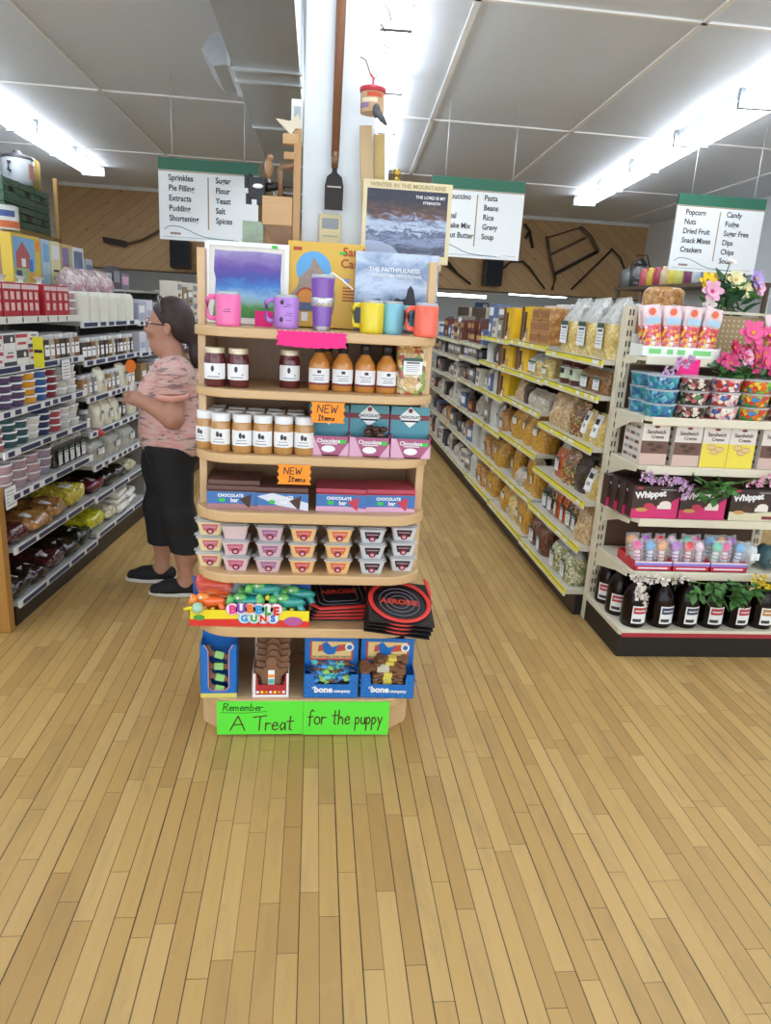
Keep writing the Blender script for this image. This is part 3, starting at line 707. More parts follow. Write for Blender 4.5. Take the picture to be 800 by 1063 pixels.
# --- third shelf: peanut butter jars, boxed chocolates
pb = jar('#b98a4f', '#e9ecee', .0345, .130, .026, True, 'peanut_butter_jar'); c = zt['c']
xs = [-.378, -.310, -.238, -.168, -.098, -.028]
on = ['first', 'second', 'third', 'fourth', 'fifth', 'sixth']
for r, y in enumerate((2.478, 2.556, 2.634)):
    for i, x in enumerate(xs):
        if r == 0 and i == 0: x, y_ = -.366, 2.535
        else: y_ = y + (.012 if i == 1 and r == 0 else 0)
        if i == 0 and r: x, y_ = -.345, y + .045
        if i == 1 and r: x = -.272; 
        if i == 2 and r: x = -.202
        if i > 2 and r: x = -.202 + .071 * (i - 2)
        if i == 5 and r: continue
        pb.put((x, y_, c), rng.uniform(-.15, .15) - (.5 if i == 0 else 0), f'white-lidded peanut butter jar, {on[i]} from the woman\'s side in the {["front", "middle", "back"][r]} row', 'peanut butter jars')
teal = M('teal_box_card', '#4f93a3', .45, vary=.06); mau = M('mauve_box_card', '#a8567c', .4, vary=.08, vscale=14); maroon = M('label_maroon', '#7a2f35')
palepink = M('pale_pink_print', '#d9a9c4', .45)
for i, x in enumerate((.056, .198, .342)):
    t = thing('chocolate_display_box', ['mauve and teal chocolate display box right behind the orange card', 'mauve and teal chocolate display box between two others, dark chocolates in it', 'mauve and teal chocolate display box at the pasta-side end of third shelf'][i], 'display box', (x, 2.465, c), 0, 'open chocolate display boxes')
    w = .070
    tr = MB(); tr.box(-w, w, 0, .003, 0, .068, mau); tr.box(-w, w, .064, .067, 0, .15, mau)
    for s in (-1, 1): tr.prism([(s * w - .003 * (s > 0), 0), (s * w + .003 * (s < 0), 0), (s * w + .003 * (s < 0), .064), (s * w - .003 * (s > 0), .064)], 0, .075, mau)
    tr.box(-w, w, 0, .066, 0, .003, mau)
    tr.polyf([(-w, .0), (-w * .3, .0), (-w * .75, .068), (-w, .068)], -.0006, palepink); tr.polyf([(w * .5, 0), (w, 0), (w, .05)], -.0006, palepink)
    tr.build('tray', t)
    bb = MB().at((0, -.0235, 0)).box(-w + .002, w - .002, .085, .088, .055, .172 - .004 * (i == 0), teal); bb.patch(-w + .002, w - .002, .125, .143, .0844, maroon)
    bb.polyf([(0, .172), (-.042, .135), (0, .098), (.042, .135)], .0839, paper); bb.disc(0, .158, .008, .0834, maroon, 12); bb.patch(-.03, .03, .118, .124, .0834, ink)
    bb.build('back_card', t)
    text('CHOCOLATE', .0135, ink, t, (0, .0593, .131), bold=.0003); text('Chocolate', .019, paper, t, (0, -.0012, .046), bold=.0005)
    MB().disc(0, .024, .024, -.0012, paper, 20, .012).patch(-.025, .03, .040, .043, -.0012, paper).patch(.035, .06, .043, .056, -.0012, M('green_sticker', '#37c24a')).build('printed_front', t)
    for k in range(1):
        MB().box(-w + .006, w - .006, .012, .050, .004, .060, M('chocolate_sleeve', '#5a3a34', .4, vary=.2)).build('inner_pack', t)
choc = M('dark_chocolate_pack', '#4a3128', .3, vary=.3, vscale=40)
t = thing('chocolate_cluster', 'heap of loose dark wrapped chocolates on the middle teal box', 'chocolates', (.215, 2.495, c + .064))
for k in range(9): MB().ball((rng.uniform(-.032, .032), rng.uniform(-.012, .02), .010 + .011 * (k % 3)), (.016, .013, .010), choc if k % 3 else M('wrapper_brown', '#6b5046', .3), 9, 6, .25, k).build('wrapped_piece', t)

# --- fourth shelf: four stacks of chocolate bar cartons
d = zt['d']
barb = M('bar_carton_blue', '#3f73b4', .4, vary=.06); barr = M('bar_carton_rose', '#b9495c', .4, vary=.06); barbr = M('bar_carton_cocoa', '#6b4a44', .45, vary=.1); barw = M('bar_carton_white', '#d6dcea', .4, vary=.05)
def barbox(kind, front):
    def mk():
        t = thing('chocolate_bar_carton', None, 'carton'); w = .0885
        top = barbr if kind < 2 else barr
        mb = MB().box(-w, w, 0, .15, 0, .0155 if not front else .064, top)
        z1 = .0155 if not front else .064
        if front:
            mb.patch(-w, w, .016, z1 - .002, -.0006, barb); mb.polyf([(-w, .0), (w, .0), (w, .012), (w * .2, .020), (-w, .018)], -.0008, palepink if kind > 1 else M('rose_brown_print', '#a87a80', .4))
            if kind == 1: mb.polyf([(-w, .05), (-w * .4, .064), (w, .030), (w, .002), (-w * .2, .02)], -.0009, barw)
            ck = [choc, choc, M('raspberry_print', '#c23a55', .4), M('raspberry_print', '#c23a55')][kind]
            mb.polyf([(w * .25, .036), (w * .72, .056), (w * .66, .006), (w * .55, .01)], -.0012, ck)
            mb.disc(-w * .42, .032, .012, -.0014, M('green_sticker', '#37c24a'), 14, .007)
        mb.build('carton', t, bevel=.0012)
        if front:
            text('CHOCOLATE', .0145, paper, t, (-.008, -.0016, .044), bold=.0006); text('bar', .02, paper, t, (.005, -.0016, .026), bold=.0006)
        return t
    return Kind(mk)
for s, (x, y, n, rz) in enumerate(((-.268, 2.462, 3, .0), (-.096, 2.455, 2, 0), (.108, 2.465, 2, -.02), (.284, 2.475, 2, .05))):
    nm = ['cocoa and blue', 'white and blue', 'rose and blue', 'rose and blue raspberry'][s]; wh = ['closest to the woman', 'second from the woman', 'third from the woman', 'closest to the pasta aisle'][s]
    barbox(s, True).put((x, y, d), rz, f'{nm} chocolate bar carton, lowest of the stack {wh}', 'chocolate bar cartons')
    q = barbox(s, False)
    for k in range(n - 1): q.put((x + rng.uniform(-.004, .004), y + .010 + k * .014, d + .0646 + k * .0162), rz + rng.uniform(-.02, .02), f'thin {nm.split()[0]} chocolate carton, {["second", "third"][k]} up in the stack {wh}', 'chocolate bar cartons')

# --- fifth shelf: seven stacks of three square tubs
e_ = zt['e']
def sqtub(body, lab, lid=True, plain=False):
    def mk():
        t = thing('dip_tub', None, 'tub'); m = M('tub_' + body[1:], body, .3, vary=.05, coat=.3); w0, w1, h = .036, .047, .050
        MB().taper(w0, w0, w1, w1, 0, h, m, .010).build('tub_body', t)
        l = MB().taper(w1 + .004, w1 + .004, w1 + .004, w1 + .004, h, h + .0045, clearfilm, .012); l.taper(w1 - .002, w1 - .002, w1 - .006, w1 - .006, h + .0045, h + .009, clearfilm, .01); l.box(-w1 - .013, -w1 - .003, -.012, .012, h, h + .003, clearfilm); l.build('clear_lid', t)
        if not plain:
            sl = (w1 - w0) / h; lb = MB(); f = lambda z: -(w0 + sl * z) - .0008
            def trap(pts, off, mm): lb.add([(x, f(z) - off, z) for x, z in pts], [tuple(range(len(pts)))], mm)
            trap([(-.022, .016), (.022, .016), (.029, .043), (-.029, .043)], 0, M('tublabel_' + lab[1:], lab, .45))
            trap([(.0135 * math.cos(2 * PI * i / 18), .0155 + .012 * math.sin(2 * PI * i / 18)) for i in range(18)], .0006, M('tub_maroon_seal', '#7d1f3d', .45))
            trap([(.007 * math.cos(2 * PI * i / 12), .0145 + .006 * math.sin(2 * PI * i / 12)) for i in range(12)], .0011, M('tub_seal_pink', '#d8a5b0', .5))
            trap([(-.02, .031), (.02, .031), (.021, .034), (-.021, .034)], .0006, palepink); lb.build('label', t)
        return t
    return Kind(mk)
tubs = [('#e3d3a6', '#c9707a'), ('#d6bfc4', '#c0657c'), ('#cfb5bd', '#9d6b92'), ('#e3bf8a', '#d0604a'), ('#e6bd83', '#d8724e'), ('#c9ccd0', '#2f2a2e'), ('#cdd0d4', '#2a262a')]
tn_ = ['cream', 'pale pink', 'dusty pink', 'peach', 'orange-cream', 'grey, black-label', 'light grey, black-label']
for i, (x, y) in enumerate(((-.352, 2.535), (-.259, 2.495), (-.140, 2.485), (-.024, 2.485), (.104, 2.485), (.226, 2.49), (.345, 2.525))):
    K = sqtub(*tubs[i]); P = sqtub(*tubs[i], plain=True) if i == 1 else None
    for k in range(3):
        (P if P and k == 2 else K).put((x + rng.uniform(-.003, .003), y, e_ + k * .0592), rng.uniform(-.04, .04), f'{tn_[i]} square dip tub, {["bottom", "middle", "top"][k]} of its stack on the fifth shelf', 'square dip tubs')

# --- sixth shelf: bubble toys, flying rings
f_ = zt['f']
t = thing('toy_display_tray', 'yellow and red open tray of bubble toys on the sixth shelf', 'display box', (-.205, 2.435, f_)); w = .215
ty = M('tray_yellow', '#f2de2c', .4, vary=.03); tr_ = M('tray_red', '#d9372f', .4, vary=.05)
mb = MB().box(-w, w, 0, .003, 0, .062, ty); mb.box(-w, w, .094, .097, 0, .155, M('tray_back_blue', '#2f5fa8', .5, vary=.2, vscale=14)); mb.box(-w, w, 0, .097, 0, .003, tr_)
for s in (-1, 1): mb.box(s * w - (.003 if s > 0 else 0), s * w + (.003 if s < 0 else 0), 0, .095, 0, .062, M('tray_green_edge', '#4aa65a', .4) if s > 0 else ty)
mb.polyf([(-w, 0), (w, 0), (w, .022), (0, .030), (-w, .026)], -.0007, tr_)
mb.disc(-w + .035, .033, .020, -.0012, M('badge_green', '#4aa03c', .5), 16, .011); mb.disc(w - .06, .022, .034, -.0012, M('badge_lilac', '#b05c9a', .5), 18, .018)
mb.build('tray', t)
cols = ['#e23b8a', '#8a3fb4', '#e8752a', '#2c9ad6', '#3aa24a', '#d6332f', '#2c6fd0']; bub = MB()
for i, ch in enumerate('BUBBLE'): bub.disc(-.062 + i * .031, .068, .024, -.0030, M('letter_pink_rim', '#f3a6c8', .4), 18); bub.disc(-.062 + i * .031, .068, .0205, -.0035, paper, 18)
for i in range(4): bub.disc(-.02 + i * .034, .034, .022, -.0030, M('letter_aqua_rim', '#8fd6e8', .4), 18); bub.disc(-.02 + i * .034, .034, .018, -.0035, paper, 18)
bub.build('bubble_letters_backing', t)
for i, ch in enumerate('BUBBLE'): text(ch, .042, M('bub' + cols[i][1:], cols[i], .4), t, (-.062 + i * .031, -.0045, .053 + .004 * math.sin(i)), bold=.0026)
for i, ch in enumerate('GUNS'): text(ch, .034, M('bub' + cols[(i + 3) % 7][1:], cols[(i + 3) % 7], .4), t, (-.02 + i * .034, -.0045, .022), bold=.002)
MB().patch(-.10, .14, .06, .150, .0932, M('tray_back_pale', '#b9d3d8', .5, vary=.2)).build('backing_print', t)
def bubblegun(c1, c2, c3):
    def mk():
        t = thing('bubble_gun', None, 'toy'); a, b_, c_ = M('toy' + c1[1:], c1, .2, vary=.08, coat=.5), M('toy' + c2[1:], c2, .2, vary=.08, coat=.5), M('toy' + c3[1:], c3, .2, vary=.05, coat=.4)
        MB().ball((0, 0, .082), (.058, .018, .020), a, 14, 9, .2, 3).ball((-.028, 0, .098), (.026, .018, .016), b_, 12, 8).build('toy_body', t)
        MB().tube([(-.05, 0, .083), (-.075, 0, .09)], [.017, .021], b_, 14).build('muzzle', t)
        MB().tube([(.03, 0, .078), (.045, 0, .045), (.05, 0, .02)], [.014, .013, .015], a, 10).build('grip', t)
        MB().lathe([(.0, .0), (.021, .0), (.022, .006), (.022, .042), (.017, .05), (.009, .06), (.009, .066)], b_, 16, (-.025, 0)).lathe([(.0225, .015), (.0225, .03)], a, 16, (-.025, 0), cap=False).build('soap_bottle', t)
        MB().ball((.005, -.008, .050), (.010, .008, .012), c_, 8, 6).build('trigger', t)
        MB().at((-.035, -.018, .102)).ball((0, 0, 0), (.006, .004, .006), white, 8, 6).build('eye', t)
        return t
    return Kind(mk)
g = bubblegun('#2f9c93', '#6cc06a', '#e8cf3a')
for i, x in enumerate((-.215, -.062)):
    for k in range(2): g.put((x + .035 * k, 2.462 + .040 * k, f_ + .0035 + .016 * k), rng.uniform(-.05, .05), f'teal and green bubble toy, {["front", "rear"][k]} one of the {["pair closer to the woman", "pair closer to flying rings"][i]}', 'bubble toys in the tray')
bubblegun('#2f9c93', '#6cc06a', '#e8cf3a').put((-.150, 2.470, f_ + .050), .1, 'teal and green bubble toy lying on top between the two teal pairs', 'bubble toys in the tray')
g = bubblegun('#ee6a2c', '#f0913c', '#e8cf3a')
for i, (x, y) in enumerate(((-.345, 2.462), (-.320, 2.502))): g.put((x, y, f_ + .0035), .0, f'orange bubble toy at the woman\'s end of the tray, {["front", "rear"][i]} one', 'bubble toys in the tray')
t = thing('toy_film_bag', 'loose clear orange film bag over the orange bubble toys', 'bag', (-.335, 2.485, f_ + .118))
MB().grid(bag_rows(.13, .07, .06, 3, 'flat', 8, 20, .014), M('orange_film', '#ef5f3a', .12, alpha=.55, vary=.2, vscale=30)).build('film', t)
# wand ends sticking out of the tray
t = thing('bubble_wand', 'pale green ball-ended bubble wand poking out at the tray corner', 'toy', (-.388, 2.425, f_ + .062))
MB().ball((0, 0, .012), .021, M('toy_pale_green', '#a9cdb0', .3), 14, 9).build('ball_end', t); MB().tube([(-.015, -.0, .012), (-.048, 0, .006)], .006, ty, 8).build('stem', t)
# flying rings on black cards
crd = M('black_ring_card', '#1d1b20', .35, vary=.1, coat=.2); redp = M('flying_ring_red', '#d1362f', .35, vary=.05); grey = M('card_grey_print', '#6f6c78', .5)
def ringcard(round_):
    def mk():
        t = thing('flying_ring', None, 'flying ring'); h = .118
        MB().box(-h, h, -h, h, 0, .004, crd).build('card', t, bevel=.001)
        mb = MB()
        if round_:
            for r0 in (.075, .055, .035): mb.tube([(r0 * math.cos(a), r0 * math.sin(a), .005) for a in [2 * PI * i / 24 for i in range(24)]], .0016, grey, 5, True)
        else:
            for r0 in (.085, .065): mb.tube([(x * r0, y * r0, .005) for x, y in ((-1, -.8), (-.8, -1), (.8, -1), (1, -.8), (1, .8), (.8, 1), (-.8, 1), (-1, .8))], .0018, grey, 5, True)
        mb.build('printed_rings', t)
        pts = [(.108 * math.cos(a), .108 * math.sin(a), .009) for a in [2 * PI * i / 40 for i in range(40)]] if round_ else [(x * .112, y * .112, .009) for x, y in ((-1, -.8), (-.8, -1), (.8, -1), (1, -.8), (1, .8), (.8, 1), (-.8, 1), (-1, .8))]
        MB().tube(pts, .009, redp, 8, True, flat=.5).build('ring', t)
        text('AEROBIE', .036, M('ring_lettering', '#c8412f', .4), t, (0, -.012, .0055), rot=(0, 0, 0), bold=.001); return t
    return Kind(mk)
A, B = ringcard(False), ringcard(True)
for k in range(4):
    A.put((.108 + .003 * k, 2.60 - .004 * k, f_ + .028 + k * .0155), .0, f'red square flying ring on black card, {["bottom", "second", "third", "top"][k]} of the stack beside the bubble toys', 'flying rings', rot=(math.radians(11), math.radians(0), .02 + .05 * k))
for k in range(4):
    B.put((.325 + .002 * k, 2.425 - .003 * k, f_ + .062 + k * .0155), .0, f'red round flying ring on black card, {["bottom", "second", "third", "top"][k]} of the stack at the shelf end', 'flying rings', rot=(math.radians(17), math.radians(6), -.06 + .03 * k))
t = thing('rope_toy', 'red cord dog toy hanging off the shelf end beside the flying rings', 'toy', (.44, 2.50, f_ + .1))
MB().tube([(0, 0, .06), (.012, -.02, .02), (0, -.03, -.03), (-.02, -.02, -.05)], .006, redp, 8).tube([(-.01, 0, .07), (.004, -.02, .04), (.018, -.03, -.02)], .005, redp, 8).build('cord', t); MB().ball((.005, -.03, -.045), .010, white, 10, 7).build('knot', t)

# --- base deck: dog treats
g_ = zt['g']
bblue = M('treat_box_blue', '#1f6fc0', .4, vary=.06); bno = food('biscuit_brown', ['#7d5434', '#8a5f3d', '#94693f'], 30, .55, coat=.05)
bis = M('baked_biscuit', '#7e5638', .6, vary=.18, vscale=30); bandm = M('biscuit_band_teal', '#58b7a0', .45)
def bone(band):
    def mk():
        t = thing('dog_biscuit', None, 'dog treat'); k = 7; pts = []
        pts += [(-.040, .011)] + arc(-.048, .014, .013, 30, 180, k) + arc(-.048, -.014, .013, 180, 330, k) + [(-.03, -.010), (.03, -.010)] + arc(.048, -.014, .013, -150, 0, k) + arc(.048, .014, .013, 0, 150, k) + [(.03, .010), (-.03, .010)]
        MB().prism(pts[1:], 0, .012, bis).build('biscuit', t, bevel=.003)
        MB().box(-.016, .016, -.0125, .0125, -.0008, .0128, M('band' + band[1:], band, .4)).build('paper_band', t); return t
    return Kind(mk)
# tall blue box
t = thing('treat_box', 'tall narrow blue box of dog biscuits at the woman\'s end of the base', 'display box', (-.318, 2.436, g_), .03); w, h = .066, .240
mb = MB().box(-w, w, .088, .091, 0, h, bblue); mb.box(-w, w, 0, .09, 0, .003, bblue)
for s in (-1, 1): mb.box(s * w - (.003 if s > 0 else 0), s * w + (.003 if s < 0 else 0), 0, .088, 0, .215, bblue)
mb.prismy([(-w, 0), (w, 0), (w, .215), (w - .016, .215), (w - .03, .19), (w - .03, .045), (w - .04, .03), (-w + .04, .03), (-w + .03, .045), (-w + .03, .19), (-w + .016, .215), (-w, .215)], 0, .003, bblue)
mb.patch(-w, w, 0, .018, -.0006, M('box_yellow_strip', '#d9cf6a', .5)); mb.build('carton', t)
MB().stroke([(w - .015, .215), (w - .029, .19), (w - .029, .045), (w - .04, .029), (-w + .04, .029), (-w + .029, .045), (-w + .029, .19), (-w + .015, .215)], .003, -.0012, M('box_pink_line', '#d98fa8', .5)).build('window_edge', t)
bt = bone('#8cc76a')
for k in range(4): bt.put((-.318 + rng.uniform(-.004, .004), 2.455 + .006 * k, g_ + .028 + .043 * k), 0, f'bone biscuit with green band, {on[k]} from bottom in the tall blue box', 'bone biscuits', rot=(math.radians(72), rng.uniform(-.15, .3), 0))
# white and red box with bear-shaped biscuits
t = thing('treat_box', 'red and white box packed with big brown bear-shaped biscuits', 'display box', (-.127, 2.44, g_), .02); w = .066
mb = MB().box(-w, w, .13, .133, 0, .24, M('box_white', '#d9d6d4', .5)); mb.box(-w, w, 0, .13, 0, .003, white)
for s in (-1, 1): mb.prism([(s * w - .003, 0), (s * w + .0, 0), (s * w + .0, .13), (s * w - .003, .13)], 0, .10, M('box_white', '#d9d6d4'))
red2 = M('treat_box_red', '#b5303a', .4)
mb.prismy([(-w, 0), (w, 0), (w, .10), (w - .012, .098), (w - .02, .05), (-w + .02, .05), (-w + .012, .098), (-w, .10)], 0, .003, red2)
for s in (-1, 1): mb.patch(s * (w - .005) - .004, s * (w - .005) + .004, 0, .098, -.0006, paper)
mb.patch(-w, w, 0, .010, -.0007, paper)
for q in range(7): mb.patch(-w + .012 + q * .016, -w + .022 + q * .016, .016, .026, -.0008, [paper, ty, nor][q % 3])
mb.build('carton', t)
def bear():
    t = thing('bear_biscuit', None, 'dog treat')
    pts = arc(0, .125, .022, -35, 215, 12) + [(-.030, .098), (-.060, .105), (-.066, .088), (-.040, .070), (-.036, .040), (-.046, .008), (-.022, .0), (0, .022), (.022, 0), (.046, .008), (.036, .040), (.040, .070), (.066, .088), (.060, .105), (.030, .098)]
    MB().prismy(pts[::-1], 0, .013, bis).build('biscuit', t, bevel=.003)
    MB().patch(-.012, .012, .03, .095, -.001, paper).patch(-.011, .011, .045, .06, -.0014, bandm).patch(-.011, .011, .066, .078, -.0014, nor).build('ribbon', t); return t
K = Kind(bear)
for k in range(6): K.put((-.127 + .004 * (k % 2), 2.452 + .018 * k, g_ + .004 + .017 * k), 0, f'bear-shaped biscuit with paper ribbon, {on[k]} from the front of the red and white box', 'bear-shaped biscuits', rot=(math.radians(-9), 0, rng.uniform(-.05, .05)))
# two blue boxes with lids
bl = M('lid_art_cream', '#e8c98a', .5); blr = M('lid_art_red', '#c8503f', .5)
for q, (x, lab) in enumerate(((.096, 'blue lidded box of loose blue-wrapped dog treats on the base'), (.309, 'blue lidded box of stacked brown bones, nearer the pasta aisle'))):
    t = thing('treat_box', lab, 'display box', (x, 2.435, g_), -.01 - .03 * q); w = .102
    mb = MB().box(-w, w, .092, .095, 0, .10, bblue); mb.box(-w, w, 0, .095, 0, .003, bblue)
    for s in (-1, 1): mb.prism([(s * w - .003 * (s > 0), 0), (s * w + .003 * (s < 0), 0), (s * w + .003 * (s < 0), .095), (s * w - .003 * (s > 0), .095)], 0, .10, bblue)
    mb.prismy([(-w, 0), (w, 0), (w, .098), (w - .030, .098), (w - .035, .056), (-w + .04, .056), (-w + .035, .098), (-w, .098)], 0, .003, bblue); mb.build('carton', t)
    ld = MB().box(-w, w, .088, .0915, .100, .205, bblue).at((0, -.012, -.060)); ld.patch(-w + .02, w - .02, .172, .25, .0992, blr); ld.patch(-w + .027, w - .027, .180, .25, .0986, bl)
    ld.polyf([(-.03, .205), (-.012, .195), (.012, .198), (.02, .222), (.03, .235), (.0, .228), (-.02, .25), (-.038, .24)], .098, bblue)
    for s in (-1, 1): ld.polyf([(s * .035 - .018, .208), (s * .035 + .018, .214), (s * .035 + .016, .24), (s * .035 - .014, .236)], .0981, blr)
    ld.disc(.068, .228, .017, .0978, paper, 16); ld.disc(.068, .228, .010, .0974, barb, 12); ld.build('header_card', t)
    text('ALL NATURAL DOG TREATS', .0115, M('lid_small_print', '#5d3a28', .5), t, (0, .0855, .123), bold=.0002)
    text('the', .014, paper, t, (-.062, -.0012, .038), bold=.0003); text('bone', .034, paper, t, (-.028, -.0012, .024), bold=.0016); text('company', .017, paper, t, (.042, -.0012, .024), bold=.0006)
    dd = MB()
    for i in range(24): dd.disc(-w + .01 + .038 * (i % 6) + .01 * (i // 12), .008 + .055 * (i // 6) * .42, .003, -.0007, M('box_blue_print', '#3f93dd', .5), 6)
    dd.build('dot_print', t)
blues = [M('wrap_sky', '#4a9bd8', .25, vary=.15, coat=.4), M('wrap_aqua', '#5ec7c9', .25, vary=.15, coat=.4), M('wrap_navy', '#3a5f9a', .25, vary=.15, coat=.4), M('wrap_lime', '#9fd36a', .25, coat=.3), bis]
def wrapped(i):
    def mk():
        o = MB().ball((0, 0, 0), (.021, .014, .011), blues[i], 10, 7, .3, i).prism([(-.034, -.010), (-.018, -.003), (-.018, .003), (-.034, .010)], -.002, .002, blues[i]).prism([(.018, -.003), (.034, -.010), (.034, .010), (.018, .003)], -.002, .002, blues[i]).build('wrapped_treat'); tag(o, 'x', 'dog treat'); return o
    return Kind(mk)
WK = [wrapped(i) for i in range(5)]; cn = ['sky-blue', 'aqua', 'navy-blue', 'lime', 'bare brown']
for r in range(4):
    for k in range(7):
        i = (k * 3 + r * 2) % 5
        WK[i].put((.096 - .060 + .020 * k + rng.uniform(-.005, .005), 2.462 + r * .017 + rng.uniform(-.004, .004), g_ + .066 + r * .013 + rng.uniform(-.006, .006)), 0, f'{cn[i]} dog treat heaped in the blue box of loose dog treats', f'{cn[i]} treats in the box', rot=(rng.uniform(-.4, .4), rng.uniform(-.4, .4), rng.uniform(-1, 1)))
fillm = MB().box(.096 - .096, .096 + .096, 2.442, 2.522, g_ + .0035, g_ + .052, M('treat_box_inner', '#3d3a42', .7)); tag(fillm.build('treat_fill'), 'dark packed treats lower down in the blue box of loose treats', 'dog treats', kind='stuff')
bt2 = bone('#e3cf5a'); 
for k in range(6): bt2.put((.309 + .003 * (k % 2), 2.470 + .0 * k, g_ + .0045 + .0145 * k), 0, f'yellow-banded brown bone, {on[k]} from the bottom of the stacked front column', 'stacked brown bones', rot=(0, 0, rng.uniform(-.06, .06)))
for k in range(3): bt2.put((.309 + .01 * k, 2.490 + .003 * k, g_ + .098 + .016 * k), 0, f'yellow-banded brown bone, {on[k]} of those lying behind the stacked front column', 'stacked brown bones', rot=(.1, .05, rng.uniform(-.1, .1)))
bone('#d9d2c0').put((.292, 2.478, g_ + .098), 0, 'large brown bone with pale band lying across the front of the blue box', None, rot=(.35, .06, .06)).scale = (1.45, 1.3, 1.2)
# green handwritten sheets along the plinth
neon = M('neon_green_paper', '#5fe83f', .6, vary=.02); pen = M('brown_marker', '#4b3018', .6, vary=0); pen2 = M('dark_green_marker', '#1d4a1a', .6, vary=0)
t = thing('handwritten_sign', 'neon green sheet saying Remember A Treat, hung along the base', 'sign', (-.163, YF - .003, .009), .01, 'neon green handwritten sheets')
MB().box(-.160, .158, -.001, 0, 0, .140, neon).build('paper_sheet', t)
l = MB(); x = handwrite(l, 'Remember', -.137, .101, .030, .0034, -.0016, pen2, .1, .86); l.stroke([(-.145, .094), (-.06, .091), (x + .012, .097)], .002, -.0016, pen2)
handwrite(l, 'A', -.112, .018, .060, .005, -.0016, pen, .05); handwrite(l, 'Treat', -.022, .018, .060, .005, -.0016, pen, .05, .70); l.build('handwriting', t)
t = thing('handwritten_sign', 'neon green sheet saying for the puppy, hung along the base', 'sign', (.157, YF - .003, .006), -.005, 'neon green handwritten sheets')
MB().box(-.161, .163, -.001, 0, 0, .141, neon).build('paper_sheet', t)
l = MB(); x = handwrite(l, 'for', -.145, .046, .060, .005, -.0016, pen, .05, .66); x = handwrite(l, 'the', x + .020, .046, .060, .005, -.0016, pen, .05, .58); handwrite(l, 'puppy', x + .018, .046, .058, .005, -.0016, pen, .04, .53); l.build('handwriting', t)

# --- column and antiques above the stand
t = thing('long_handled_shovel', 'small flat iron shovel with long wooden handle hanging down the white column', 'shovel', (.055, 2.962, 1.925))
ir = M('dark_shovel_iron', '#2c2725', .5, .4, vary=.2)
MB().prismy([(-.034, 0), (.034, .0), (.035, .085), (.028, .115), (.010, .130), (.008, .15), (-.008, .15), (-.010, .130), (-.028, .115), (-.035, .085)], -.004, .004, ir).build('blade', t)
MB().patch(-.026, .026, .078, .083, -.0045, M('worn_bright_line', '#b9b0a4', .4)).build('worn_mark', t)
MB().tube([(0, 0, .145), (0, 0, .20)], [.012, .016], M('ferrule', '#7a5a44', .4, .3), 10).build('ferrule', t)
MB().tube([(0, 0, .20), (.004, 0, .7), (.002, 0, 1.2)], [.015, .018, .019], woodmat('handle_brown', '#8a5c3c', '#6f4528', 'Z', .5), 12).build('handle', t)
t = thing('thermostat', 'small cream thermostat with grey display low on the white column', 'thermostat', (.045, 2.992, 1.80))
MB().box(-.042, .042, -.014, .006, 0, .112, M('aged_cream_plastic', '#ddd2a4', .5)).build('case', t, bevel=.004)
MB().patch(-.032, .032, .058, .096, -.0148, M('thermostat_dial', '#8f98a0', .4)).patch(-.03, .03, .03, .034, -.0148, greym).build('display', t)
t = thing('breaker_box', 'small white electrical box with grey door on the side of the column', 'electrical box', (-.067, 3.05, 2.16))
MB().box(-.045, 0, -.035, .05, 0, .145, white).build('case', t, bevel=.004); MB().box(-.036, -.010, -.0365, -.034, .03, .12, M('box_grey_door', '#aab2b6', .4)).build('door', t)
# wooden press with iron crank, side towards the baking aisle
ow = woodmat('honey_old_wood', '#c39a68', '#a47c4e', 'Z', .5); ow2 = woodmat('pale_block_wood', '#cfa878', '#b58c5e', 'X', .5)
t = thing('antique_press', 'antique wooden press frame standing beside the column above the watercolour', 'antique', (-.13, 2.90, ZT))
MB().box(.035, .062, -.04, -.005, 0, .43, ow).build('post', t, bevel=.003); MB().box(-.075, .034, -.045, .02, .10, .20, ow2).build('block', t, bevel=.004); MB().prismy([(-.075, 0), (.034, 0), (.034, .10), (-.075, .10)], -.02, .03, ow).build('lower_board', t)
MB().prismy([(-.04, .06), (.034, -.0), (.034, .10), (-.07, .10)], -.043, -.021, woodmat('dark_bracket_wood', '#8a6342', '#6b4a30', 'X', .5)).build('bracket', t)
MB().tube([(-.01, -.035, .20), (-.012, -.035, .29), (-.012, -.035, .30), (.036, -.035, .305)], .010, woodmat('dark_bracket_wood', '#8a6342', '#6b4a30'), 8).build('handle_arm', t)
MB().tube([(.0, -.03, .205), (.035, -.03, .20)], .006, iron, 8).build('iron_rod', t); MB().box(.0, .034, -.04, -.01, .235, .255, iron).build('clamp', t)
MB().box(-.005, .05, -.042, .0, .375, .41, ow2).box(.0, .04, -.044, -.0, .325, .35, ow).build('crosspiece', t, bevel=.004)
MB().prismy([(-.03, .455), (.025, .405), (.034, .42), (.062, .43), (.05, .475), (.02, .45)], -.04, -.02, M('bleached_bone', '#d8cfb8', .6, vary=.1)).build('bone_finial', t)
t = thing('hand_grinder', 'black cast-iron hand grinder with a white patch clamped to antique press', 'antique', (-.225, 2.885, ZT + .17))
ci = M('black_cast_iron', '#18181b', .35, .2)
MB().taper(.030, .020, .034, .022, .02, .09, ci, .008).at((0, 0, 0)).box(-.045, -.025, -.012, .012, .055, .095, ci).box(-.040, -.020, -.010, .010, .0, .035, ci).tube([(.03, 0, .06), (.06, 0, .065), (.098, .0, .07)], [.016, .015, .012], ci, 10).box(.0, .035, -.02, .02, -.0, .03, ci).tube([(-.02, 0, .08), (-.025, 0, .105)], .007, ci, 8).build('casting', t)
MB().ball((.004, -.023, .06), (.020, .003, .008), paper, 10, 6, .3, 4).build('white_patch', t)
t = thing('wood_carving', 'small carved brown wooden bird perched above the black grinder', 'carving', (-.185, 2.91, ZT + .263))
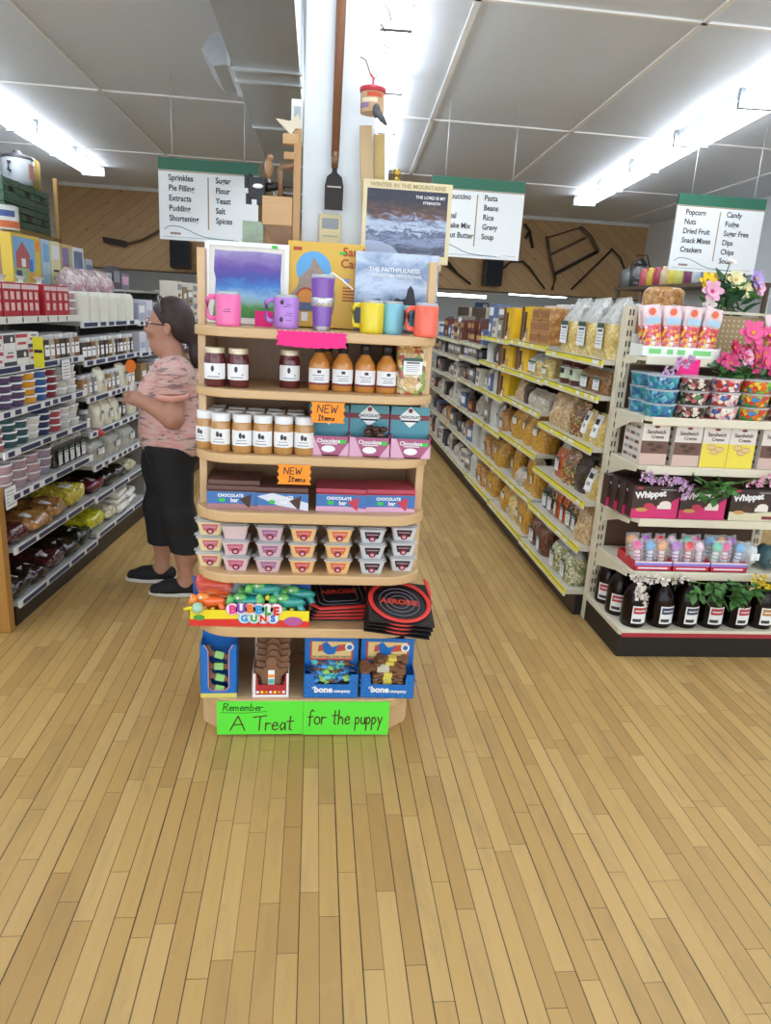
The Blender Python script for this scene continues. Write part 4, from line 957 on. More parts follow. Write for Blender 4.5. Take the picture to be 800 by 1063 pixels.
cw = woodmat('carved_bird_wood', '#9a7048', '#b9926a', 'Z', .5); MB().ball((0, 0, .035), (.016, .014, .034), cw, 12, 9, .25, 6).ball((.004, 0, .072), (.012, .011, .012), cw).build('carved_body', t); MB().tube([(.0, 0, .0), (.02, .0, -.05), (.05, .01, -.063)], .004, white, 6).build('wire_stem', t)
t = MB().box(-.04, .035, -.001, .001, 0, .11, M('photo_card', '#8fa08a', .4, vary=.4, vscale=25)).build('photo_card', loc=(-.235, 2.86, ZT)); tag(t, 'small landscape photo card under the black hand grinder', 'card')
# planks, can and bird on the pasta side
pk = woodmat('pale_plank', '#cdb48a', '#b89a6c', 'Z', .55)
t = MB().box(-.022, .022, -.012, .012, 0, .47, pk).build('wooden_plank', loc=(.195, 2.98 - .05, ZT), rot=(0, math.radians(-4), 0), bevel=.002); tag(t, 'tall narrow pale plank leaning beside the column, nearest to it', 'plank')
t = MB().box(-.022, .020, -.012, .012, 0, .45, woodmat('yellow_plank', '#c7ae72', '#b0955a', 'Z', .55)).build('wooden_plank', loc=(.240, 2.955, ZT), rot=(0, math.radians(-3), 0), bevel=.002); tag(t, 'yellowish narrow plank leaning behind the creek picture', 'plank')
t = thing('bird_feeder', 'red-rimmed patterned tin with a grey bird hanging beside the column', 'ornament', (.180, 2.885, 2.245))
MB().lathe([(.042, 0), (.043, .005), (.043, .070)], M('tin_print', '#c9a57c', .4, vary=.4, vscale=40), 22).build('tin', t); MB().lathe([(.045, .066), (.047, .07), (.047, .082), (.03, .088), (0, .089)], M('tin_red', '#b8323a', .4), 22).build('red_rim', t)
MB().lathe([(.0436, .048), (.0436, .062)], M('tin_motif_red', '#c8512f', .5), 8, a0=-120, a1=-45, cap=False).lathe([(.0437, .030), (.0437, .044)], M('tin_motif_cream', '#e0d3b4', .5), 8, a0=-150, a1=-70, cap=False).lathe([(.0438, .012), (.0438, .028)], M('tin_motif_violet', '#8a6f98', .5), 8, a0=-165, a1=-110, cap=False).build('painted_motif', t)
MB().ball((.012, -.05, .0), (.014, .015, .024), M('bird_grey', '#4f5257', .6), 10, 7).tube([(.012, -.05, .0), (.036, -.055, -.028), (.052, -.055, -.045)], [.014, .011, .004], M('bird_grey', '#4f5257'), 8).build('bird', t)
MB().tube([(0, 0, .088), (0, 0, .115), (-.012, 0, .128)], .004, redp, 6).tube([(0, 0, .11), (.02, 0, .132)], .002, steel, 6).tube([(-.012, 0, .128), (-.03, .0, .17), (-.05, .0, .178)], .0018, iron, 5).build('hanging_hook', t)
t = thing('wire_hooks', 'thin dark bent wires sticking out from the white column beside the ceiling light', 'wire', (.205, 3.05, 2.47))
mb = MB()
for p in ([(0, 0, 0), (.03, -.02, .02), (.045, -.02, 0)], [(0, 0, .05), (.05, -.02, .03), (.06, -.02, .0)], [(0, 0, .12), (.03, -.02, .07), (.035, -.02, .03)], [(0, 0, .2), (.03, -.02, .15), (.04, -.02, .12)]): mb.tube(p, .0025, iron, 5)
mb.build('bent_wire', t)
t = thing('brass_ornament', 'small brass figure standing behind the creek picture top edge', 'ornament', (.235 + .05, 2.915, ZT))
br = M('brass', '#b99a4f', .3, .9); MB().lathe([(.02, 0), (.018, .02), (.008, .05), (.007, .24), (.014, .26), (.016, .285), (.012, .30), (.006, .305)], br, 14).ball((.0, 0, .318), (.015, .013, .015), br, 12, 8).build('figure', t)
t = MB().box(-.014, .014, -.01, .01, 0, .052, paper).build('small_white_bottle', loc=(.155, 2.88, ZT)); tag(t, 'tiny white and black box at the foot of the pale planks', 'box')
# ---------------------------------------------------------------- cream metal endcap rack facing the front
cream = M('cream_shelf_metal', '#d9d3bd', .4, vary=.04); slot = M('slot_dark', '#4b463c', .6, vary=0); kick = M('dark_kick_panel', '#16120f', .5, vary=.2); brownb = M('brown_backboard', '#5d4332', .55, vary=.12)
peg = NT('tan_pegboard'); px, py, pz = peg.xyz(peg.obj())
def pegf(a): return peg.math('SUBTRACT', peg.math('FRACT', peg.math('DIVIDE', a, .0254)), .5)
rr = peg.math('ADD', peg.math('POWER', pegf(px), 2), peg.math('POWER', pegf(pz), 2)); hole = peg.math('LESS_THAN', rr, .035)
peg.set(Base_Color=peg.mix(hole, lin('#a8946c'), lin('#d5cbb0')), Roughness=.6); peg = peg.m
EX0, EX1 = 1.505, 2.44; EYB = 3.53
ec = thing('endcap_rack', 'cream metal endcap rack of sweets and jugs at the head of the pasta shelving', 'shelving rack', (0, 0, 0))
def upright(x, y0, y1, h, par, nm='upright', w=.055):
    mb = MB().box(x, x + w, y0, y1, 0, h, cream)
    n = int(h / .05)
    for i in range(n):
        z = .06 + i * .05
        for q in (.35, .65): mb.add([(x + w * q - .004, y0 - .0008, z), (x + w * q + .004, y0 - .0008, z), (x + w * q + .004, y0 - .0008, z + .028), (x + w * q - .004, y0 - .0008, z + .028)], [(0, 1, 2, 3)], slot)
    return mb.build(nm, par)
upright(EX0, EYB, EYB + .045, 1.642, ec); upright(EX1 - .055, EYB, EYB + .045, 1.642, ec)
MB().box(EX0 + .055, EX1 - .055, EYB + .012, EYB + .03, 1.375, 1.635, peg).build('pegboard', ec)
MB().box(EX0 + .055, EX1 - .055, EYB + .012, EYB + .03, .10, 1.375, brownb).build('back_board', ec)
MB().box(EX0, EX1, EYB - .002, EYB + .05, 1.642, 1.655, cream).build('top_cap', ec)
def eshelf(z, yf, hook=True, lip=.035):
    mb = MB(); x0, x1 = EX0 + .022, EX1 - .022; yb = EYB - .002
    mb.prism([(x0 + .012, yf + .03), (x0 + .035, yf), (x1 - .035, yf), (x1 - .012, yf + .03), (x1, yb), (x0, yb)], z - .02, z, cream)
    mb.box(x0 + .035, x1 - .035, yf - .004, yf + .004, z - lip, z + .004, cream)
    mb.build('shelf', ec, bevel=.003)
    for x in (x0 - .002, x1 - .004):
        b = MB(); pts = [(yf + .03, z - .012), (yf + .03, z - .03), (yf + .15, z - .045), (yb - .03, z - .10), (yb, z - .16), (yb, z - .005)]
        k = len(pts); vs = [(x, y, q) for y, q in pts] + [(x + .006, y, q) for y, q in pts]
        b.add(vs, [(i, (i + 1) % k, k + (i + 1) % k, k + i) for i in range(k)] + [tuple(range(k))[::-1], tuple(range(k, 2 * k))], cream).build('bracket', ec)
EZ = dict(a=(1.425, 3.36), b=(1.160, 3.20), c=(.930, 3.19), d=(.676, 3.18), e=(.428, 3.12), f=(.142, 3.085))
for k in 'abcde': eshelf(*EZ[k])
MB().prism([(EX0 + .0, 3.10), (EX0 + .012, 3.085), (EX1 - .012, 3.085), (EX1, 3.10), (EX1, EYB), (EX0, EYB)], .115, .142, cream).build('base_deck', ec, bevel=.003)
MB().box(EX0 + .012, EX1 - .012, 3.080, 3.085, .108, .128, M('red_price_strip', '#a5303c', .4)).build('price_strip', ec)
MB().box(EX0 + .004, EX1 - .004, 3.09, EYB + .02, 0, .115, kick).build('kick_base', ec)
ez = {k: v[0] + .0008 for k, v in EZ.items()}
cnt = ['first', 'second', 'third', 'fourth', 'fifth', 'sixth', 'seventh', 'eighth', 'ninth', 'tenth', 'eleventh', 'twelfth']

# top: tray of candy bags, flowers
z = ez['a']
t = thing('candy_tray', 'white tray with green printing holding fan of candy bags on endcap top', 'display box', (1.735, 3.375, z)); w = .195
wt = M('tray_white', '#e6ebe6', .4, vary=.03); gp = M('tray_green_print', '#7ccf7a', .5, vary=.15)
mb = MB().box(-w, w, 0, .003, 0, .05, wt).box(-w, w, .127, .13, 0, .10, wt).box(-w, w, 0, .13, 0, .003, wt)
for s in (-1, 1): mb.box(s * w - .002, s * w + .002, 0, .13, 0, .055, wt)
for i, (a, b_) in enumerate(((-.16, -.10), (-.07, -.04), (-.02, .02), (.06, .15))): mb.patch(a, b_, .015, .038, -.0007, gp)
mb.build('tray', t)
candy = food('candy_pieces', ['#d8433a', '#e88fa6', '#f0a53c', '#e8dcd8', '#e0567a', '#f2c84b', '#c8302f'], 62)
candyfilm = M('candy_bag_print', '#e3c9cd', .2, vary=.35, vscale=28)
def candybag():
    t = thing('candy_bag', None, 'candy bag'); rows = bag_rows(.088, .035, .235, 5, 'flat', 14, 22, .006)
    MB().grid(rows[:9], candy).add(rows[0], [tuple(range(22))[::-1]], candy).build('candy_fill', t)
    MB().grid(rows[8:], candyfilm).add(rows[-1], [tuple(range(22))], candyfilm).build('printed_top', t)
    MB().disc(0, .205, .017, -.0125, M('label_orange_round', '#e5663a', .4), 16).patch(-.035, .035, .150, .178, -.0195, M('label_pale_blue', '#a9cbe2', .4)).build('label', t); return t
K = Kind(candybag)
for r in range(2):
    for i in range(4):
        K.put((1.735 - .125 + .083 * i, 3.405 + .042 * r, z + .004), 0, f'clear bag of red and orange sweets, {cnt[i]} from the post, {["front", "back"][r]} row of white tray', 'candy bags in the tray', rot=(math.radians(-3 - 2 * r), math.radians(-9 + 6 * i), rng.uniform(-.08, .08)))
K.put((2.33, 3.40, z), 0, 'clear bag of red and orange sweets beyond the pink silk flowers', 'candy bags past the flowers', rot=(math.radians(-4), math.radians(-9), .1))
K.put((2.27, 3.45, z), 0, 'bag of sweets leaning behind another beyond the pink silk flowers', 'candy bags past the flowers', rot=(math.radians(-4), math.radians(-13), .1))
# flowers
leafm = M('silk_leaf', '#4a7a3c', .5, vary=.22, vscale=30); leafd = M('silk_leaf_dark', '#2d5636', .5, vary=.25, vscale=30); stemm = M('silk_stem', '#4d6b34', .6)
def leafmesh(mb, m, c, L, W, d, roll=0.):
    d = Vector(d).normalized(); side = d.cross(Vector((0, 0, 1)))
    if side.length < .1: side = Vector((1, 0, 0))
    side.normalize(); side = Matrix.Rotation(roll, 3, d) @ side; n = side.cross(d); c = Vector(c)
    prof = [(0, 0), (.2, .7), (.45, 1), (.75, .65), (1, 0)]; vs = []
    for a, b_ in prof:
        for s in (-1, 0, 1): vs.append(tuple(c + d * L * a + side * W * .5 * b_ * s + n * (-.12 * W * (1 - abs(s)) + .15 * L * a * a * -1 * .5)))
    fs = [(j * 3 + i, j * 3 + i + 1, j * 3 + i + 4, j * 3 + i + 3) for j in range(4) for i in range(2)]
    mb.add(vs, fs, m, True)
def bloom(par, c, r, m, cm, d=(0, -1, .2), n=6, name='blossom', wide=.62):
    d = Vector(d).normalized(); a = d.cross(Vector((0, 0, 1))).normalized(); b_ = a.cross(d); c = Vector(c); mb = MB()
    for ring, (rr, lift) in enumerate(((1., .35), (.62, .6))):
        for i in range(n):
            q = 2 * PI * i / n + ring * .5; u = a * math.cos(q) + b_ * math.sin(q); v = d.cross(u); vs = []
            for p, wd in ((.05, .18), (.35, .75), (.7, 1.), (.92, .6), (1., .15)):
                for s in (-1, 0, 1): vs.append(tuple(c + u * r * rr * p + v * r * wide * .5 * wd * s + d * r * (lift * p * (1 - .3 * p) + .10 * abs(s))))
            mb.add(vs, [(j * 3 + k, j * 3 + k + 1, j * 3 + k + 4, j * 3 + k + 3) for j in range(4) for k in range(2)], m, True)
    mb.ball(tuple(c + d * r * .18), r * .16, cm, 10, 7); return mb.build(name, par)
pinkf = M('silk_pink', '#e8619a', .6, vary=.2, vscale=40); palef = M('silk_pale_pink', '#eab6cf', .6, vary=.12); yelf = M('silk_yellow', '#f0d43a', .6, vary=.1); creamf = M('silk_cream', '#e6e3b4', .6, vary=.1); lilf = M('silk_lilac', '#b9a3dc', .6, vary=.12); corf = M('silk_coral', '#f08a6a', .6, vary=.15); mag = M('silk_magenta', '#d02a6a', .6); yc = M('stamen_yellow', '#d9a62c', .6)
def bunch(name, label, loc, blooms, leaves, pot=False):
    t = thing(name, label, 'silk flowers', loc)
    mb = MB(); 
    for p, d, L in leaves: leafmesh(mb, leafd if rng.random() < .55 else leafm, p, L, L * .5, d, rng.uniform(-1, 1))
    mb.build('leaves', t); st = MB()
    for c, r, m, cm, d in blooms:
        st.tube([(0, .02, 0), (c[0] * .5, .02, c[2] * .6), (c[0], c[1] + r * .3, c[2])], .003, stemm, 5); bloom(t, c, r, m, cm, d)
    st.build('stems', t); return t
rl = random.Random(3)
lv = [((rl.uniform(-.05, .13), rl.uniform(-.03, .04), rl.uniform(.0, .16)), (rl.uniform(-1, 1), rl.uniform(-.8, .3), rl.uniform(-.4, .9)), rl.uniform(.06, .1)) for i in range(46)]
bunch('silk_bouquet', 'mixed silk bouquet of yellow, pink and cream blooms on the rack top cap', (1.99, 3.555, 1.656),
      [((-.105, -.03, .135), .044, yelf, M('stamen_brown', '#7a3b20', .6), (-.1, -1, .25)), ((-.09, -.06, .085), .055, palef, mag, (-.1, -1, .3)), ((-.085, -.05, .025), .036, M('silk_white', '#ece6df', .6), palef, (-.2, -1, .1)), ((.03, -.04, .145), .05, creamf, yc, (.05, -1, .35)), ((.085, -.04, .105), .045, creamf, yc, (.3, -1, .1)), ((.14, -.03, .155), .048, lilf, yc, (.3, -1, .3)), ((.165, -.03, .115), .04, palef, yc, (.4, -1, .1)), ((.005, -.02, .225), .028, M('silk_white', '#ece6df'), palef, (0, -.6, 1))], lv)
lv = [((rl.uniform(-.2, .3), rl.uniform(-.05, .0), rl.uniform(-.10, .02)), (rl.uniform(-1, 1), rl.uniform(-1, -.3), rl.uniform(-.9, .3)), rl.uniform(.05, .085)) for i in range(40)]
bl_ = [((-.035, -.03, .13), .066, pinkf, yc, (-.2, -1, .5)), ((.045, -.03, .125), .05, pinkf, yc, (.4, -1, .6))]
for i in range(30): bl_.append(((rl.uniform(-.14, .27), rl.uniform(-.06, -.02), rl.uniform(-.02, .075)), rl.uniform(.034, .050), [pinkf, pinkf, mag, corf, palef][i % 5] if i % 3 else pinkf, yc, (rl.uniform(-.5, .5), -1, rl.uniform(-.2, .6))))
bunch('silk_garland', 'bright pink silk garland trailing over the endcap top beside the candy tray', (2.075, 3.35, z), bl_, lv)
def spray(name, label, pts, m, r, n, leaves=(), seed=1):
    t = thing(name, label, 'silk flowers', pts[0]); o = Vector(pts[0]); q = random.Random(seed); mb = MB(); P = [Vector(p) - o for p in pts]
    MB().tube([tuple(p) for p in P], .003, stemm, 5).build('stem', t)
    for i in range(n):
        f = i / (n - 1) * (len(P) - 1); j = min(int(f), len(P) - 2); c = P[j].lerp(P[j + 1], f - j) + Vector((q.uniform(-1, 1), q.uniform(-.8, .2), q.uniform(-1, 1))) * r
        for k in range(5):
            a = 2 * PI * k / 5 + q.random(); leafmesh(mb, m, c, r * .8, r * .62, (math.cos(a), -.5, math.sin(a)), q.uniform(-.5, .5))
    mb.build('blossoms', t)
    if leaves:
        mb = MB()
        for i in range(leaves[0]):
            c = Vector(leaves[1]) - o + Vector((q.uniform(-.09, .09), q.uniform(-.03, .0), q.uniform(-.035, .05))); leafmesh(mb, leafm, c, q.uniform(.05, .08), .034, (q.uniform(-1, 1), -.5, q.uniform(-.8, .5)), q.uniform(-.6, .6))
        mb.build('leaves', t)
    return t
spray('silk_garland', 'pale lilac blossom spray hanging in front of the blue candy tubs', [(1.585, 3.25, 1.315), (1.60, 3.23, 1.36), (1.66, 3.25, 1.405), (1.75, 3.31, 1.418)], M('silk_orchid', '#dcb9dd', .6, vary=.1), .022, 34, seed=2)
spray('silk_garland', 'lilac blossom spray along the shelf edge above pink and black cookie boxes', [(1.545, 3.172, .885), (1.60, 3.165, .888), (1.68, 3.165, .872), (1.76, 3.165, .845), (1.775, 3.165, .80)], M('silk_orchid', '#dcb9dd'), .022, 40, seed=4)
spray('silk_garland', 'green leafy vine over the cream and black cookie box on the endcap', [(1.78, 3.165, .905), (1.86, 3.16, .87), (1.96, 3.16, .86), (2.12, 3.165, .90)], leafm, .012, 6, (34, (1.90, 3.155, .835)), seed=5)
spray('silk_garland', 'pink blossom vine at the shelf edge by the pasta-side cookie boxes\' far end', [(2.08, 3.165, .885), (2.18, 3.16, .90), (2.3, 3.165, .88)], palef, .024, 26, seed=8)
spray('silk_garland', 'white blossom spray hung over the front dark jugs', [(1.52, 3.10, .418), (1.60, 3.098, .412), (1.70, 3.098, .405), (1.80, 3.10, .412)], M('silk_white', '#ece6df'), .020, 34, seed=6)
spray('silk_garland', 'white blossom cluster drooping over the neck of the first front jug', [(1.555, 3.062, .395), (1.565, 3.055, .35), (1.575, 3.055, .31)], M('silk_white', '#ece6df'), .022, 20, seed=7)
spray('silk_garland', 'green ivy leaves hanging over fourth and fifth dark jugs', [(1.80, 3.06, .41), (1.9, 3.055, .40), (2.0, 3.055, .39)], leafm, .012, 5, (30, (1.90, 3.05, .365)), seed=9)
spray('silk_garland', 'green ivy leaves hanging over the sixth dark jug beside yellow flowers', [(1.99, 3.06, .42), (2.05, 3.055, .40), (2.13, 3.055, .39)], leafm, .012, 5, (32, (2.05, 3.05, .37)), seed=10)
spray('silk_garland', 'yellow flower spray at the far end of the jug shelf', [(2.13, 3.07, .425), (2.22, 3.06, .41), (2.3, 3.06, .40)], yelf, .024, 30, seed=11)
spray('silk_garland', 'green leaf spray under the endcap top shelf beside hot pink card', [(1.86, 3.34, 1.40), (1.95, 3.335, 1.385), (2.1, 3.335, 1.39)], leafm, .012, 5, (44, (1.97, 3.33, 1.36)), seed=12)
t = MB().prismy([(-.055, .0), (-.04, .006), (-.02, -.002), (0, .005), (.02, -.002), (.04, .006), (.055, .0), (.055, .088), (-.055, .088)], -.0015, 0, npk).build('price_card', loc=(1.772, 3.353, 1.336)); tag(t, 'hot pink card hanging from the endcap top shelf under the candy tray', 'price card')

# second shelf: round tubs of colourful sweets
def candytub(cols, sc, nm):
    mt = food(nm, cols, sc)
    def mk():
        t = thing('candy_tub', None, 'tub'); MB().lathe([(.062, 0), (.066, .004), (.073, .055), (.073, .058)], mt, 22).build('filled_tub', t)
        MB().lathe([(.076, .0535), (.078, .056), (.078, .063), (.072, .064), (.07, .0625), (0, .0625)], clearfilm, 22).build('clear_lid', t); return t
    return Kind(mk)
ctb = candytub(['#3a7fb5', '#5fb5d0', '#2f9aa0', '#7cc7d8', '#2c5f9a'], 60, 'blue_candy_pieces')
ctd = candytub(['#3a2a26', '#e6dcd4', '#6a3a38', '#4f8a52', '#c46a70', '#2a2020'], 62, 'dark_candy_pieces')
ctr = candytub(['#c8382f', '#f0e4dc', '#e9a6b0', '#3f6db5', '#f3eee6', '#b82f3a'], 62, 'red_candy_pieces')
ctm = candytub(['#3f9a4a', '#e8752a', '#f0c93a', '#3a8fd0', '#d6403a', '#8fc94a'], 62, 'rainbow_candy_pieces')
z = ez['b']
for i, (x, y, K, nm) in enumerate(((1.612, 3.43, ctb, 'blue'), (1.618, 3.275, ctb, 'sea-blue'), (1.772, 3.275, ctd, 'dark mixed'), (1.930, 3.28, ctr, 'red and white'), (2.085, 3.285, ctm, 'rainbow'), (2.245, 3.29, ctd, 'brown mixed'))):
    for k in range(3): K.put((x + rng.uniform(-.003, .003), y, z + .0645 * k), rng.uniform(0, 6), f'clear tub of {nm} sweets, {["bottom", "middle", "top"][k]} of its stack on the endcap', 'tubs of sweets')
# third shelf: sandwich cookie cartons
cw_ = M('cookie_carton_white', '#ddd5cd', .4, vary=.04); cbr = M('cookie_print_brown', '#6a4a3c', .45, vary=.25, vscale=40); cyl = M('cookie_print_yellow', '#e6d24a', .45, vary=.08); cpk = M('cookie_print_blush', '#cdb1a6', .45); cko = M('cookie_round_tan', '#b99a62', .5, vary=.25, vscale=50)
def cookiebox(kind):
    def mk():
        t = thing('cookie_carton', None, 'carton'); w, h = .066, .195; mb = MB().box(-w, w, 0, .20, 0, h, cw_)
        if kind == 0: mb.patch(-w, w, .055, .115, -.0006, cbr); mb.patch(-w, w, 0, .055, -.0006, cpk)
        else: mb.patch(-w, w, 0, .115, -.0006, cyl)
        for i, (x, q) in enumerate(((-.02, .098), (.0, .075), (.022, .088))): mb.disc(x, q, .022, -.0010 - .0004 * i, cbr if kind == 0 else cko, 16, .014); mb.disc(x, q, .019, -.0012 - .0004 * i, M('cookie_dark', '#4a3026', .5, vary=.3) if kind == 0 else M('cookie_light', '#d9bd84', .5, vary=.2), 16, .010)
        mb.disc(0, .182, .014, -.0008, maroon, 14, .006)
        for i in range(5):
            for j in range(3): mb.add([(-w - .0006, .03 + .055 * j, .02 + .036 * i), (-w - .0006, .075 + .055 * j, .02 + .036 * i), (-w - .0006, .075 + .055 * j, .035 + .036 * i), (-w - .0006, .03 + .055 * j, .035 + .036 * i)], [(3, 2, 1, 0)], [cbr, greym][(i + j) % 2])
        mb.build('carton', t, bevel=.0015)
        text('Sandwich', .026, M('cookie_lettering', '#5a4a44', .5), t, (0, -.0012, .150), bold=.0004, sx=.95); text('Creme', .022, M('cookie_lettering', '#5a4a44'), t, (0.008, -.0012, .128), bold=.0004)
        return t
    return Kind(mk)
KA, KB = cookiebox(0), cookiebox(1); z = ez['c']
for i, (x, y, K, nm) in enumerate(((1.608, 3.235, KA, 'brown'), (1.765, 3.225, KA, 'brown'), (1.903, 3.225, KB, 'yellow'), (2.037, 3.225, KB, 'yellow'), (2.20, 3.225, KA, 'brown'), (2.34, 3.23, KA, 'brown'))):
    K.put((x, y, z), .0, f'white and {nm} sandwich cookie carton, {cnt[i]} along the front from the post', 'sandwich cookie cartons')
# fourth shelf: chocolate marshmallow cookie boxes
bkc = M('box_dark_brown', '#3a2a27', .35, vary=.08); hpk = M('box_magenta', '#d02f72', .4, vary=.06); ivo = M('box_ivory', '#d6cfae', .4)
def whip(kind):
    def mk():
        t = thing('cookie_box', None, 'carton'); w, h = .116, .158; mb = MB().box(-w, w, 0, .066, 0, h, bkc); bt = hpk if kind == 0 else ivo
        mb.patch(-w, w, 0, .028, -.0006, bt); mb.polyf([(-w, .028), (w, .028), (w, .11), (w * .7, .085), (0, .06), (-w, .045)], -.0006, bt) if kind == 0 else mb.polyf([(-w, .028), (w, .028), (w, .05), (0, .04), (-w, .045)], -.0006, bt)
        mb.disc(.045, .075, .036, -.0010, choc, 20, .027); mb.patch(.012, .08, .048, .066, -.0014, M('cream_filling', '#e9e2da', .5)); mb.disc(.05, .07, .030, -.0018, M('cream_filling', '#e9e2da'), 18, .018)
        mb.disc(-.065, .042, .030, -.0010, M('biscuit_print', '#c99a5a', .5), 18, .010); mb.disc(-.03, .06, .026, -.0012, choc if kind else M('raspberry_print', '#c23a55'), 16, .016)
        mb.patch(.055, .108, .010, .026, -.0009, maroon if kind else hpk); mb.disc(-.085, .148, .016, -.0008, M('raspberry_print', '#c23a55'), 12, .005); mb.patch(.02, .1, .140, .145, -.0008, greym)
        mb.build('carton', t, bevel=.0015)
        text('Whippet', .042, paper, t, (-.028, -.0016, .105), bold=.002, rot=(PI / 2, math.radians(-6), 0)); return t
    return Kind(mk)
WA, WB = whip(0), whip(1); z = ez['d']
for i, (x, K, nm) in enumerate(((1.640, WA, 'magenta'), (1.880, WA, 'magenta'), (2.135, WB, 'ivory'), (2.375, WB, 'ivory'))):
    for k in range(4 if i < 1 else 2):
        K.put((x - .014 * k if i == 0 else x + .004 * k, 3.20 + .068 * k, z), .0, f'dark brown and {nm} cookie box, {cnt[i]} stack from the post, {["front", "second", "third", "rear"][k]} one', 'dark cookie boxes')
# fifth shelf: red trays of bagged lollipops, folded cloth
z = ez['e']; rtray = M('lolly_tray_red', '#c8283c', .35, vary=.05); purp = M('lolly_tray_purple', '#8f7fd0', .4)
lolcols = ['#e05a9a', '#4aa6e0', '#f09a3c', '#b06ad0', '#e83f4a', '#f3d0e0', '#6ad0b0']
def lolly(ci):
    def mk():
        t = thing('toy_lollipop', None, 'candy'); m = M('lolly' + lolcols[ci][1:], lolcols[ci], .2, vary=.25, vscale=60, coat=.5); w2 = M('lolly_swirl', '#f0eaf0', .3, vary=.1)
        MB().ball((0, 0, .105), (.026, .018, .028), m, 14, 10, .12, ci).build('candy_head', t); MB().lathe([(.014, .03), (.016, .05), (.014, .085)], w2, 12).lathe([(.0165, .048), (.0165, .056)], m, 12, cap=False).lathe([(.0165, .066), (.0165, .072)], m, 12, cap=False).build('striped_handle', t)
        MB().lathe([(.006, 0), (.006, .03)], M('stick_cream', '#ead9b0', .4), 8).build('stick', t)
        MB().grid(bag_rows(.062, .05, .142, ci, 'flat', 9, 16, .006), sheerfilm).build('film_wrapper', t); return t
    return Kind(mk)
LK = [lolly(i) for i in range(7)]; lnm = ['pink', 'blue', 'orange', 'purple', 'red', 'pale pink', 'mint']
for i, x in enumerate((1.652, 1.845, 2.038)):
    t = thing('lollipop_tray', f'red tray with purple stripe holding wrapped lollipops, {cnt[i]} from the post', 'display box', (x, 3.175 - .03, z), 0, 'red lollipop trays'); w = .094
    mb = MB().box(-w, w, 0, .003, 0, .048, rtray).box(-w, w, .20, .203, 0, .048, rtray).box(-w, w, 0, .2, 0, .003, rtray)
    for s in (-1, 1): mb.box(s * w - (.003 if s > 0 else 0), s * w + (.003 if s < 0 else 0), 0, .2, 0, .048, rtray)
    mb.patch(-w, w, .026, .040, -.0007, purp); mb.patch(-w, w, .040, .048, -.0007, M('tray_pale', '#e6dbe6', .4)); mb.patch(-w * .8, w * .8, .010, .018, -.0007, M('tray_pale', '#e6dbe6')); mb.build('tray', t)
    for r in range(2):
        for k in range(3):
            c_ = (i * 3 + k + r * 2) % 7
            LK[c_].put((x - .060 + .060 * k, 3.195 + .055 * r, z + .004 + .012 * r), 0, f'{lnm[c_]} toy lollipop in film, {["front", "back"][r]} row, {cnt[k]} in the {cnt[i]} red tray', 'wrapped toy lollipops', rot=(0, rng.uniform(-.12, .12), rng.uniform(-.4, .4)))
def softpack(name, label, loc, col, w, d, h, seed):
    t = thing(name, label, 'bag', (loc[0], loc[1], loc[2] + .008)); MB().ball((0, 0, h / 2), (w / 2, d / 2, h / 2), M('soft' + col[1:], col, .35, vary=.25, vscale=30, coat=.2), 18, 12, .35, seed).build('soft_pack', t); MB().patch(-.02, .025, h * .4, h * .7, -d / 2 - .004, paper).build('label', t); return t
softpack('candy_pack', 'pale clear film pack lying past the third lollipop tray', (2.175, 3.23, z), '#cfd8da', .075, .12, .12, 3)
softpack('candy_pack', 'dark teal soft pack on the endcap, between film pack and striped pack', (2.27, 3.22, z), '#3f5f66', .10, .14, .11, 5)
softpack('candy_pack', 'pale striped soft pack at the far end of the lollipop shelf', (2.37, 3.22, z), '#cfc2b4', .10, .15, .13, 8)
# bottom: dark jugs
jg = M('dark_brown_jug', '#140907', .22, vary=.3, vscale=12)
jg.node_tree.nodes['Principled BSDF'].inputs['Specular IOR Level'].default_value = .3
def jug(kind):
    def mk():
        t = thing('syrup_jug', None, 'jug'); r = .060
        MB().lathe([(r * .9, 0), (r, .01), (r, .125), (r * .93, .155), (r * .7, .19), (r * .42, .215), (r * .36, .225), (r * .36, .238)], jg, 26).build('jug_body', t)
        MB().lathe([(r * .42, .232), (r * .43, .235), (r * .43, .262), (r * .38, .265), (0, .265)], M('jug_cap', '#2b2a2c', .4) if kind != 1 else white, 18).build('cap', t)
        MB().tube([(r * .3, 0, .225), (r * .72, 0, .23), (r * .95, 0, .205), (r * .78, 0, .175)], .007, jg, 8).build('handle', t)
        lb = MB(); zz = ((.025, .115, paper, .0007), (.075, .108, M('jug_red_print', '#b8424a', .4), .0011) if kind == 0 else (.075, .108, M('jug_navy_print', '#36465f', .4), .0011) if kind == 1 else (.075, .108, M('jug_amber_print', '#c08a4a', .4), .0011), (.034, .050, M('jug_print_dark', '#35333a', .5), .0011))
        for i, (z0, z1, m, o) in enumerate(zz): lb.lathe([(r + o, z0), (r + o, z1)], m, 10, a0=(-128, -122, -122)[i], a1=(-52, -58, -82)[i], cap=False)
        lb.lathe([(r + .0015, .088), (r + .0015, .094)], paper, 6, a0=-115, a1=-66, cap=False); lb.build('label', t); return t
    return Kind(mk)
JK = [jug(0), jug(1), jug(2)]; z = ez['f']
for i, (x, k, nm) in enumerate(((1.600, 0, 'red'), (1.737, 1, 'navy'), (1.868, 1, 'navy'), (2.000, 0, 'red'), (2.135, 0, 'red'), (2.265, 2, 'amber'))):
    JK[k].put((x, 3.165, z), rng.uniform(-.1, .15) + .1, f'dark brown jug with {nm}-printed label, {cnt[i]} from the post in the front row', 'dark brown jugs')
for i, x in enumerate((1.578, 1.735, 1.87, 2.0, 2.135)): JK[0].put((x, 3.305, z), -.35, f'dark brown jug in the middle row, behind the {cnt[i]} front jug', 'dark brown jugs')
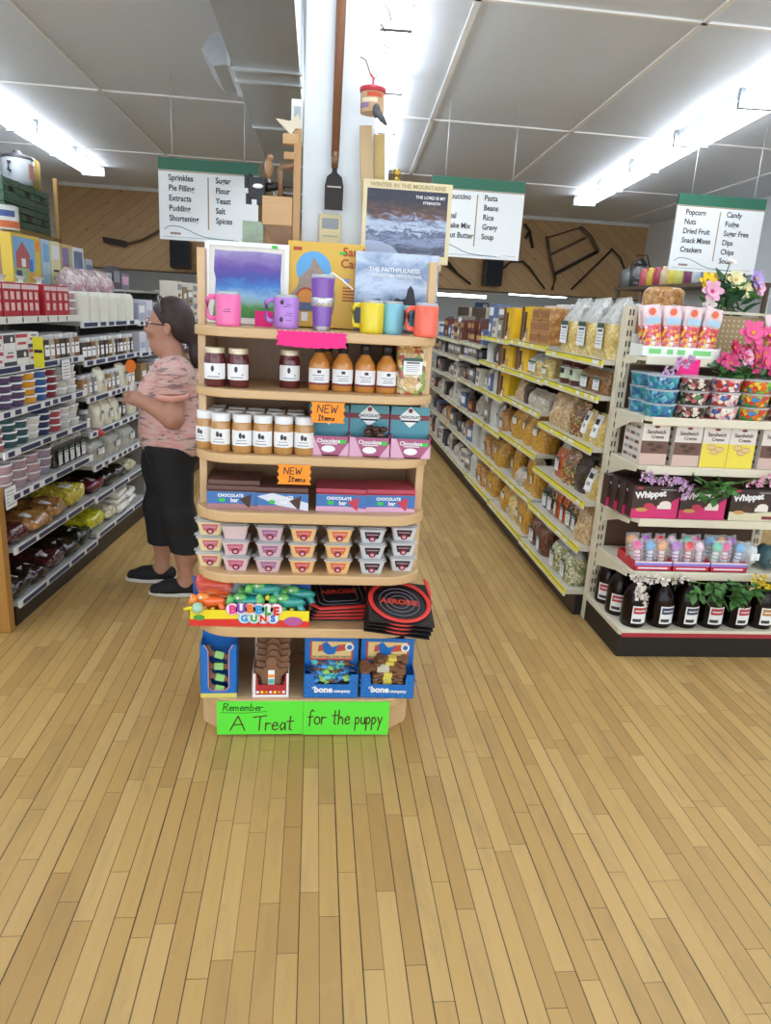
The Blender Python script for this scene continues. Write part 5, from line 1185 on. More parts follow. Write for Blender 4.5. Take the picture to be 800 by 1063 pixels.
JK[0].put((1.578, 3.45, z), -.5, 'dark brown jug at the back by the brown board, closest to the post', 'dark brown jugs')
JK[0].put((1.72, 3.45, z), -.3, 'dark brown jug in the back row, second from the post', 'dark brown jugs')
# ---------------------------------------------------------------- pasta and bulk food shelving along the aisle
ystrip = M('yellow_price_strip', '#e9df3c', .4, vary=.03); tagw = M('price_tag_white', '#eef0ea', .5, vary=.02); shw = M('pale_shelf_top', '#c9c5b7', .4, vary=.04); dkback = M('dark_shelf_back', '#5a4a3c', .6, vary=.15); brkick = M('brown_kick_plate', '#3c2f27', .5, vary=.2)
pstrip = M('pale_price_strip', '#dcdab0', .45, vary=.04)
GY = [3.585, 4.515, 5.445, 6.375, 7.305, 8.235, 9.165, 10.1]
bay_n = ['first', 'second', 'third', 'fourth', 'fifth', 'sixth', 'seventh']
GZ = [[.145, .392, .643, .935, 1.205, 1.385], [.155, .411, .712, .985, 1.195, 1.405], [.165, .411, .680, .955, 1.19, 1.395], [.175, .411, .680, .95, 1.17, 1.31], [.18, .42, .68, .92, 1.13, 1.30], [.19, .43, .69, .91, 1.13, 1.30], [.19, .43, .69, .91, 1.13, 1.30]]
GX = 1.45; GXB = 1.41; SP = 1.925
for b in range(7):
    y0, y1 = GY[b] + .003, GY[b + 1] - .003
    t = thing('shelving_bay', f'cream shelving bay with yellow price strips, {bay_n[b]} from the endcap on pasta aisle', 'shelving', (0, y0, 0), 0, 'pasta aisle shelving bays'); L = y1 - y0
    MB().box(SP, SP + .012, 0, L, .1, 1.64, dkback).build('back_panel', t)
    mb = MB().box(SP - .03, SP + .03, -.001, .03, 0, 1.64, cream); mb.build('upright', t)
    MB().box(GXB, SP, 0, L, GZ[b][0] - .025, GZ[b][0], shw).build('base_deck', t)
    MB().box(1.462, SP, .0, L, 0, GZ[b][0] - .025, brkick).build('kick_plate', t)
    if b == 0: MB().box(1.47, 1.51, -.002, .06, 0, .115, black).build('kick_end_cap', t)
    for k in range(6):
        z = GZ[b][k]; xf = GXB if k == 0 else GX
        if k:
            s = MB().box(xf, SP, 0, L, z - .022, z, shw).build('shelf', t)
        else: s = t
        st = MB().box(xf - .012, xf - .002, 0, L, z - .024, z + .0004, ystrip if b < 3 else pstrip); st.box(xf - .014, xf - .002, 0, L, z - .036, z - .024, cream); st.box(xf - .0125, xf - .012, 0, L, z - .003, z + .0005, kick)
        q = random.Random(b * 9 + k); y = .04
        while y < L - .1:
            w = q.choice((.05, .07, .09)); 
            if q.random() < .38: st.add([(xf - .0128, y + w, z - .022), (xf - .0128, y, z - .022), (xf - .0128, y, z - .004), (xf - .0128, y + w, z - .004)], [(0, 1, 2, 3)], tagw if q.random() < .95 else nor)
            y += w + q.uniform(.01, .08)
        st.build('price_strip', s)
# things on these shelves
F = dict(
 noodle=food('egg_noodles', ['#e6cf8a', '#dfc477', '#ecd99c', '#d6b763'], 48), shell=food('shell_pasta', ['#dbbf95', '#cfae80', '#e3cda6', '#c39a72'], 62),
 nuts=food('roasted_nuts', ['#8a5f36', '#9c7043', '#77502c', '#b08a55'], 70), golden=food('golden_corn', ['#d8a23c', '#cf9633', '#e3b24c', '#c48a2a'], 95), orange=food('orange_slices', ['#d66a2c', '#c8552a', '#e0853c', '#b8492a'], 60),
 brown=food('brown_beans', ['#6a3f2c', '#7d4a35', '#55301f', '#8a5a42'], 90), mixed=food('soup_mix', ['#8a5f36', '#b04a35', '#6f7a3a', '#d8c08a', '#4a2c20'], 95), green=food('green_white_mix', ['#9aa070', '#d9d5bd', '#7c8a55', '#c9c29a'], 75), grey=food('pale_oats', ['#c9bfae', '#b8ac98', '#d8d0c2'], 90), white=M('white_sack', '#c6c7c0', .4, vary=.18, vscale=30), tan=food('tan_crackers', ['#c48f55', '#b67f48', '#d09f66'], 45), dark=food('dark_seeds', ['#3a2c26', '#2a201c', '#50403a'], 90))
BK = {}
def bk(key, content, w, d, h, top, **kw): BK[key] = bag(F[content], w, d, h, top, **kw)
bk('noodle', 'noodle', .27, .18, .31, 'flat', fill=.62, seed=1, lw=.52, lz=(.16, .58), film=whitefilm, lump=.016)
bk('shell', 'shell', .17, .12, .225, 'flat', fill=1., seed=2, lw=.5, lz=(.35, .7), lab=False)
bk('nuts', 'nuts', .17, .12, .19, 'flat', fill=.9, seed=3, lw=.42, lz=(.15, .62))
bk('golden', 'golden', .23, .16, .27, 'flat', fill=1., seed=4, lw=.3, lz=(.45, .7), lump=.015)
bk('goldslim', 'golden', .15, .11, .255, 'flat', fill=.86, seed=5, lw=.4, lz=(.32, .58))
bk('goldtie', 'noodle', .16, .12, .25, 'pinch', fill=.72, seed=6, lw=.4, lz=(.2, .45), film=M('golden_film', '#d9c48c', .2, vary=.1))
bk('orange', 'orange', .15, .10, .21, 'flat', fill=.9, seed=7, lw=.4, lz=(.2, .6))
bk('mixed', 'mixed', .17, .11, .20, 'flat', fill=1., seed=8, lw=.3, lz=(.2, .5), lab=False)
bk('dark', 'dark', .16, .11, .19, 'flat', fill=1., seed=9, lw=.3, lz=(.2, .4), lab=False)
bk('brown', 'brown', .17, .12, .22, 'flat', fill=.92, seed=10, lw=.4, lz=(.12, .6))
bk('green', 'green', .17, .13, .20, 'flat', fill=.8, seed=11, lw=.45, lz=(.15, .65), film=clearfilm)
bk('grey', 'grey', .14, .10, .20, 'flat', fill=.9, seed=12, lw=.45, lz=(.2, .6))
bk('white', 'white', .17, .13, .24, 'block', fill=1., seed=13, lab=False, lump=.006)
bk('tan', 'tan', .17, .13, .23, 'pinch', fill=.74, seed=14, lw=.45, lz=(.2, .5), film=M('tan_film', '#b58a5a', .25, vary=.15))
bk('small', 'mixed', .095, .07, .17, 'flat', fill=.9, seed=15, lw=.6, lz=(.12, .7))
bk('smallorange', 'orange', .095, .07, .18, 'flat', fill=.9, seed=16, lw=.55, lz=(.10, .62))
bk('smalldark', 'dark', .095, .07, .16, 'flat', fill=.9, seed=17, lw=.6, lz=(.12, .7))
bk('fold', 'grey', .18, .13, .12, 'flat', fill=1., seed=18, lab=False)
bagname = dict(noodle='big bag of egg noodles', shell='bag of pale pasta shells', nuts='bag of roasted nuts', golden='big bag of golden corn', goldslim='slim golden bag', goldtie='tied bag of noodles', orange='bag of orange slices', mixed='bag of soup mix', dark='bag of dark seeds', brown='bag of brown beans', green='bag of green and white mix', grey='bag of oats', white='plain white bag', tan='tied tan cracker bag', small='small labelled mix bag', smallorange='small orange bag', smalldark='small dark bag', fold='low clear bag')
def carton(key, w, d, h, base, prints, nm='carton', cat='carton'):
    def mk():
        mb = MB().box(-w / 2, w / 2, -d / 2, d / 2, 0, h, base)
        for x0, x1, z0, z1, m in prints: mb.patch(x0 * w, x1 * w, z0 * h, z1 * h, -d / 2 - .0008, m)
        o = mb.build(nm, bevel=.002); tag(o, 'x', cat); return o
    BK[key] = Kind(mk)
ybx = M('bright_yellow_carton', '#e8bb22', .4, vary=.05); bch = M('brown_carton_side', '#6a4630', .45, vary=.1)
carton('yellowbox', .30, .20, .235, ybx, [(-.5, -.25, 0, 1, bch), (-.22, .0, .1, .85, M('carton_photo_brown', '#4f3423', .5, vary=.3)), (.02, .2, .05, .4, M('biscuit_print', '#c99a5a')), (-.1, .05, .02, .25, paper)])
carton('snack', .20, .16, .075, F['tan'], [(-.48, .48, .2, .8, M('snack_label', '#9a6a40', .5, vary=.2))], 'snack_tray', 'snack pack')
carton('bluepack', .14, .15, .13, M('blue_grey_pack', '#5d6f98', .4, vary=.15), [(-.4, .4, .3, .8, paper)])
carton('greypack', .15, .14, .12, M('grey_pack', '#8f8a80', .45, vary=.2), [(-.4, .4, .5, .85, tagw), (-.3, .3, .15, .3, bch)])
carton('darkpack', .13, .14, .14, M('dark_pack', '#37302e', .4, vary=.2), [(-.35, .35, .35, .75, M('label_grey_print', '#8d8f98'))])
carton('redpack', .15, .14, .10, M('brown_red_pack', '#6d3a30', .4, vary=.15), [(-.4, .4, .3, .7, M('biscuit_print', '#c99a5a'))])
carton('whitepack', .16, .14, .15, M('cream_pack', '#d9d4c6', .45, vary=.06), [(-.4, .4, .55, .85, M('label_grey_print', '#8d8f98')), (-.3, .2, .2, .35, bch)])
bagname.update(yellowbox='yellow and brown carton', snack='flat tan snack tray', bluepack='blue-grey pack', greypack='grey pack', darkpack='dark pack', redpack='brown-red pack', whitepack='cream pack', pjar='wide dark red jar', can='dark tin', tube='bag with tall white label')
def pjar():
    t = thing('sauce_jar', None, 'jar'); m = M('dark_red_sauce', '#571f1e', .2, vary=.3, coat=.5)
    MB().lathe([(.066, 0), (.072, .006), (.072, .135), (.066, .15), (.06, .155)], m, 22).build('glass_body', t); MB().lathe([(.064, .150), (.066, .152), (.066, .172), (0, .174)], M('lid_maroon', '#5d2428', .4), 22).build('lid', t)
    MB().lathe([(.0728, .04), (.0728, .125)], M('label_pale_green', '#c3cfb8', .5), 14, a0=-165, a1=-15, cap=False).lathe([(.0733, .075), (.0733, .115)], ink, 6, a0=-110, a1=-70, cap=False).build('label', t); return t
BK['pjar'] = Kind(pjar)
def tube():
    t = thing('food_bag', None, 'bag'); MB().grid(bag_rows(.13, .10, .17, 21, 'flat', 10, 20, .01), F['noodle']).build('filled_bag', t); MB().at((0, -.052, .04), rx=-.28).box(-.035, .035, -.012, 0, 0, .125, paper).patch(-.025, .025, .07, .10, -.0126, ink).patch(-.02, .02, .03, .05, -.0126, greym).build('label', t); return t
BK['tube'] = Kind(tube)
def can():
    o = MB().lathe([(.038, 0), (.039, .004), (.039, .106), (.037, .11), (0, .109)], M('tin_dark_label', '#4a3f3c', .35, vary=.3, vscale=30), 16).build('tin'); o2 = o; tag(o, 'x', 'tin'); return o
BK['can'] = Kind(can)
WD = dict(noodle=.29, shell=.17, nuts=.18, golden=.245, goldslim=.155, goldtie=.17, orange=.16, mixed=.18, dark=.16, brown=.175, green=.18, grey=.15, white=.18, tan=.18, small=.105, smallorange=.105, smalldark=.105, fold=.19, yellowbox=.305, snack=.21, bluepack=.15, greypack=.16, darkpack=.14, redpack=.16, whitepack=.17, pjar=.15, tube=.14, can=.085)
DP = dict(noodle=.09, golden=.08, yellowbox=.10)
sh_n = ['bottom', 'second', 'third', 'fourth', 'fifth', 'top']
HT = dict(noodle=.31, shell=.225, nuts=.19, golden=.27, goldslim=.255, goldtie=.25, orange=.21, mixed=.20, dark=.19, brown=.22, green=.20, grey=.20, white=.24, tan=.23, small=.17, smallorange=.18, smalldark=.16, fold=.12, greypack=.121, redpack=.101, darkpack=.141, bluepack=.131, whitepack=.151, can=.111, yellowbox=.235, pjar=.174, tube=.17)
def fillp(b, k, items, y=None, jit=.012, dx=.0):
    y = GY[b] + (.03 if y is None else y); n = 0; z = GZ[b][k]; xf = GXB if k == 0 else GX
    for it in items:
        if isinstance(it, float): y += it; continue
        st = 1
        if isinstance(it, tuple): it, st = it
        w = WD[it]
        if y + w > GY[b + 1] - .008: break
        for q in range(st):
            hh = {'snack': .0755, 'bluepack': .131, 'greypack': .121, 'redpack': .101, 'darkpack': .141, 'can': .111, 'whitepack': .151}.get(it, .1)
            lev = '' if st == 1 else f', {["lowest", "second", "third"][q]} in pile'
            o = BK[it].put((xf + .02 + DP.get(it, .065) + dx + rng.uniform(0, jit), y + w / 2, z + .0008 + q * hh), -PI / 2 + rng.uniform(-.14, .14), f'{bagname[it]}, {cnt[n]} on {sh_n[k]} shelf, {bay_n[b]} pasta bay{lev}', f'goods of the {bay_n[b]} pasta bay')
            if it in HT and k < 5 and st == 1:
                room = GZ[b][k + 1] - GZ[b][k] - .045; sz = min(1., room / HT[it]); o.scale = (1, 1, sz)
        y += w + rng.uniform(.0, .012); n += 1
fillp(0, 5, ['noodle', 'noodle', 'noodle'], dx=.02)
fillp(0, 4, ['nuts', 'nuts', .05, 'pjar', 'pjar', 'goldtie'])
fillp(0, 3, ['tube', 'tube', 'mixed', 'shell', 'shell'])
fillp(0, 2, ['tube', 'dark', 'mixed', 'orange'])
fillp(0, 1, ['shell', 'small', 'small', 'smallorange', 'smallorange', 'small', 'smalldark'])
fillp(0, 0, [.02, 'green', 'green', .12, 'brown', 'brown'])
fillp(1, 5, [('snack', 3), ('snack', 3), 'yellowbox']); fillp(1, 4, ['goldtie', 'noodle', 'yellowbox']); fillp(1, 3, ['fold', 'fold', 'dark', 'shell']); fillp(1, 2, ['golden', 'golden', 'golden']); fillp(1, 1, ['goldslim', 'goldslim', 'fold', 'goldslim']); fillp(1, 0, ['goldslim', 'goldslim', 'goldtie', 'golden'])
fillp(2, 5, ['yellowbox', ('greypack', 2), ('whitepack', 1), ('bluepack', 2)]); fillp(2, 4, ['yellowbox', 'nuts', 'dark', 'white']); fillp(2, 3, ['yellowbox', 'white', ('bluepack', 1), 'grey', 'dark']); fillp(2, 2, ['tan', 'grey', 'white', ('greypack', 2)]); fillp(2, 1, ['golden', 'tan', 'tan', 'white']); fillp(2, 0, ['goldslim', 'goldslim', 'tan', 'tan', 'white'])
pool = ['greypack', 'redpack', 'darkpack', 'bluepack', 'whitepack', 'can', 'grey', 'white', 'can', 'dark', 'tan', 'fold']
q = random.Random(5)
for b in (3, 4, 5):
    for k in range(6):
        its = []
        for i in range(9 if b < 5 else 8):
            it = q.choice(pool if k < 5 else ['greypack', 'redpack', 'bluepack', 'whitepack', 'can'])
            gap = (GZ[b][k + 1] - GZ[b][k] if k < 5 else .4) - .03
            if it in ('grey', 'white', 'dark', 'tan') and gap < .21: it = 'greypack'
            st = 2 if it in ('greypack', 'redpack', 'can') and gap > .25 else 1
            its.append((it, st))
        fillp(b, k, its)
# clear bags heaped above the noodles, plus a loose bread bag on top of the post end
big = bag(F['noodle'], .26, .21, .29, 'flat', fill=.35, seed=31, lab=False, film=film('shiny_clear_heap', '#d6d8d4', .85, 20.), lump=.022)
for i, (y, zz) in enumerate(((3.76, 0.0), (4.05, .0), (4.33, 0))): big.put((1.80, y, 1.387), -PI / 2 + .1 * i, f'big shiny clear bag in the back row of top shelf, {cnt[i]} from the post', 'big clear bags behind noodles')
bag(F['tan'], .20, .15, .09, 'block', fill=1., seed=33, lab=False, nm='bread_bag').put((1.79, 3.76, 1.668), -PI / 2 + .3, 'tan bread bag lying on the clear bags by the post', None)
for i, (y, h) in enumerate(((4.70, .15), (5.0, .16), (5.28, .15))):
    carton('sacks%d' % i, .30, .2, h + .1, M('checked_white_pack', '#d6d3da', .4, vary=.2, vscale=50), [(-.45, .45, .55, .9, M('label_lilac_grey', '#a9a4b8', .5)), (-.45, .45, .1, .4, M('label_pink_grey', '#c9b4b8', .5))], 'paper_sack', 'sack')
    BK['sacks%d' % i].put((1.782, y, 1.407), -PI / 2, f'checked white sack standing behind the snack trays, {cnt[i]} from the post', 'checked white sacks')
# high plank on the side wall with lanterns and jars
pr = thing('wall_rack', 'tall dark plank rack of collectables standing beyond the endcap near the side wall', 'rack', (4.3, 8.7, 0))
dpl = woodmat('dark_plank', '#6a5a48', '#4f4234', 'Y', .6)
MB().box(-.18, .25, -1.5, 1.5, 1.99, 2.03, dpl).build('top_plank', pr); MB().box(-.18, .25, -1.5, 1.5, 1.0, 1.03, dpl).build('lower_plank', pr)
for x in (-.15, .22):
    for y in (-1.45, 1.42): MB().box(x - .02, x + .02, y - .02, y + .02, 0, 1.99, dpl).build('post', pr)
MB().box(.235, .25, -1.48, 1.48, .2, 1.99, wallm).build('back_panel', pr)
t = thing('lantern', 'dark oil lantern standing at the far end of the high plank', 'lantern', (4.26, 9.75, 2.031)); lm = M('lantern_dark', '#3d3d40', .4, .4)
MB().lathe([(.11, 0), (.12, .02), (.10, .06), (.05, .09)], lm, 18).build('fuel_base', t); MB().lathe([(.05, .09), (.09, .14), (.09, .2), (.06, .26)], M('lantern_glass', '#a9aeb2', .1, alpha=.5), 18).build('glass', t); MB().lathe([(.06, .26), (.09, .28), (.05, .33), (.02, .36)], lm, 18).build('hood', t); MB().tube([(-.11, 0, .05), (-.13, 0, .25), (-.07, 0, .4), (.07, 0, .4), (.13, 0, .25), (.11, 0, .05)], .008, lm, 6).build('bail', t)
t = thing('enamel_pot', 'grey lidded pot beside the lantern on the high plank', 'pot', (4.25, 10.05, 2.031)); MB().lathe([(.10, 0), (.12, .03), (.12, .2), (.11, .21)], M('pot_grey', '#77797a', .4, .3), 18).build('pot_body', t); MB().lathe([(.125, .2), (.10, .23), (.02, .25), (.02, .28), (0, .285)], M('pot_grey', '#77797a'), 18).build('lid', t)
cc = ['#c8606a', '#d9b84a', '#b0485a', '#d8c39a', '#e3d05a', '#d9dc7a', '#8a4a6a', '#cfd8da', '#5a7ab0', '#c99a4a', '#d6d07a', '#b85a4a']
cn2 = ['rose', 'mustard', 'crimson', 'cream', 'yellow', 'lime-yellow', 'plum', 'pale grey', 'blue', 'tan', 'pale yellow', 'brick']
for i in range(12):
    o = MB().lathe([(.07, 0), (.075, .005), (.075, .16), (.06, .19), (.06, .215), (0, .22)], M('jarcol' + cc[i][1:], cc[i], .35, vary=.3, vscale=20, coat=.3), 16).build('collectable_jar', loc=(4.22, 9.45 - .195 * i, 2.031)); tag(o, f'{cn2[i]} jar on the high plank, {cnt[i]} from the lantern', 'jar', 'jars on the high plank')
t = MB().box(-.02, .02, -.12, .12, 0, .75, M('dark_wall_object', '#4a4640', .5)).build('wall_panel', loc=(X1 - .03, 10.6, 2.0)); tag(t, 'narrow dark panel hung on the side wall beside the popcorn sign', 'panel')
# ---------------------------------------------------------------- baking supplies shelving, set at a slight angle
LA = -math.atan(.0927); LO = Vector((-1.383, 3.354, 0)); LD = Vector((math.sin(-LA), math.cos(LA), 0)); LR = Vector((math.cos(LA), -math.sin(-LA), 0))
def LP(x, s, z): return LO + LD * s + LR * x + Vector((0, 0, z))
wstrip = M('white_price_strip', '#e3e6e8', .4, vary=.03); navy = M('navy_price_card', '#28335a', .45, vary=.05); greysh = M('grey_shelf', '#a7a8a4', .45, vary=.04); gback = M('grey_green_back', '#6b6c66', .6, vary=.1); bkick = M('black_kick', '#1d1a17', .4, vary=.2)
LS = [.0, .98, 1.955, 2.93, 3.905, 4.88, 5.855]
LZ = [[.125, .395, .650, .850, 1.030, 1.225, 1.445], [.155, .380, .575, .775, .980, 1.190, 1.405], [.16, .38, .57, .77, .97, 1.18, 1.395], [.16, .38, .57, .77, .97, 1.18, 1.39], [.16, .38, .57, .77, .97, 1.18, 1.39], [.16, .38, .57, .77, .97, 1.18, 1.39]]
lsh = ['bottom', 'second', 'third', 'fourth', 'fifth', 'sixth', 'top']
for b in range(6):
    s0, s1 = LS[b] + .003, LS[b + 1] - .003; L = s1 - s0
    t = thing('shelving_bay', f'grey shelving bay of baking supplies with navy price cards, {bay_n[b]} from wood panel', 'shelving', LP(0, s0, 0), LA, 'baking aisle shelving bays')
    MB().box(-.46, -.448, 0, L, .1, 1.60, gback).build('back_panel', t); MB().box(-.50, -.44, -.001, .03, 0, 1.62, greysh).build('upright', t)
    MB().box(-.45, .0, 0, L, LZ[b][0] - .025, LZ[b][0], greysh).build('base_deck', t); MB().box(-.45, -.012, 0, L, 0, LZ[b][0] - .025, bkick).build('kick_plate', t)
    MB().box(-.52, -.27, 0, L, 1.583, 1.60, greysh).build('raised_top_ledge', t)
    for k in range(7):
        z = LZ[b][k]; xf = (0, 0, -.0, -.01, -.015, -.02, -.025)[k]
        s = MB().box(-.448, xf, 0, L, z - .022, z, greysh).build('shelf', t) if k else t
        w_ = wstrip if not (k == 6 and b == 0) else M('cream_price_strip', '#d9dad2', .4)
        st = MB().box(xf + .002, xf + .012, 0, L, z - .032, z + .0004, w_); q = random.Random(b * 11 + k); y = .03
        while y < L - .06:
            w = q.choice((.06, .06, .09, .14, .2) if k > 1 else (.18, .25, .32)) if not (k == 6 and b == 0) else .012
            w = min(w, L - .02 - y)
            st.add([(xf + .0128, y, z - .027), (xf + .0128, y + w, z - .027), (xf + .0128, y + w, z - .004), (xf + .0128, y, z - .004)], [(0, 1, 2, 3)], navy); y += w + (q.choice((.03, .045, .06)) if k > 1 and (k < 6 or b) else .03 if k < 2 else q.choice((.1, .14)))
        st.build('price_strip', s)
# low wood panel closing the near end
wp = woodmat('orange_oak_panel', '#b0813f', '#976a30', 'Z', .4)
t = thing('wood_end_panel', 'orange-brown wood end panel at the picture-side end of the baking shelves', 'panel', (-1.388, 3.325, 0), LA)
MB().box(-.62, 0.0, -.05, .0, 0.0, .70, wp).build('panel_board', t, bevel=.003)
FACE = PI / 2 + LA
def putl(K, x, s, z, label, group, jit=.1, rot=None): return K.put(LP(x + .012, s, z + .0008), FACE + rng.uniform(-jit, jit), label, group, rot)
# --- deli tubs of sprinkles
def dtub(col, big=False):
    r, h = (.058, .0362) if not big else (.066, .044)
    def mk():
        t = thing('sprinkle_tub', None, 'tub'); m = M('spr' + col[1:], col, .35, vary=.3, vscale=150)
        MB().lathe([(r * .84, 0), (r * .88, .003), (r * .96, h - .004)], m, 18).build('filled_tub', t)
        MB().lathe([(r, h - .006), (r, h), (r * .9, h + .001), (r * .88, h - .001), (0, h - .001)], M('tub_lid_white', '#e4e8ea', .3, vary=.02) if not big else M('tub_lid_pale', '#d9d3d6', .3, vary=.04), 18).build('lid', t); return t
    return Kind(mk), h + .0015
sc = dict(red='#d2574e', purple='#5b4a6e', orange='#e2a234', blue='#3a62a0', maroon='#8a3343', white='#dedcd6', teal='#33595e', navy='#2f3f66', rose='#b0505c', pink='#b89aa2', lilac='#9a90a8', mauve='#a5909a')
TK = {k: dtub(v) for k, v in sc.items()}; TB = {k: dtub(sc[k], True) for k in ('pink', 'lilac', 'mauve', 'teal')}
def stacks(k, cols, s0, n, big=False, x=-.085, tail=0, b=0):
    s = s0; step = .118 if not big else .136
    for i, c in enumerate(cols):
        K, h = (TB if big else TK)[c]; m = n + (1 if (i * 7) % 3 == 1 and not big else 0) - (1 if big and i % 3 == 2 else 0)
        m = min(m, int((LZ[b][k + 1] - LZ[b][k] - .026) / h))
        for q_ in range(m): putl(K, x + (xo := rng.uniform(-.006, .006)), s, LZ[b][k] + q_ * h, f'{c} sprinkle tub, {["lowest", "second", "third", "fourth", "fifth"][q_]} in stack {cnt[i]} from the wood panel, {lsh[k]} shelf', 'sprinkle tubs')
        s += step
stacks(4, ['red', 'purple', 'purple', 'orange', 'blue', 'maroon', 'white', 'white'], .02, 4)
stacks(3, ['rose', 'teal', 'teal', 'white', 'navy', 'rose', 'white', 'white'], .03, 3)
stacks(2, ['pink', 'mauve', 'pink', 'lilac'], .06, 4, True)
# --- sixth shelf: cake mixes and jars of spice
cmk = M('mix_carton_white', '#dfe0e0', .4, vary=.04); cmr = M('mix_carton_red', '#b0364a', .45, vary=.1); cmd = M('mix_carton_dark', '#3b3f48', .5, vary=.2)
def mixbox(kind):
    def mk():
        mb = MB().box(-.055, .055, -.07, .07, 0, .072, cmk)
        if kind == 0: mb.patch(-.055, .055, .05, .066, -.0706, cmr); mb.patch(-.04, .04, .018, .03, -.0706, cmr)
        elif kind == 1: mb.patch(-.055, .055, .0, .018, -.0706, cmd); mb.patch(-.035, .03, .036, .046, -.0706, cmr); mb.patch(-.02, .03, .055, .06, -.0706, cmd)
        else: mb.patch(-.055, .055, .03, .066, -.0706, cmd); mb.disc(.02, .045, .012, -.0711, paper, 12)
        return tag(mb.build('mix_carton', bevel=.0015), 'x', 'carton')
    return Kind(mk)
MX = [mixbox(i) for i in range(3)]; mxn = ['red-banded', 'dark-footed', 'dark-photo']
for i in range(4):
    for q_ in range(2): putl(MX[(i + q_) % 3 if i else 0], -.10, .05 + .118 * i, LZ[0][5] + .0725 * q_, f'white {mxn[(i + q_) % 3 if i else 0]} mix carton, {cnt[i]} from the wood panel, {["lower", "upper"][q_]} one', 'baking mix cartons', .03)
for i in range(4): putl(MX[1], -.26, .06 + .118 * i, LZ[0][5], f'white mix carton in the back row, {cnt[i]} from the wood panel', 'baking mix cartons', .03)
t = thing('shelf_flag', 'bright yellow vertical flag sign sticking out before the mix cartons', 'sign', LP(-.005, .365, LZ[0][5] - .02), LA); MB().box(0, .05, -.001, .001, 0, .145, M('flag_yellow', '#e6e02c', .5, vary=.03)).patch(.005, .045, .07, .085, -.0015, ink).build('flag', t)
def spice(cols, nm, lidc='#c9ccce'):
    mt = food(nm, cols, 190, .25)
    def mk():
        t = thing('spice_jar', None, 'jar'); MB().taper(.030, .030, .030, .030, 0, .10, mt, .010).build('clear_jar', t); MB().lathe([(.028, .10), (.030, .102), (.030, .122), (.027, .125), (0, .125)], M('jarlid' + lidc[1:], lidc, .35), 16).build('lid', t)
        MB().patch(-.022, .022, .02, .075, -.0306, paper).patch(-.016, .016, .055, .062, -.031, ink).build('label', t); return t
    return Kind(mk)
SJ = [spice(['#4a3a30', '#5d4a3c', '#3a2d25'], 'spice_dark'), spice(['#c8bfae', '#b9ae9a', '#d8d0c0'], 'spice_pale'), spice(['#8a6238', '#a5773f', '#75502c'], 'spice_tan'), spice(['#2c2a2c', '#3d3a3c', '#201e20'], 'spice_black', '#e4e6e8')]; sjn = ['brown', 'pale', 'tan', 'black']
for i in range(7):
    for r in range(2): k_ = (i * 5 + r * 3) % 4; putl(SJ[k_], -.06 - .08 * r, .545 + .062 * i, LZ[0][5], f'square jar of {sjn[k_]} spice, {cnt[i]} past the mix cartons, {["front", "back"][r]} row', 'spice jars', .2)
for i in range(13):
    for r in range(2): k_ = (i * 3 + r) % 4; putl(SJ[k_], -.06 - .08 * r, 1.02 + .066 * i, LZ[1][5], f'square jar of {sjn[k_]} spice, {cnt[i] if i < 12 else "last"} along second baking bay, {["front", "back"][r]} row', 'spice jars', .2)
# --- top: red cartons, white sacks
redc = M('red_carton', '#b32a35', .4, vary=.06); redd = M('red_carton_dark', '#8a1f2a', .4)
def redbox(w):
    def mk():
        mb = MB().box(-w / 2, w / 2, -.06, .06, 0, .150, redc); n = max(1, int(w / .05)); mb.patch(-w / 2, w / 2, .122, .142, -.0606, M('red_carton_pale', '#d9c3c6', .45))
        for i in range(n):
            x = -w / 2 + w * (i + .5) / n
            for z in (.025, .075): mb.patch(x - .017, x + .017, z, z + .035, -.0606, M('red_carton_photo', '#d8b3ae', .5, vary=.25, vscale=60))
            mb.patch(x + w / n / 2 - .004, x + w / n / 2, 0, .12, -.0608, redd)
        return tag(mb.build('red_carton', bevel=.002), 'x', 'carton')
    return Kind(mk)
RB, RN = redbox(.17), redbox(.068)
for i in range(3): putl(RB, -.10, .07 + .18 * i, LZ[0][6], f'wide red carton with pale pictures, {cnt[i]} from the wood panel on the top shelf', 'wide red cartons', .02)
for i in range(4): putl(RN, -.095, .60 + .072 * i, LZ[0][6], f'narrow red carton, {cnt[i]} after the wide red cartons', 'narrow red cartons', .02)
for i in range(2):
    for q_ in range(3): putl(TK['pink'][0], -.08, .90 + .06 * i, LZ[0][6] + .0415 * q_, f'pink tub between red cartons and white sacks, {["lowest", "middle", "highest"][q_]} of pile {cnt[i]}', 'pink tubs by the sacks') if i == 0 else None
flour = M('flour_sack', '#dcdcd0', .5, vary=.05); SK = bag(flour, .15, .10, .165, 'block', fill=1., seed=41, lab=False, lump=.006, nm='flour_sack', cat='sack'); SK2 = bag(flour, .19, .13, .185, 'pinch', fill=.70, seed=42, lab=False, film=M('flour_film', '#d5d8d2', .25, vary=.1), nm='flour_sack', cat='sack')
for i in range(6): putl(SK, -.085, 1.075 + .152 * i, LZ[1][6], f'cream flour sack standing upright, {cnt[i]} past the red cartons, front row', 'flour sacks')
for i in range(5): putl(SK2, -.215, 1.095 + .19 * i, LZ[1][6], f'tied flour sack in the row behind, {cnt[i]} past the red cartons', 'flour sacks')
for i in range(3): putl(SK2, -.185, .45 + .2 * i, LZ[0][6], f'tied white sack standing behind red cartons, {cnt[i]} from the wood panel', 'flour sacks behind red cartons')
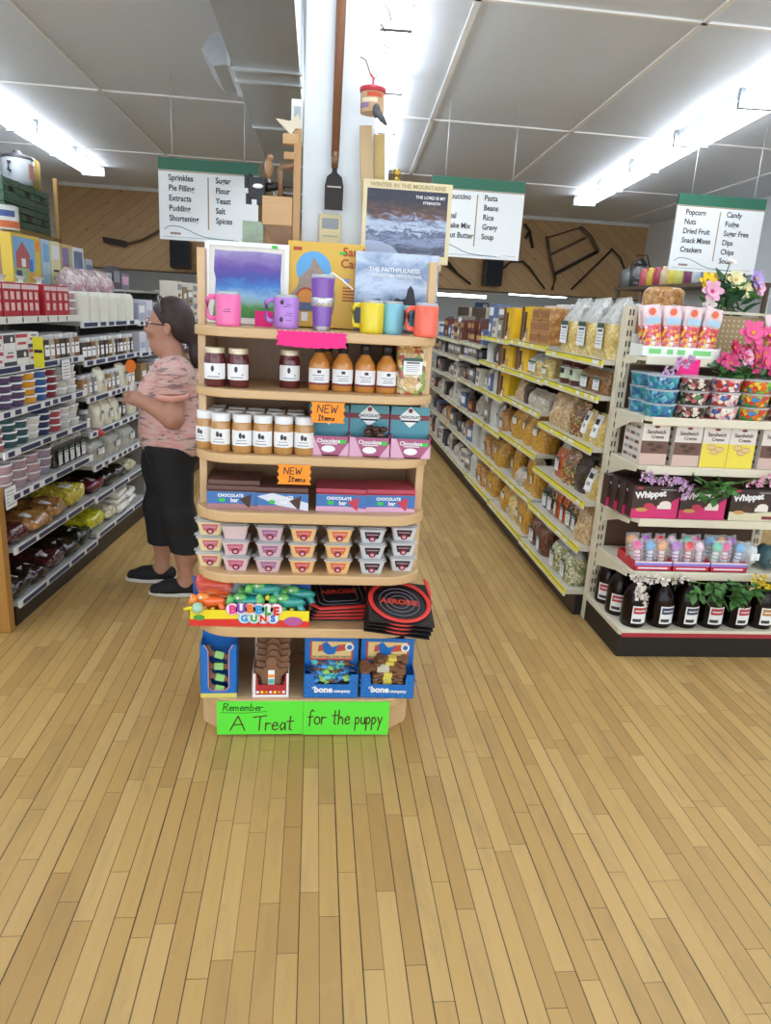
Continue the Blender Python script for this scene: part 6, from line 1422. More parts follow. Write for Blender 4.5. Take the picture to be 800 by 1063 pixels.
# --- raised ledge: puzzle boxes, packs
led = 1.6008
def picbox(key, w, h, base, prints, label, s, x=-.36, tilt=0):
    t = thing('picture_box', label, 'box', LP(x, s, led), FACE); mb = MB().box(-w / 2, w / 2, -.03, .03, 0, h, base)
    for p in prints:
        if len(p) == 5: mb.patch(p[0] * w, p[1] * w, p[2] * h, p[3] * h, -.0306 - .0003 * prints.index(p), p[4])
        else: mb.polyf([(a * w, c_ * h) for a, c_ in p[0]], -.0306 - .0003 * prints.index(p), p[1])
    mb.build('carton', t, bevel=.002); return t
barnr = M('barn_red_print', '#b5605c', .5, vary=.2, vscale=30); grp = M('meadow_print', '#a9c28a', .5, vary=.3, vscale=20); pbl = M('print_sky', '#7fb3de', .5, vary=.2, vscale=10); pur = M('print_violet', '#8a7aa8', .5, vary=.3, vscale=25)
yp = M('puzzle_yellow', '#e3c24a', .45, vary=.05)
picbox('barn', .33, .255, yp, [(-.46, .30, .02, .93, pbl), (-.46, .30, .02, .3, grp), ([(-.38, .3), (.1, .3), (.1, .6), (-.14, .85), (-.38, .6)], barnr), (-.2, -.06, .33, .5, white), (.05, .2, .2, .5, M('print_blue_deep', '#4a7ac0', .5)), ([(-.42, .05), (-.2, .05), (-.22, .25), (-.4, .25)], M('tractor_navy', '#3d4a70', .5)), ([(.0, .04), (.25, .04), (.25, .22), (.05, .25)], M('dog_orange', '#e0a03a', .5)), (.34, .47, .7, .9, nor)], 'yellow puzzle box showing a pink barn, on the raised ledge above red cartons', 1.06)
picbox('b2', .10, .25, M('pale_blue_box', '#b5cde0', .45), [(-.4, .4, .5, .9, pbl)], 'slim pale blue box next to the barn puzzle', 1.30)
picbox('b3', .13, .25, M('cream_box', '#e3ddb0', .45), [(-.4, .4, .6, .9, paper), (-.3, .3, .3, .35, ink), (-.35, .1, .1, .2, grp)], 'cream box with green print, after the slim pale blue one', 1.43)
picbox('b4', .16, .245, M('buff_box', '#cfae74', .45), [(-.44, .2, .05, .92, pur), (-.3, .1, .3, .5, barnr), (.25, .45, .1, .9, grp)], 'violet picture box with buff edge on the raised ledge', 1.59)
picbox('b5', .17, .24, M('white_box', '#dfe3e6', .45), [(-.42, .38, .06, .9, M('slate_art', '#5f7490', .5, vary=.5, vscale=30)), (-.3, -.05, .3, .7, pur)], 'white-edged box with slate blue picture on the raised ledge', 1.77)
picbox('b6', .12, .18, M('grey_box_c', '#a9b3ba', .45), [(-.4, .4, .2, .8, M('slate_art', '#5f7490'))], 'small grey-blue box after the slate picture box', 1.94)
for i, (nm, w, h, col) in enumerate((('low brown pack', .16, .12, '#8a7260'), ('low grey pack', .15, .11, '#b9bcc0'), ('dark pack', .15, .16, '#4a4046'), ('low violet pack', .17, .12, '#7a7088'))):
    t = picbox('q%d' % i, w, h, M('lp' + col[1:], col, .45, vary=.2), [(-.4, .4, .3, .8, [paper, greym, M('label_grey_print', '#8d8f98'), palepink][i])], f'{nm} on the raised ledge, {cnt[i]} after the small grey-blue box', 2.10 + .18 * i)
pinkfilm = food('pink_white_sweets', ['#e6d9da', '#d9b9c4', '#ece4e2', '#c99aab'], 40, .2)
PKk = bag(pinkfilm, .20, .14, .13, 'flat', fill=1., seed=51, lab=False, nm='marshmallow_bag', lump=.012)
for i in range(3): putl(PKk, -.33, 1.48 + .21 * i, LZ[1][6] + .0, f'pinkish film bag behind the flour sacks, {cnt[i]} of three', 'pinkish film bags') if False else None
for i in range(3): K_ = PKk.put(LP(-.185, 1.30 + .22 * i, LZ[1][6] + .167 + .0), FACE, f'pinkish film bag lying on top of flour sacks, {cnt[i]} towards the woman', 'pinkish film bags')
t = thing('wipes_tub', 'white tub with orange band and blue oval, standing high behind the barn puzzle', 'tub', LP(-.435, 1.02, led + .271))
MB().lathe([(.085, 0), (.088, .004), (.088, .12), (.08, .125), (0, .126)], white, 22).build('tub_body', t); MB().lathe([(.0888, .01), (.0888, .045)], M('orange_band', '#d9703a', .45), 22, cap=False).build('orange_band', t); MB().at((0, 0, 0), rz=LA + .1).lathe([(.0886, .066), (.0892, .08), (.0886, .098)], M('oval_blue', '#4a62a0', .45), 10, a0=-95, a1=-20, cap=False).build('oval_label', t)
t = MB().box(-.10, .10, -.055, .055, 0, .27, M('plain_kraft_box', '#a58a66', .6, vary=.08)).build('storage_carton', loc=LP(-.435, 1.02, led), rz=FACE); tag(t, 'plain brown carton under the white and orange tub', 'carton')
# --- lower shelves: lying bags
def pouch(key, col, w, d, h, seed, tagm=True, cat='bag'):
    def mk():
        t = thing('bulk_bag', None, cat); c0 = lin(col); m = food('pouch' + key, [tuple(v * f for v in c0) for f in (.7, 1., 1.35, .85, 1.15)], 48, .2, coat=.5, dark=.35) if key not in ('white',) else M('pouch' + key, col, .22, vary=.25, vscale=35, coat=.4)
        mb = MB(); rows = []
        for j in range(13):
            b_ = -PI / 2 + PI * j / 12; r = []
            for i in range(40):
                a = 2 * PI * i / 40; e = .42
                cx = math.copysign(abs(math.cos(a)) ** e, math.cos(a)); cy = math.copysign(abs(math.sin(a)) ** e, math.sin(a)); cb = max(.02, math.cos(b_)) ** .45
                p = Vector((cx * cb * w / 2, cy * cb * d / 2, h / 2 + h / 2 * math.sin(b_)))
                n = noise.noise(Vector((p.x * 14 + seed, p.y * 14, p.z * 14))) * .024 + abs(noise.noise(Vector((p.x * 38, p.y * 38 + seed, p.z * 38)))) * .022
                r.append((p.x * (1 + n * 3), p.y * (1 + n * 3), max(0.0, p.z + (n if j > 1 else 0))))
            rows.append(r)
        mb.grid(rows, m).add(rows[-1], [tuple(range(40))], m).add(rows[0], [tuple(range(40))[::-1]], m).build('filled_pouch', t)
        if tagm: MB().at((.0, -d * .18, h * .97), rx=.12).box(-.040, .040, -.030, .030, .001, .004, paper).build('label', t)
        return t
    return Kind(mk)
PC = dict(darkchoc=('#2e1d1a', .20, .26, .075, 1), darkred=('#4f1f22', .22, .26, .075, 2), black=('#191718', .20, .25, .085, 3), tan=('#a97a45', .24, .28, .075, 4), yellow=('#d3c04a', .22, .26, .11, 5), bright=('#d6d22c', .24, .24, .10, 6), pale=('#cfc9a8', .20, .26, .08, 7), white=('#d4d3cb', .19, .26, .055, 8), olive=('#6f6434', .22, .26, .07, 9), maroon=('#6a1f30', .20, .22, .07, 10))
PK = {k: pouch(k, *v, tagm=k not in ('white', 'olive', 'bright')) for k, v in PC.items()}
pn = dict(darkchoc='dark chocolate pieces', darkred='dark red pieces', black='black pieces', tan='tan pieces', yellow='pale yellow pieces', bright='bright yellow pieces', pale='cream pieces', white='white bar', olive='olive pieces', maroon='maroon pieces')
def lay(b, k, lst, s0, x=-.145):
    s = s0
    for i, it in enumerate(lst):
        st = 1
        if isinstance(it, tuple): it, st = it
        w = PC[it][1]
        for q_ in range(st): putl(PK[it], x + rng.uniform(-.015, .015), s + w / 2, LZ[b][k] + q_ * PC[it][3] * .86, f'clear bag of {pn[it]} lying on the {lsh[k]} shelf, {cnt[i]} along baking bay {["one", "two", "three"][b]}' + (f', {["lowest", "second", "third", "top"][q_]}' if st > 1 else ''), 'lying bulk bags', .12)
        s += w * .98
lay(0, 0, ['black', 'darkchoc', 'darkred', 'darkchoc', 'black'], -.02); lay(1, 0, ['bright', 'pale', ('white', 3), ('white', 2)], .95 + .03)
lay(0, 1, ['darkred', 'tan', 'tan', 'yellow'], -.02); lay(1, 1, ['maroon', 'black', 'darkchoc', 'pale'], 1.04)
lay(0, 0, ['olive', 'black', 'darkchoc', 'olive'], .03, -.36) if False else None
DB = bag(F['dark'], .085, .06, .135, 'flat', fill=.9, seed=61, lw=.6, lz=(.1, .7))
for i in range(5): putl(DB, -.07, .62 + .078 * i, LZ[0][2], f'small dark bag with white label, {cnt[i]} past the pinkish tub stacks', 'small dark bags')
CB = bag(M('clear_candy_bag', '#a9aaa4', .15, vary=.5, vscale=50, coat=.5), .27, .2, .165, 'flat', fill=1., seed=62, lw=.3, lz=(.3, .6))
for i in range(3): putl(CB, -.12, 1.14 + .28 * i, LZ[1][2], f'big shiny clear bag below the cream packages, {cnt[i]} towards the woman', 'big shiny bags')
o = MB().ball((0, 0, .0), (.045, .03, .025), M('red_scoop', '#b8454a', .3), 12, 8).build('red_scoop', loc=LP(-.012, 1.12, LZ[1][2] + .15 + .03)); tag(o, 'red plastic tub lid shape on the big shiny bag nearest the tubs', 'lid')
crm = bag(M('cream_pack_film', '#d8d4bf', .3, vary=.15, vscale=30), .14, .10, .15, 'flat', fill=1., seed=63, lw=.4, lz=(.3, .65)); GJ = [spice(['#8f9096', '#a3a4aa', '#7a7b82'], 'spice_grey'), spice(['#b98a5a', '#c99a68', '#a87a4c'], 'spice_ginger')]
for i in range(6):
    putl([GJ[0], crm, crm, crm, SJ[0], crm][i], -.08, 1.06 + .15 * i, LZ[1][3], f'{["grey jar", "cream package", "cream package", "cream package", "dark jar", "cream package"][i]}, {cnt[i]} along the fourth shelf of baking bay two', 'goods on fourth baking shelf')
for i in range(12):
    k_ = i % 5; K_ = [GJ[1], SJ[1], GJ[0], crm, GJ[1]][k_]
    putl(K_, -.07, 1.02 + .075 * i + (.02 if k_ == 3 else 0), LZ[1][4], f'{["ginger jar", "pale jar", "grey jar", "cream package", "ginger jar"][k_]}, {cnt[i]} along the fifth shelf of baking bay two', 'goods on fifth baking shelf') if k_ != 3 or True else None
# orange round tags and paper notices on the strips
orr = M('orange_tag', '#f07a1e', .5, vary=.03)
for i, (s, z, lab, w, h) in enumerate(((1.63, 1.115, 'orange round shelf tag hanging below the spice jars near the woman', .036, .062), (1.62, .925, 'orange round shelf tag by the woman\'s outstretched hand', .036, .062))):
    o = MB().prism(arc(0, 0, .034, 0, 340, 16), -.001, .001, orr).build('shelf_tag', loc=LP(.03, s, z), rot=(PI / 2, 0, PI / 2 - .9 + LA)); o.scale = (1, 1.3, 1); tag(o, lab, 'tag')
for i, (s, z, lab) in enumerate(((.70, 1.12, 'white printed notice hanging from the strip above the maroon tubs'), (.02, .59, 'white printed notice at the wood panel end below the teal tubs'))):
    o = MB().box(0, .001, -.05, .05, 0, .10, paper); 
    for q_ in range(5): o.add([(.0016, -.04, .015 + q_ * .016), (.0016, .035, .015 + q_ * .016), (.0016, .035, .019 + q_ * .016), (.0016, -.04, .019 + q_ * .016)], [(0, 1, 2, 3)], M('label_grey_print', '#8d8f98'))
    tag(o.build('price_notice', loc=LP(.004, s, z), rz=LA), lab, 'notice')
# --- bays farther on
q = random.Random(12); lav = M('lavender_pack', '#a9adc8', .4, vary=.15)
carton('lav', .15, .14, .12, lav, [(-.4, .4, .45, .85, paper)]); carton('kraftb', .15, .14, .13, M('kraft_pack', '#9a7a52', .5, vary=.12), [(-.3, .3, .3, .6, paper)]); carton('lilacw', .14, .14, .14, M('white_lilac_pack', '#d5d6e2', .4, vary=.08), [(-.4, .4, .2, .5, lav)])
bagname.update(lav='lavender pack', kraftb='kraft pack', lilacw='white and lilac pack')
for b in (2, 3, 4, 5):
    for k in range(7):
        if b < 4 and k < 3: pool2 = ['white', 'greypack', 'darkpack']
        else: pool2 = ['lav', 'lilacw', 'lilacw', 'whitepack', 'greypack', 'kraftb', 'lav']
        s = LS[b] + .09; n = 0
        while s < LS[b + 1] - .06:
            it = q.choice(pool2); gap = (LZ[b][k + 1] - LZ[b][k] if k < 6 else .4) - .03
            if it == 'white' and gap < .25: it = 'greypack'
            hh = dict(lav=.121, lilacw=.141, whitepack=.151, greypack=.121, kraftb=.131, darkpack=.141).get(it, .3)
            for q_ in range(2 if k == 6 and b > 2 else 1):
                if q_ and hh > .2: break
                putl(BK[it], -.10, s, LZ[b][k] + hh * q_, f'{bagname[it]}, {cnt[min(n, 11)]} on {lsh[k]} shelf, {bay_n[b]} baking bay' + (', upper of two' if q_ else ''), f'goods of the {bay_n[b]} baking bay', .05)
            s += .17; n += 1
# --- tall rack with crates and an enamel pot by the side wall
t = thing('crate_rack', 'tall slim wooden rack carrying green crates beyond the baking shelves', 'rack', (-3.12, 8.3, 0)); yw = woodmat('yellow_rack_wood', '#a9884c', '#8f7040', 'Z', .5)
MB().box(-.25, .22, -.75, .75, 2.09, 2.12, yw).build('top_plank', t); MB().box(-.25, .22, -.75, .75, .9, .93, yw).build('lower_plank', t)
for x in (-.23, .20):
    for y in (-.73, .73): MB().box(x - .02, x + .02, y - .02, y + .02, 0, 2.75 if y > 0 and x > 0 else 2.09, yw).build('post', t)
gc = M('green_crate', '#4f6b58', .5, vary=.2)
for i, y in enumerate((7.80, 8.21, 8.62, 7.80, 8.21, 8.62)):
    t = thing('storage_crate', f'dark green slatted crate on high rack, {["closest to shop front", "middle one", "closest to pine header"][i % 3]}, {["lower", "upper"][i // 3]} of two', 'crate', (-3.12, y, 2.121 + .225 * (i // 3)), 0, 'green crates on the rack'); mb = MB().box(-.19, .19, -.20, .20, 0, .02, gc)
    for z in (.025, .092, .158): mb.box(.175, .19, -.2, .2, z, z + .055, gc).box(-.19, -.175, -.2, .2, z, z + .055, gc).box(-.175, .175, -.2, -.185, z, z + .055, gc).box(-.175, .175, .185, .2, z, z + .055, gc)
    mb.build('slats', t)
    c4 = MB()
    for x in (-.17, .17):
        for yy in (-.18, .18): c4.box(x - .012, x + .012, yy - .012, yy + .012, .02, .222, gc)
    c4.build('corner_posts', t); MB().box(.1905, .193, -.07, .05, .10, .15, black).build('dark_label', t)
t = thing('enamel_pot', 'white and red enamel pot with dark lid standing on the green crates', 'pot', (-3.06, 8.36, 2.571)); 
MB().lathe([(.13, 0), (.15, .02), (.15, .24), (.14, .26)], M('enamel_grey_white', '#c4c9cf', .25, vary=.12), 24).build('pot_body', t); MB().at((0, 0, 0)).lathe([(.1508, .06), (.1508, .2)], M('enamel_rose', '#c08a80', .35, vary=.3), 8, a0=-30, a1=30, cap=False).build('red_motif', t); MB().lathe([(.155, .25), (.15, .275), (.05, .30), (.03, .33), (0, .335)], M('dark_lid', '#3d3840', .4), 24).build('lid', t); MB().tube([(-.02, -.15, .2), (-.02, -.2, .2), (-.02, -.2, .12), (-.02, -.15, .12)], .012, M('dark_lid', '#3d3840'), 8).build('handle', t)
for i in range(2):
    t = MB().lathe([(.06, 0), (.065, .01), (.065, .28), (.05, .30)], M('woven_yellow', '#a98f4a', .6, vary=.35, vscale=40), 14).build('woven_basket', loc=(-3.02 - .02 * i, 8.60 + .135 * i, 2.571)); tag(t, f'tall yellowish woven basket beside the enamel pot, {cnt[i]} from it', 'basket', 'woven baskets on the crates')
# ---------------------------------------------------------------- shopper: bodies and clothes grown from distance fields
class Field:
    def __init__(s, lo, hi, h):
        s.lo = np.array(lo, np.float32); s.h = h; s.n = [int(math.ceil((b - a) / h)) + 1 for a, b in zip(lo, hi)]
        s.D = np.full(s.n, 1.0, np.float32); s.ax = [s.lo[i] + h * np.arange(s.n[i], dtype=np.float32) for i in range(3)]
    def sub(s, lo, hi):
        sl = tuple(slice(max(0, int((lo[i] - s.lo[i]) / s.h)), min(s.n[i], int((hi[i] - s.lo[i]) / s.h) + 2)) for i in range(3))
        P = np.meshgrid(*[s.ax[i][sl[i]] for i in range(3)], indexing='ij'); return sl, P
    def join(s, sl, d, k):
        a = s.D[sl]
        if k <= 0: s.D[sl] = np.minimum(a, d)
        else: h = np.maximum(k - np.abs(a - d), 0) / k; s.D[sl] = np.minimum(a, d) - h * h * k * .25
    def cap(s, a, b, ra, rb, k=.03, g=0.):
        a, b = np.array(a, float), np.array(b, float); ra += g; rb += g; m = max(ra, rb) + k + .05
        sl, P = s.sub(np.minimum(a, b) - m, np.maximum(a, b) + m); ba = b - a
        t = np.clip(sum((P[i] - a[i]) * ba[i] for i in range(3)) / max(ba.dot(ba), 1e-9), 0, 1)
        d = np.sqrt(sum((P[i] - a[i] - ba[i] * t) ** 2 for i in range(3))) - (ra + (rb - ra) * t); s.join(sl, d.astype(np.float32), k)
    def ell(s, c, r, k=.03, g=0., cut=False):
        r = np.array(r, float) + g; c = np.array(c, float); m = r + k + .06; sl, P = s.sub(c - m, c + m)
        k0 = np.sqrt(sum(((P[i] - c[i]) / r[i]) ** 2 for i in range(3))); k1 = np.sqrt(sum(((P[i] - c[i]) / r[i] ** 2) ** 2 for i in range(3)))
        d = (k0 * (k0 - 1) / np.maximum(k1, 1e-6)).astype(np.float32)
        if cut:
            a = s.D[sl]; h = np.maximum(k - np.abs(a + d), 0) / k; s.D[sl] = np.maximum(a, -d) + h * h * k * .25
        else: s.join(sl, d, k)
    def clip(s, fn):
        P = np.meshgrid(*s.ax, indexing='ij', sparse=True); s.D = np.maximum(s.D, fn(*P).astype(np.float32))
    def mesh(s, name, mat):
        D = s.D; nx, ny, nz = D.shape; S = D < 0; cnt_ = np.zeros((nx - 1, ny - 1, nz - 1), np.float32); acc = [np.zeros_like(cnt_) for _ in range(3)]
        for ax in range(3):
            o = [i for i in range(3) if i != ax]
            A = np.take(D, range(D.shape[ax] - 1), ax); B = np.take(D, range(1, D.shape[ax]), ax); ch = (A < 0) != (B < 0)
            t = np.where(ch, A / np.where(ch, A - B, 1), 0)
            for u in (0, 1):
                for v in (0, 1):
                    sl = [slice(None)] * 3; sl[o[0]] = slice(u, u + D.shape[o[0]] - 1); sl[o[1]] = slice(v, v + D.shape[o[1]] - 1); sl = tuple(sl)
                    c = ch[sl]; cnt_ += c; acc[ax] += np.where(c, t[sl], 0); acc[o[0]] += c * u; acc[o[1]] += c * v
        idx = np.full(cnt_.shape, -1, np.int64); m = cnt_ > 0; idx[m] = np.arange(m.sum()); w = np.argwhere(m).astype(np.float32)
        V = np.stack([(w[:, i] + acc[i][m] / cnt_[m]) * s.h + s.lo[i] for i in range(3)], 1); faces = []
        for ax in range(3):
            o1, o2 = (ax + 1) % 3, (ax + 2) % 3
            A = np.take(S, range(D.shape[ax] - 1), ax); B = np.take(S, range(1, D.shape[ax]), ax); e = np.argwhere(A != B)
            e = e[(e[:, o1] > 0) & (e[:, o2] > 0) & (e[:, o1] < D.shape[o1] - 1) & (e[:, o2] < D.shape[o2] - 1)]
            q = []
            for a, b in ((0, 0), (-1, 0), (-1, -1), (0, -1)):
                f = e.copy(); f[:, o1] += a; f[:, o2] += b; q.append(idx[f[:, 0], f[:, 1], f[:, 2]])
            q = np.stack(q, 1); ins = A[e[:, 0], e[:, 1], e[:, 2]]; q[~ins] = q[~ins][:, ::-1]; faces.append(q)
        Fc = np.concatenate(faces); Fc = Fc[(Fc >= 0).all(1)]
        me = bpy.data.meshes.new(name); me.vertices.add(len(V)); me.vertices.foreach_set('co', V.ravel()); me.loops.add(Fc.size); me.loops.foreach_set('vertex_index', Fc.ravel())
        me.polygons.add(len(Fc)); me.polygons.foreach_set('loop_start', np.arange(0, Fc.size, 4)); me.polygons.foreach_set('loop_total', np.full(len(Fc), 4)); me.update(calc_edges=True); me.validate()
        me.polygons.foreach_set('use_smooth', [True] * len(me.polygons)); me.materials.append(mat); return me
def fobj(f, name, mat, parent, smooth=2):
    o = bpy.data.objects.new(name, f.mesh(name, mat)); C.objects.link(o); o.parent = parent
    m = o.modifiers.new('smooth', 'SMOOTH'); m.factor = .5; m.iterations = smooth; return o
wm_ = thing('person', 'woman with dark ponytail, pink patterned T-shirt and black capris, reaching to the baking shelves', 'person', (-.745, 3.885, 0), -PI / 2)
skin = NT('skin'); n = skin.noise(skin.obj(), 30, 3); skin.set(Base_Color=skin.mix(n, lin('#ad7c67'), lin('#bd8e79')), Roughness=.5, Subsurface_Weight=.06, Subsurface_Scale=.01); skin = skin.m
# joints, facing -Y; +X is her left arm, the one towards the shop front
HIP = {1: (.085, .01, .80), -1: (-.085, -.015, .80)}; KNE = {1: (.10, .045, .45), -1: (-.095, -.085, .45)}; ANK = {1: (.105, .085, .075), -1: (-.095, -.085, .075)}
SHO = {1: (.165, .045, 1.185), -1: (-.165, .045, 1.185)}; ELB = {1: (.212, .050, .992), -1: (-.20, .02, .95)}; WRI = {1: (.150, -.100, 1.058), -1: (-.07, -.115, 1.045)}
def torso(f, g=0.):
    f.ell((0, .03, .83), (.185, .15, .13), .05, g); f.ell((0, .005, .98), (.165, .150, .16), .06, g); f.ell((0, .02, 1.12), (.165, .125, .15), .06, g)
    for s in (1, -1): f.ell((s * .075, -.065, 1.085), (.08, .07, .075), .05, g); f.cap((s * .06, .04, 1.215), (s * .15, .045, 1.19), .055, .058, .05, g)
def leg(f, s, g=0., k=.05):
    f.cap(HIP[s], KNE[s], .105, .068, k, g); f.cap(KNE[s], (ANK[s][0], ANK[s][1] + .012, ANK[s][2] + .17), .062, .056, .04, g)
f = Field((-.34, -.34, -.005), (.34, .30, 1.62), .0065)
torso(f)
for s in (1, -1):
    leg(f, s); f.cap((KNE[s][0], KNE[s][1] + .015, .36), ANK[s], .058, .036, .04); f.cap(ANK[s], (ANK[s][0], ANK[s][1] - .10, .035), .036, .028, .03); f.cap((ANK[s][0], ANK[s][1] + .02, .035), (ANK[s][0], ANK[s][1] - .13, .03), .03, .024, .03)
    f.cap(SHO[s], ELB[s], .060, .053, .04); f.cap(ELB[s], WRI[s], .054, .034, .025)
f.cap((0, .045, 1.21), (0, .015, 1.33), .062, .052, .03)
# head
HC = (0, -.005, 1.448)
f.ell((0, .015, 1.465), (.073, .095, .098), .03); f.ell((0, -.03, 1.40), (.060, .070, .098), .03); f.ell((0, -.058, 1.328), (.032, .032, .025), .03); f.ell((0, -.075, 1.37), (.03, .028, .02), .02); f.cap((0, -.035, 1.315), (0, .01, 1.30), .045, .05, .03)
f.cap((0, -.094, 1.445), (0, -.112, 1.405), .010, .013, .014); f.ell((0, -.106, 1.400), (.017, .013, .010), .01)
for s in (1, -1):
    f.ell((s * .030, -.095, 1.440), (.018, .012, .012), .012, cut=True); f.ell((s * .040, -.078, 1.40), (.026, .02, .02), .025); f.ell((s * .075, .008, 1.415), (.010, .020, .032), .008); f.ell((s * .082, .004, 1.415), (.006, .010, .018), .006, cut=True)
# hands: palm, four curled fingers, thumb
def hand(f, s, w, dirn, up, curl, spread=1.):
    w, d, u = np.array(w), np.array(dirn, float), np.array(up, float); d /= np.linalg.norm(d); u -= d * u.dot(d); u /= np.linalg.norm(u); sd = np.cross(d, u)
    f.cap(w, w + d * .05, .031, .029, .02); f.cap(w + d * .035 + sd * .018, w + d * .068 + sd * .022, .016, .013, .02); f.cap(w + d * .035 - sd * .018, w + d * .066 - sd * .022, .016, .013, .02)
    for i, (o, L) in enumerate(((.029, .076), (.010, .085), (-.009, .081), (-.028, .065))):
        p = w + d * .066 + sd * o; a = curl * .35; q = d
        for seg, r in ((.45, .0098), (.32, .0090), (.23, .0082)):
            q = d * math.cos(a) - u * math.sin(a); p2 = p + q * L * seg; f.cap(p, p2, r, r * .93, .005); p = p2; a += curl * .6
    t0 = w + d * .022 + sd * .024 * spread; t1 = t0 + d * .026 + sd * .02 * spread - u * .010; t2 = t1 + d * .028 - u * .012 * curl; f.cap(t0, t1, .0125, .010, .010); f.cap(t1, t2, .010, .0085, .005)
hand(f, 1, WRI[1], (-.25, -.9, .22), (.75, -.1, .65), 1.0); hand(f, -1, WRI[-1], (.25, -.9, .35), (-.5, .2, .8), 1.1, -1.)
fobj(f, 'body', skin, wm_, 1)
# T-shirt
tee = NT('pink_grey_jersey'); tv = tee.mapping(tee.obj(), (4, 4, 22), (.1, .1, 0)); n1 = tee.noise(tv, 1.5, 4, .6, 1.2); n2 = tee.noise(tee.mapping(tee.obj(), (6, 6, 30), (-.15, .1, 0), (3, 1, 2)), 1.7, 3, .5, .8)
cc_ = tee.ramp(n1, [(.3, '#c78f88'), (.44, '#d6a8a0'), (.52, '#c9b6b0'), (.58, '#d39e97'), (.8, '#c48a84')]); cc_ = tee.mix(tee.ramp(n2, [(.555, '#000000'), (.61, '#d8d8d8')]), cc_, lin('#5d5560')); tee.set(Base_Color=cc_, Roughness=.85); tee = tee.m
f = Field((-.34, -.26, .74), (.34, .28, 1.32), .0065); torso(f, .013); f.ell((0, .02, .88), (.185, .165, .12), .06, .008)
f.clip(lambda x, y, z: .790 + .008 * np.sin(x * 21 + y * 17) - z)
f.D = np.maximum(f.D, 0.085 - np.sqrt((f.ax[0][:, None, None] / 1.0) ** 2 + (f.ax[1][None, :, None] - .0) ** 2 + ((f.ax[2][None, None, :] - 1.315) / .9) ** 2)).astype(np.float32)
shirt = fobj(f, 'tshirt', tee, wm_, 2)
for s in (1, -1):
    g2 = Field((min(0, s * .34), -.10, 1.0), (max(0, s * .34), .20, 1.32), .006); a_, b_ = np.array(SHO[s]), np.array(ELB[s]); dd = (b_ - a_) / np.linalg.norm(b_ - a_); e_c = a_ + dd * .092
    g2.cap(tuple(a_ + np.array((-s * .05, 0, .012))), SHO[s], .062, .074, .04); g2.cap(SHO[s], tuple(a_ + dd * .17), .074, .080, .04)
    g2.clip(lambda x, y, z: (x - e_c[0]) * dd[0] + (y - e_c[1]) * dd[1] + (z - e_c[2]) * dd[2]); fobj(g2, 'sleeve', tee, shirt, 1)
pk_ = M('pink_cuff', '#e5a79c', .8, vary=.06)
for s in (1, -1):
    a = np.array(SHO[s]); b_ = np.array(ELB[s]); c = a + (b_ - a) / np.linalg.norm(b_ - a) * .088
    MB().at(tuple(c), ry=math.radians(9 * s)).lathe([(.070, -.012), (.0795, -.010), (.0800, .008), (.0785, .016), (.070, .018)], pk_, 24, cap=False).build('sleeve_cuff', wm_)
MB().tube([(.068 * math.cos(a), .012 + .066 * math.sin(a), 1.262 + .022 * math.sin(a)) for a in [2 * PI * i / 28 for i in range(28)]], .006, M('black_neck_band', '#1c1a1d', .7), 6, True).build('neck_band', wm_)
# capri trousers
capm = M('black_knit', '#16161a', .8, vary=.25, vscale=40)
f = Field((-.32, -.30, .20), (.32, .30, .98), .0065)
f.ell((0, .03, .84), (.180, .150, .12), .06, .010)
for s in (1, -1): leg(f, s, .014, .06); f.cap(KNE[s], (ANK[s][0], ANK[s][1] + .008, .22), .080, .074, .05)
f.ell((-.06, -.10, .70), (.09, .07, .12), .06)
f.clip(lambda x, y, z: np.maximum(.235 + .02 * (x > 0) - z, z - .84) + 0 * y); fobj(f, 'capri_trousers', capm, wm_, 2)
# hair, ponytail
hair = NT('dark_hair'); hn = hair.noise(hair.mapping(hair.obj(), (90, 12, 12)), 1.5, 4, .6, .5); hair.set(Base_Color=hair.mix(hn, lin('#1a1313'), lin('#463231')), Roughness=.58); hair.bump(hn, .5, .004); hair = hair.m
f = Field((-.14, -.14, 1.22), (.14, .22, 1.62), .005); f.ell((0, .022, 1.474), (.083, .104, .102), .02); f.ell((0, .07, 1.43), (.072, .062, .085), .03)
f.clip(lambda x, y, z: np.maximum(-.045 + .0 * x - y - (z - 1.475) * .75, (1.40 - z) * 1. * (y < .03) - .0 * x - (y >= .03)) )
f.ell((0, .118, 1.40), (.036, .035, .04), .03); f.cap((0, .125, 1.39), (0.0, .142, 1.29), .034, .036, .03); f.cap((0, .142, 1.29), (.0, .135, 1.215), .034, .012, .03); fobj(f, 'hair', hair, wm_, 1)
# glasses on the face, sunglasses pushed up as a band
gl = M('glasses_frame', '#1d1c20', .3); MB().tube([(.078, .005, 1.432), (.073, -.06, 1.438), (.058, -.098, 1.438)], .003, gl, 6).tube([(-.078, .005, 1.432), (-.073, -.06, 1.438), (-.058, -.098, 1.438)], .003, gl, 6).tube([(-.010, -.113, 1.438), (.010, -.113, 1.438)], .002, gl, 6).build('glasses_frame', wm_)
for s in (1, -1): MB().tube([(s * .034 + .022 * math.cos(a), -.106 + .012 * abs(math.cos(a)) * (1 if s * math.cos(a) > 0 else 0), 1.432 + .016 * math.sin(a)) for a in [2 * PI * i / 18 for i in range(18)]], .0018, gl, 5, True).build('glasses_rim', wm_)
MB().tube([(.092 * math.cos(a), -.012 - .03 * math.sin(a), 1.49 + .085 * math.sin(a)) for a in [PI * i / 16 for i in range(17)]], .005, M('hair_band_shiny', '#2c2d33', .15, coat=.6), 8).build('hair_band', wm_)
eyw = M('eye_white', '#e6e2dc', .3, vary=0); eyd = M('eye_dark', '#2a1c16', .2, vary=0)
for s in (1, -1): MB().ball((s * .030, -.081, 1.438), (.012, .010, .009), eyw, 12, 8).ball((s * .030, -.0895, 1.438), (.0052, .003, .0052), eyd, 10, 6).build('eye', wm_)
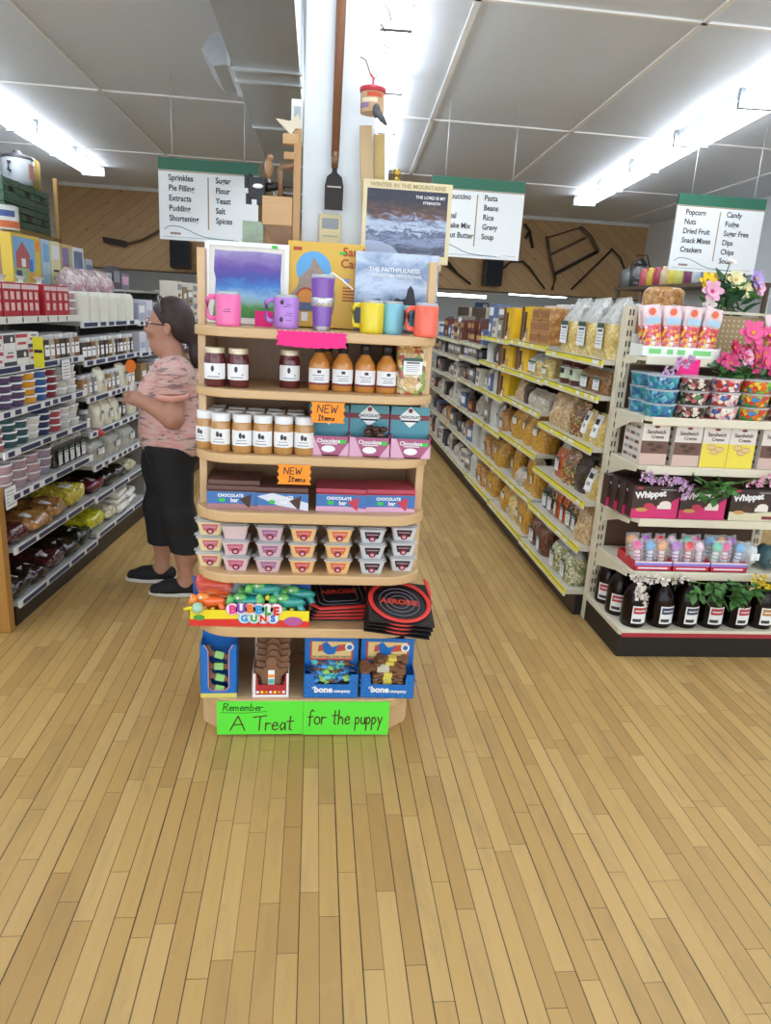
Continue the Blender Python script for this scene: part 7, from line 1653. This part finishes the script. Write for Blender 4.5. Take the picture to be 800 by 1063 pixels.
for s in (1, -1): MB().tube([(s * .014, -.097, 1.461), (s * .03, -.098, 1.466), (s * .046, -.088, 1.460)], .003, eyd, 6, flat=.6).build('eyebrow', wm_)
MB().ball((0, -.099, 1.365), (.020, .007, .007), M('lips', '#9a5650', .45), 12, 7).build('lips', wm_)
# slip-on shoes
canv = M('black_canvas', '#17171a', .8, vary=.15); sole = M('white_rubber_sole', '#d6d4cd', .6, vary=.05)
for s in (1, -1):
    t = Field((-.20, -.32, -.01), (.20, .22, .16), .005); ax_, ay = ANK[s][0], ANK[s][1]
    t.cap((ax_, ay + .035, .05), (ax_ - .0 * s, ay - .10, .045), .042, .042, .03); t.cap((ax_, ay - .07, .04), (ax_ + .005 * s, ay - .165, .03), .043, .034, .03)
    t.ell((ax_, ay + .0, .12), (.046, .055, .052), .015, cut=True); t.clip(lambda x, y, z: np.maximum(.018 - z, z - .10) + 0 * x + 0 * y); so = fobj(t, 'shoe', canv, wm_, 1)
    out = [(ax_ + .047 * math.cos(a), ay - .065 + .142 * math.sin(a)) for a in [2 * PI * i / 28 for i in range(28)]]
    MB().prism(out, 0.001, .022, sole).build('sole', so, bevel=.004)
# packet she holds in front of her
t = thing('spice_packet', 'small white packet held in the woman\'s hand before her chest', 'packet', (-.745 - .195, 3.885 + .03, 1.06), -PI / 2 + .3)
MB().grid(bag_rows(.075, .04, .085, 3, 'flat', 9, 18, .006), M('packet_white', '#d8d6cf', .3, vary=.12)).build('packet', t); MB().patch(-.02, .02, .02, .045, -.024, M('label_grey_print', '#8d8f98')).build('label', t)
# ---------------------------------------------------------------- light
w = bpy.data.worlds.new('daylight'); bpy.context.scene.world = w; w.use_nodes = True
bg = w.node_tree.nodes['Background']; bg.inputs[0].default_value = (.86, .93, 1., 1); bg.inputs[1].default_value = 2.2
sc_ = bpy.context.scene
# ---------------------------------------------------------------- camera
cd = bpy.data.cameras.new('camera'); cam = bpy.data.objects.new('camera', cd); C.objects.link(cam)
fpx = 750.; cx, cy = 400., 531.5
d = Vector(((328 - cx) / fpx, (315 - cy) / fpx, 1)).normalized(); hx = Vector((1, .058, 0)); hx = (hx - d * hx.dot(d)).normalized(); dn = d.cross(hx)
# rows: world X, Y, Z expressed in the image frame (x right, y down, z ahead)
Rm = Matrix((hx, d, -dn)); R3 = Rm @ Matrix(((1, 0, 0), (0, -1, 0), (0, 0, -1)))
cam.matrix_world = Matrix.Translation((0, 0, 1.58)) @ R3.to_4x4()
cd.sensor_fit = 'VERTICAL'; cd.sensor_height = 36.; cd.lens = fpx / 1063 * 36; cd.clip_start = .05; cd.clip_end = 60
sc_.camera = cam
vs = sc_.view_settings; vs.view_transform = 'Standard'; vs.look = 'None'; vs.gamma = 1; vs.use_curve_mapping = False; vs.exposure = .36
sc_.cycles.max_bounces = 7; sc_.cycles.diffuse_bounces = 4; sc_.cycles.glossy_bounces = 3; sc_.cycles.transparent_max_bounces = 10; sc_.cycles.caustics_reflective = False; sc_.cycles.caustics_refractive = False
sc_.cycles.sample_clamp_indirect = 6; sc_.cycles.use_denoising = True
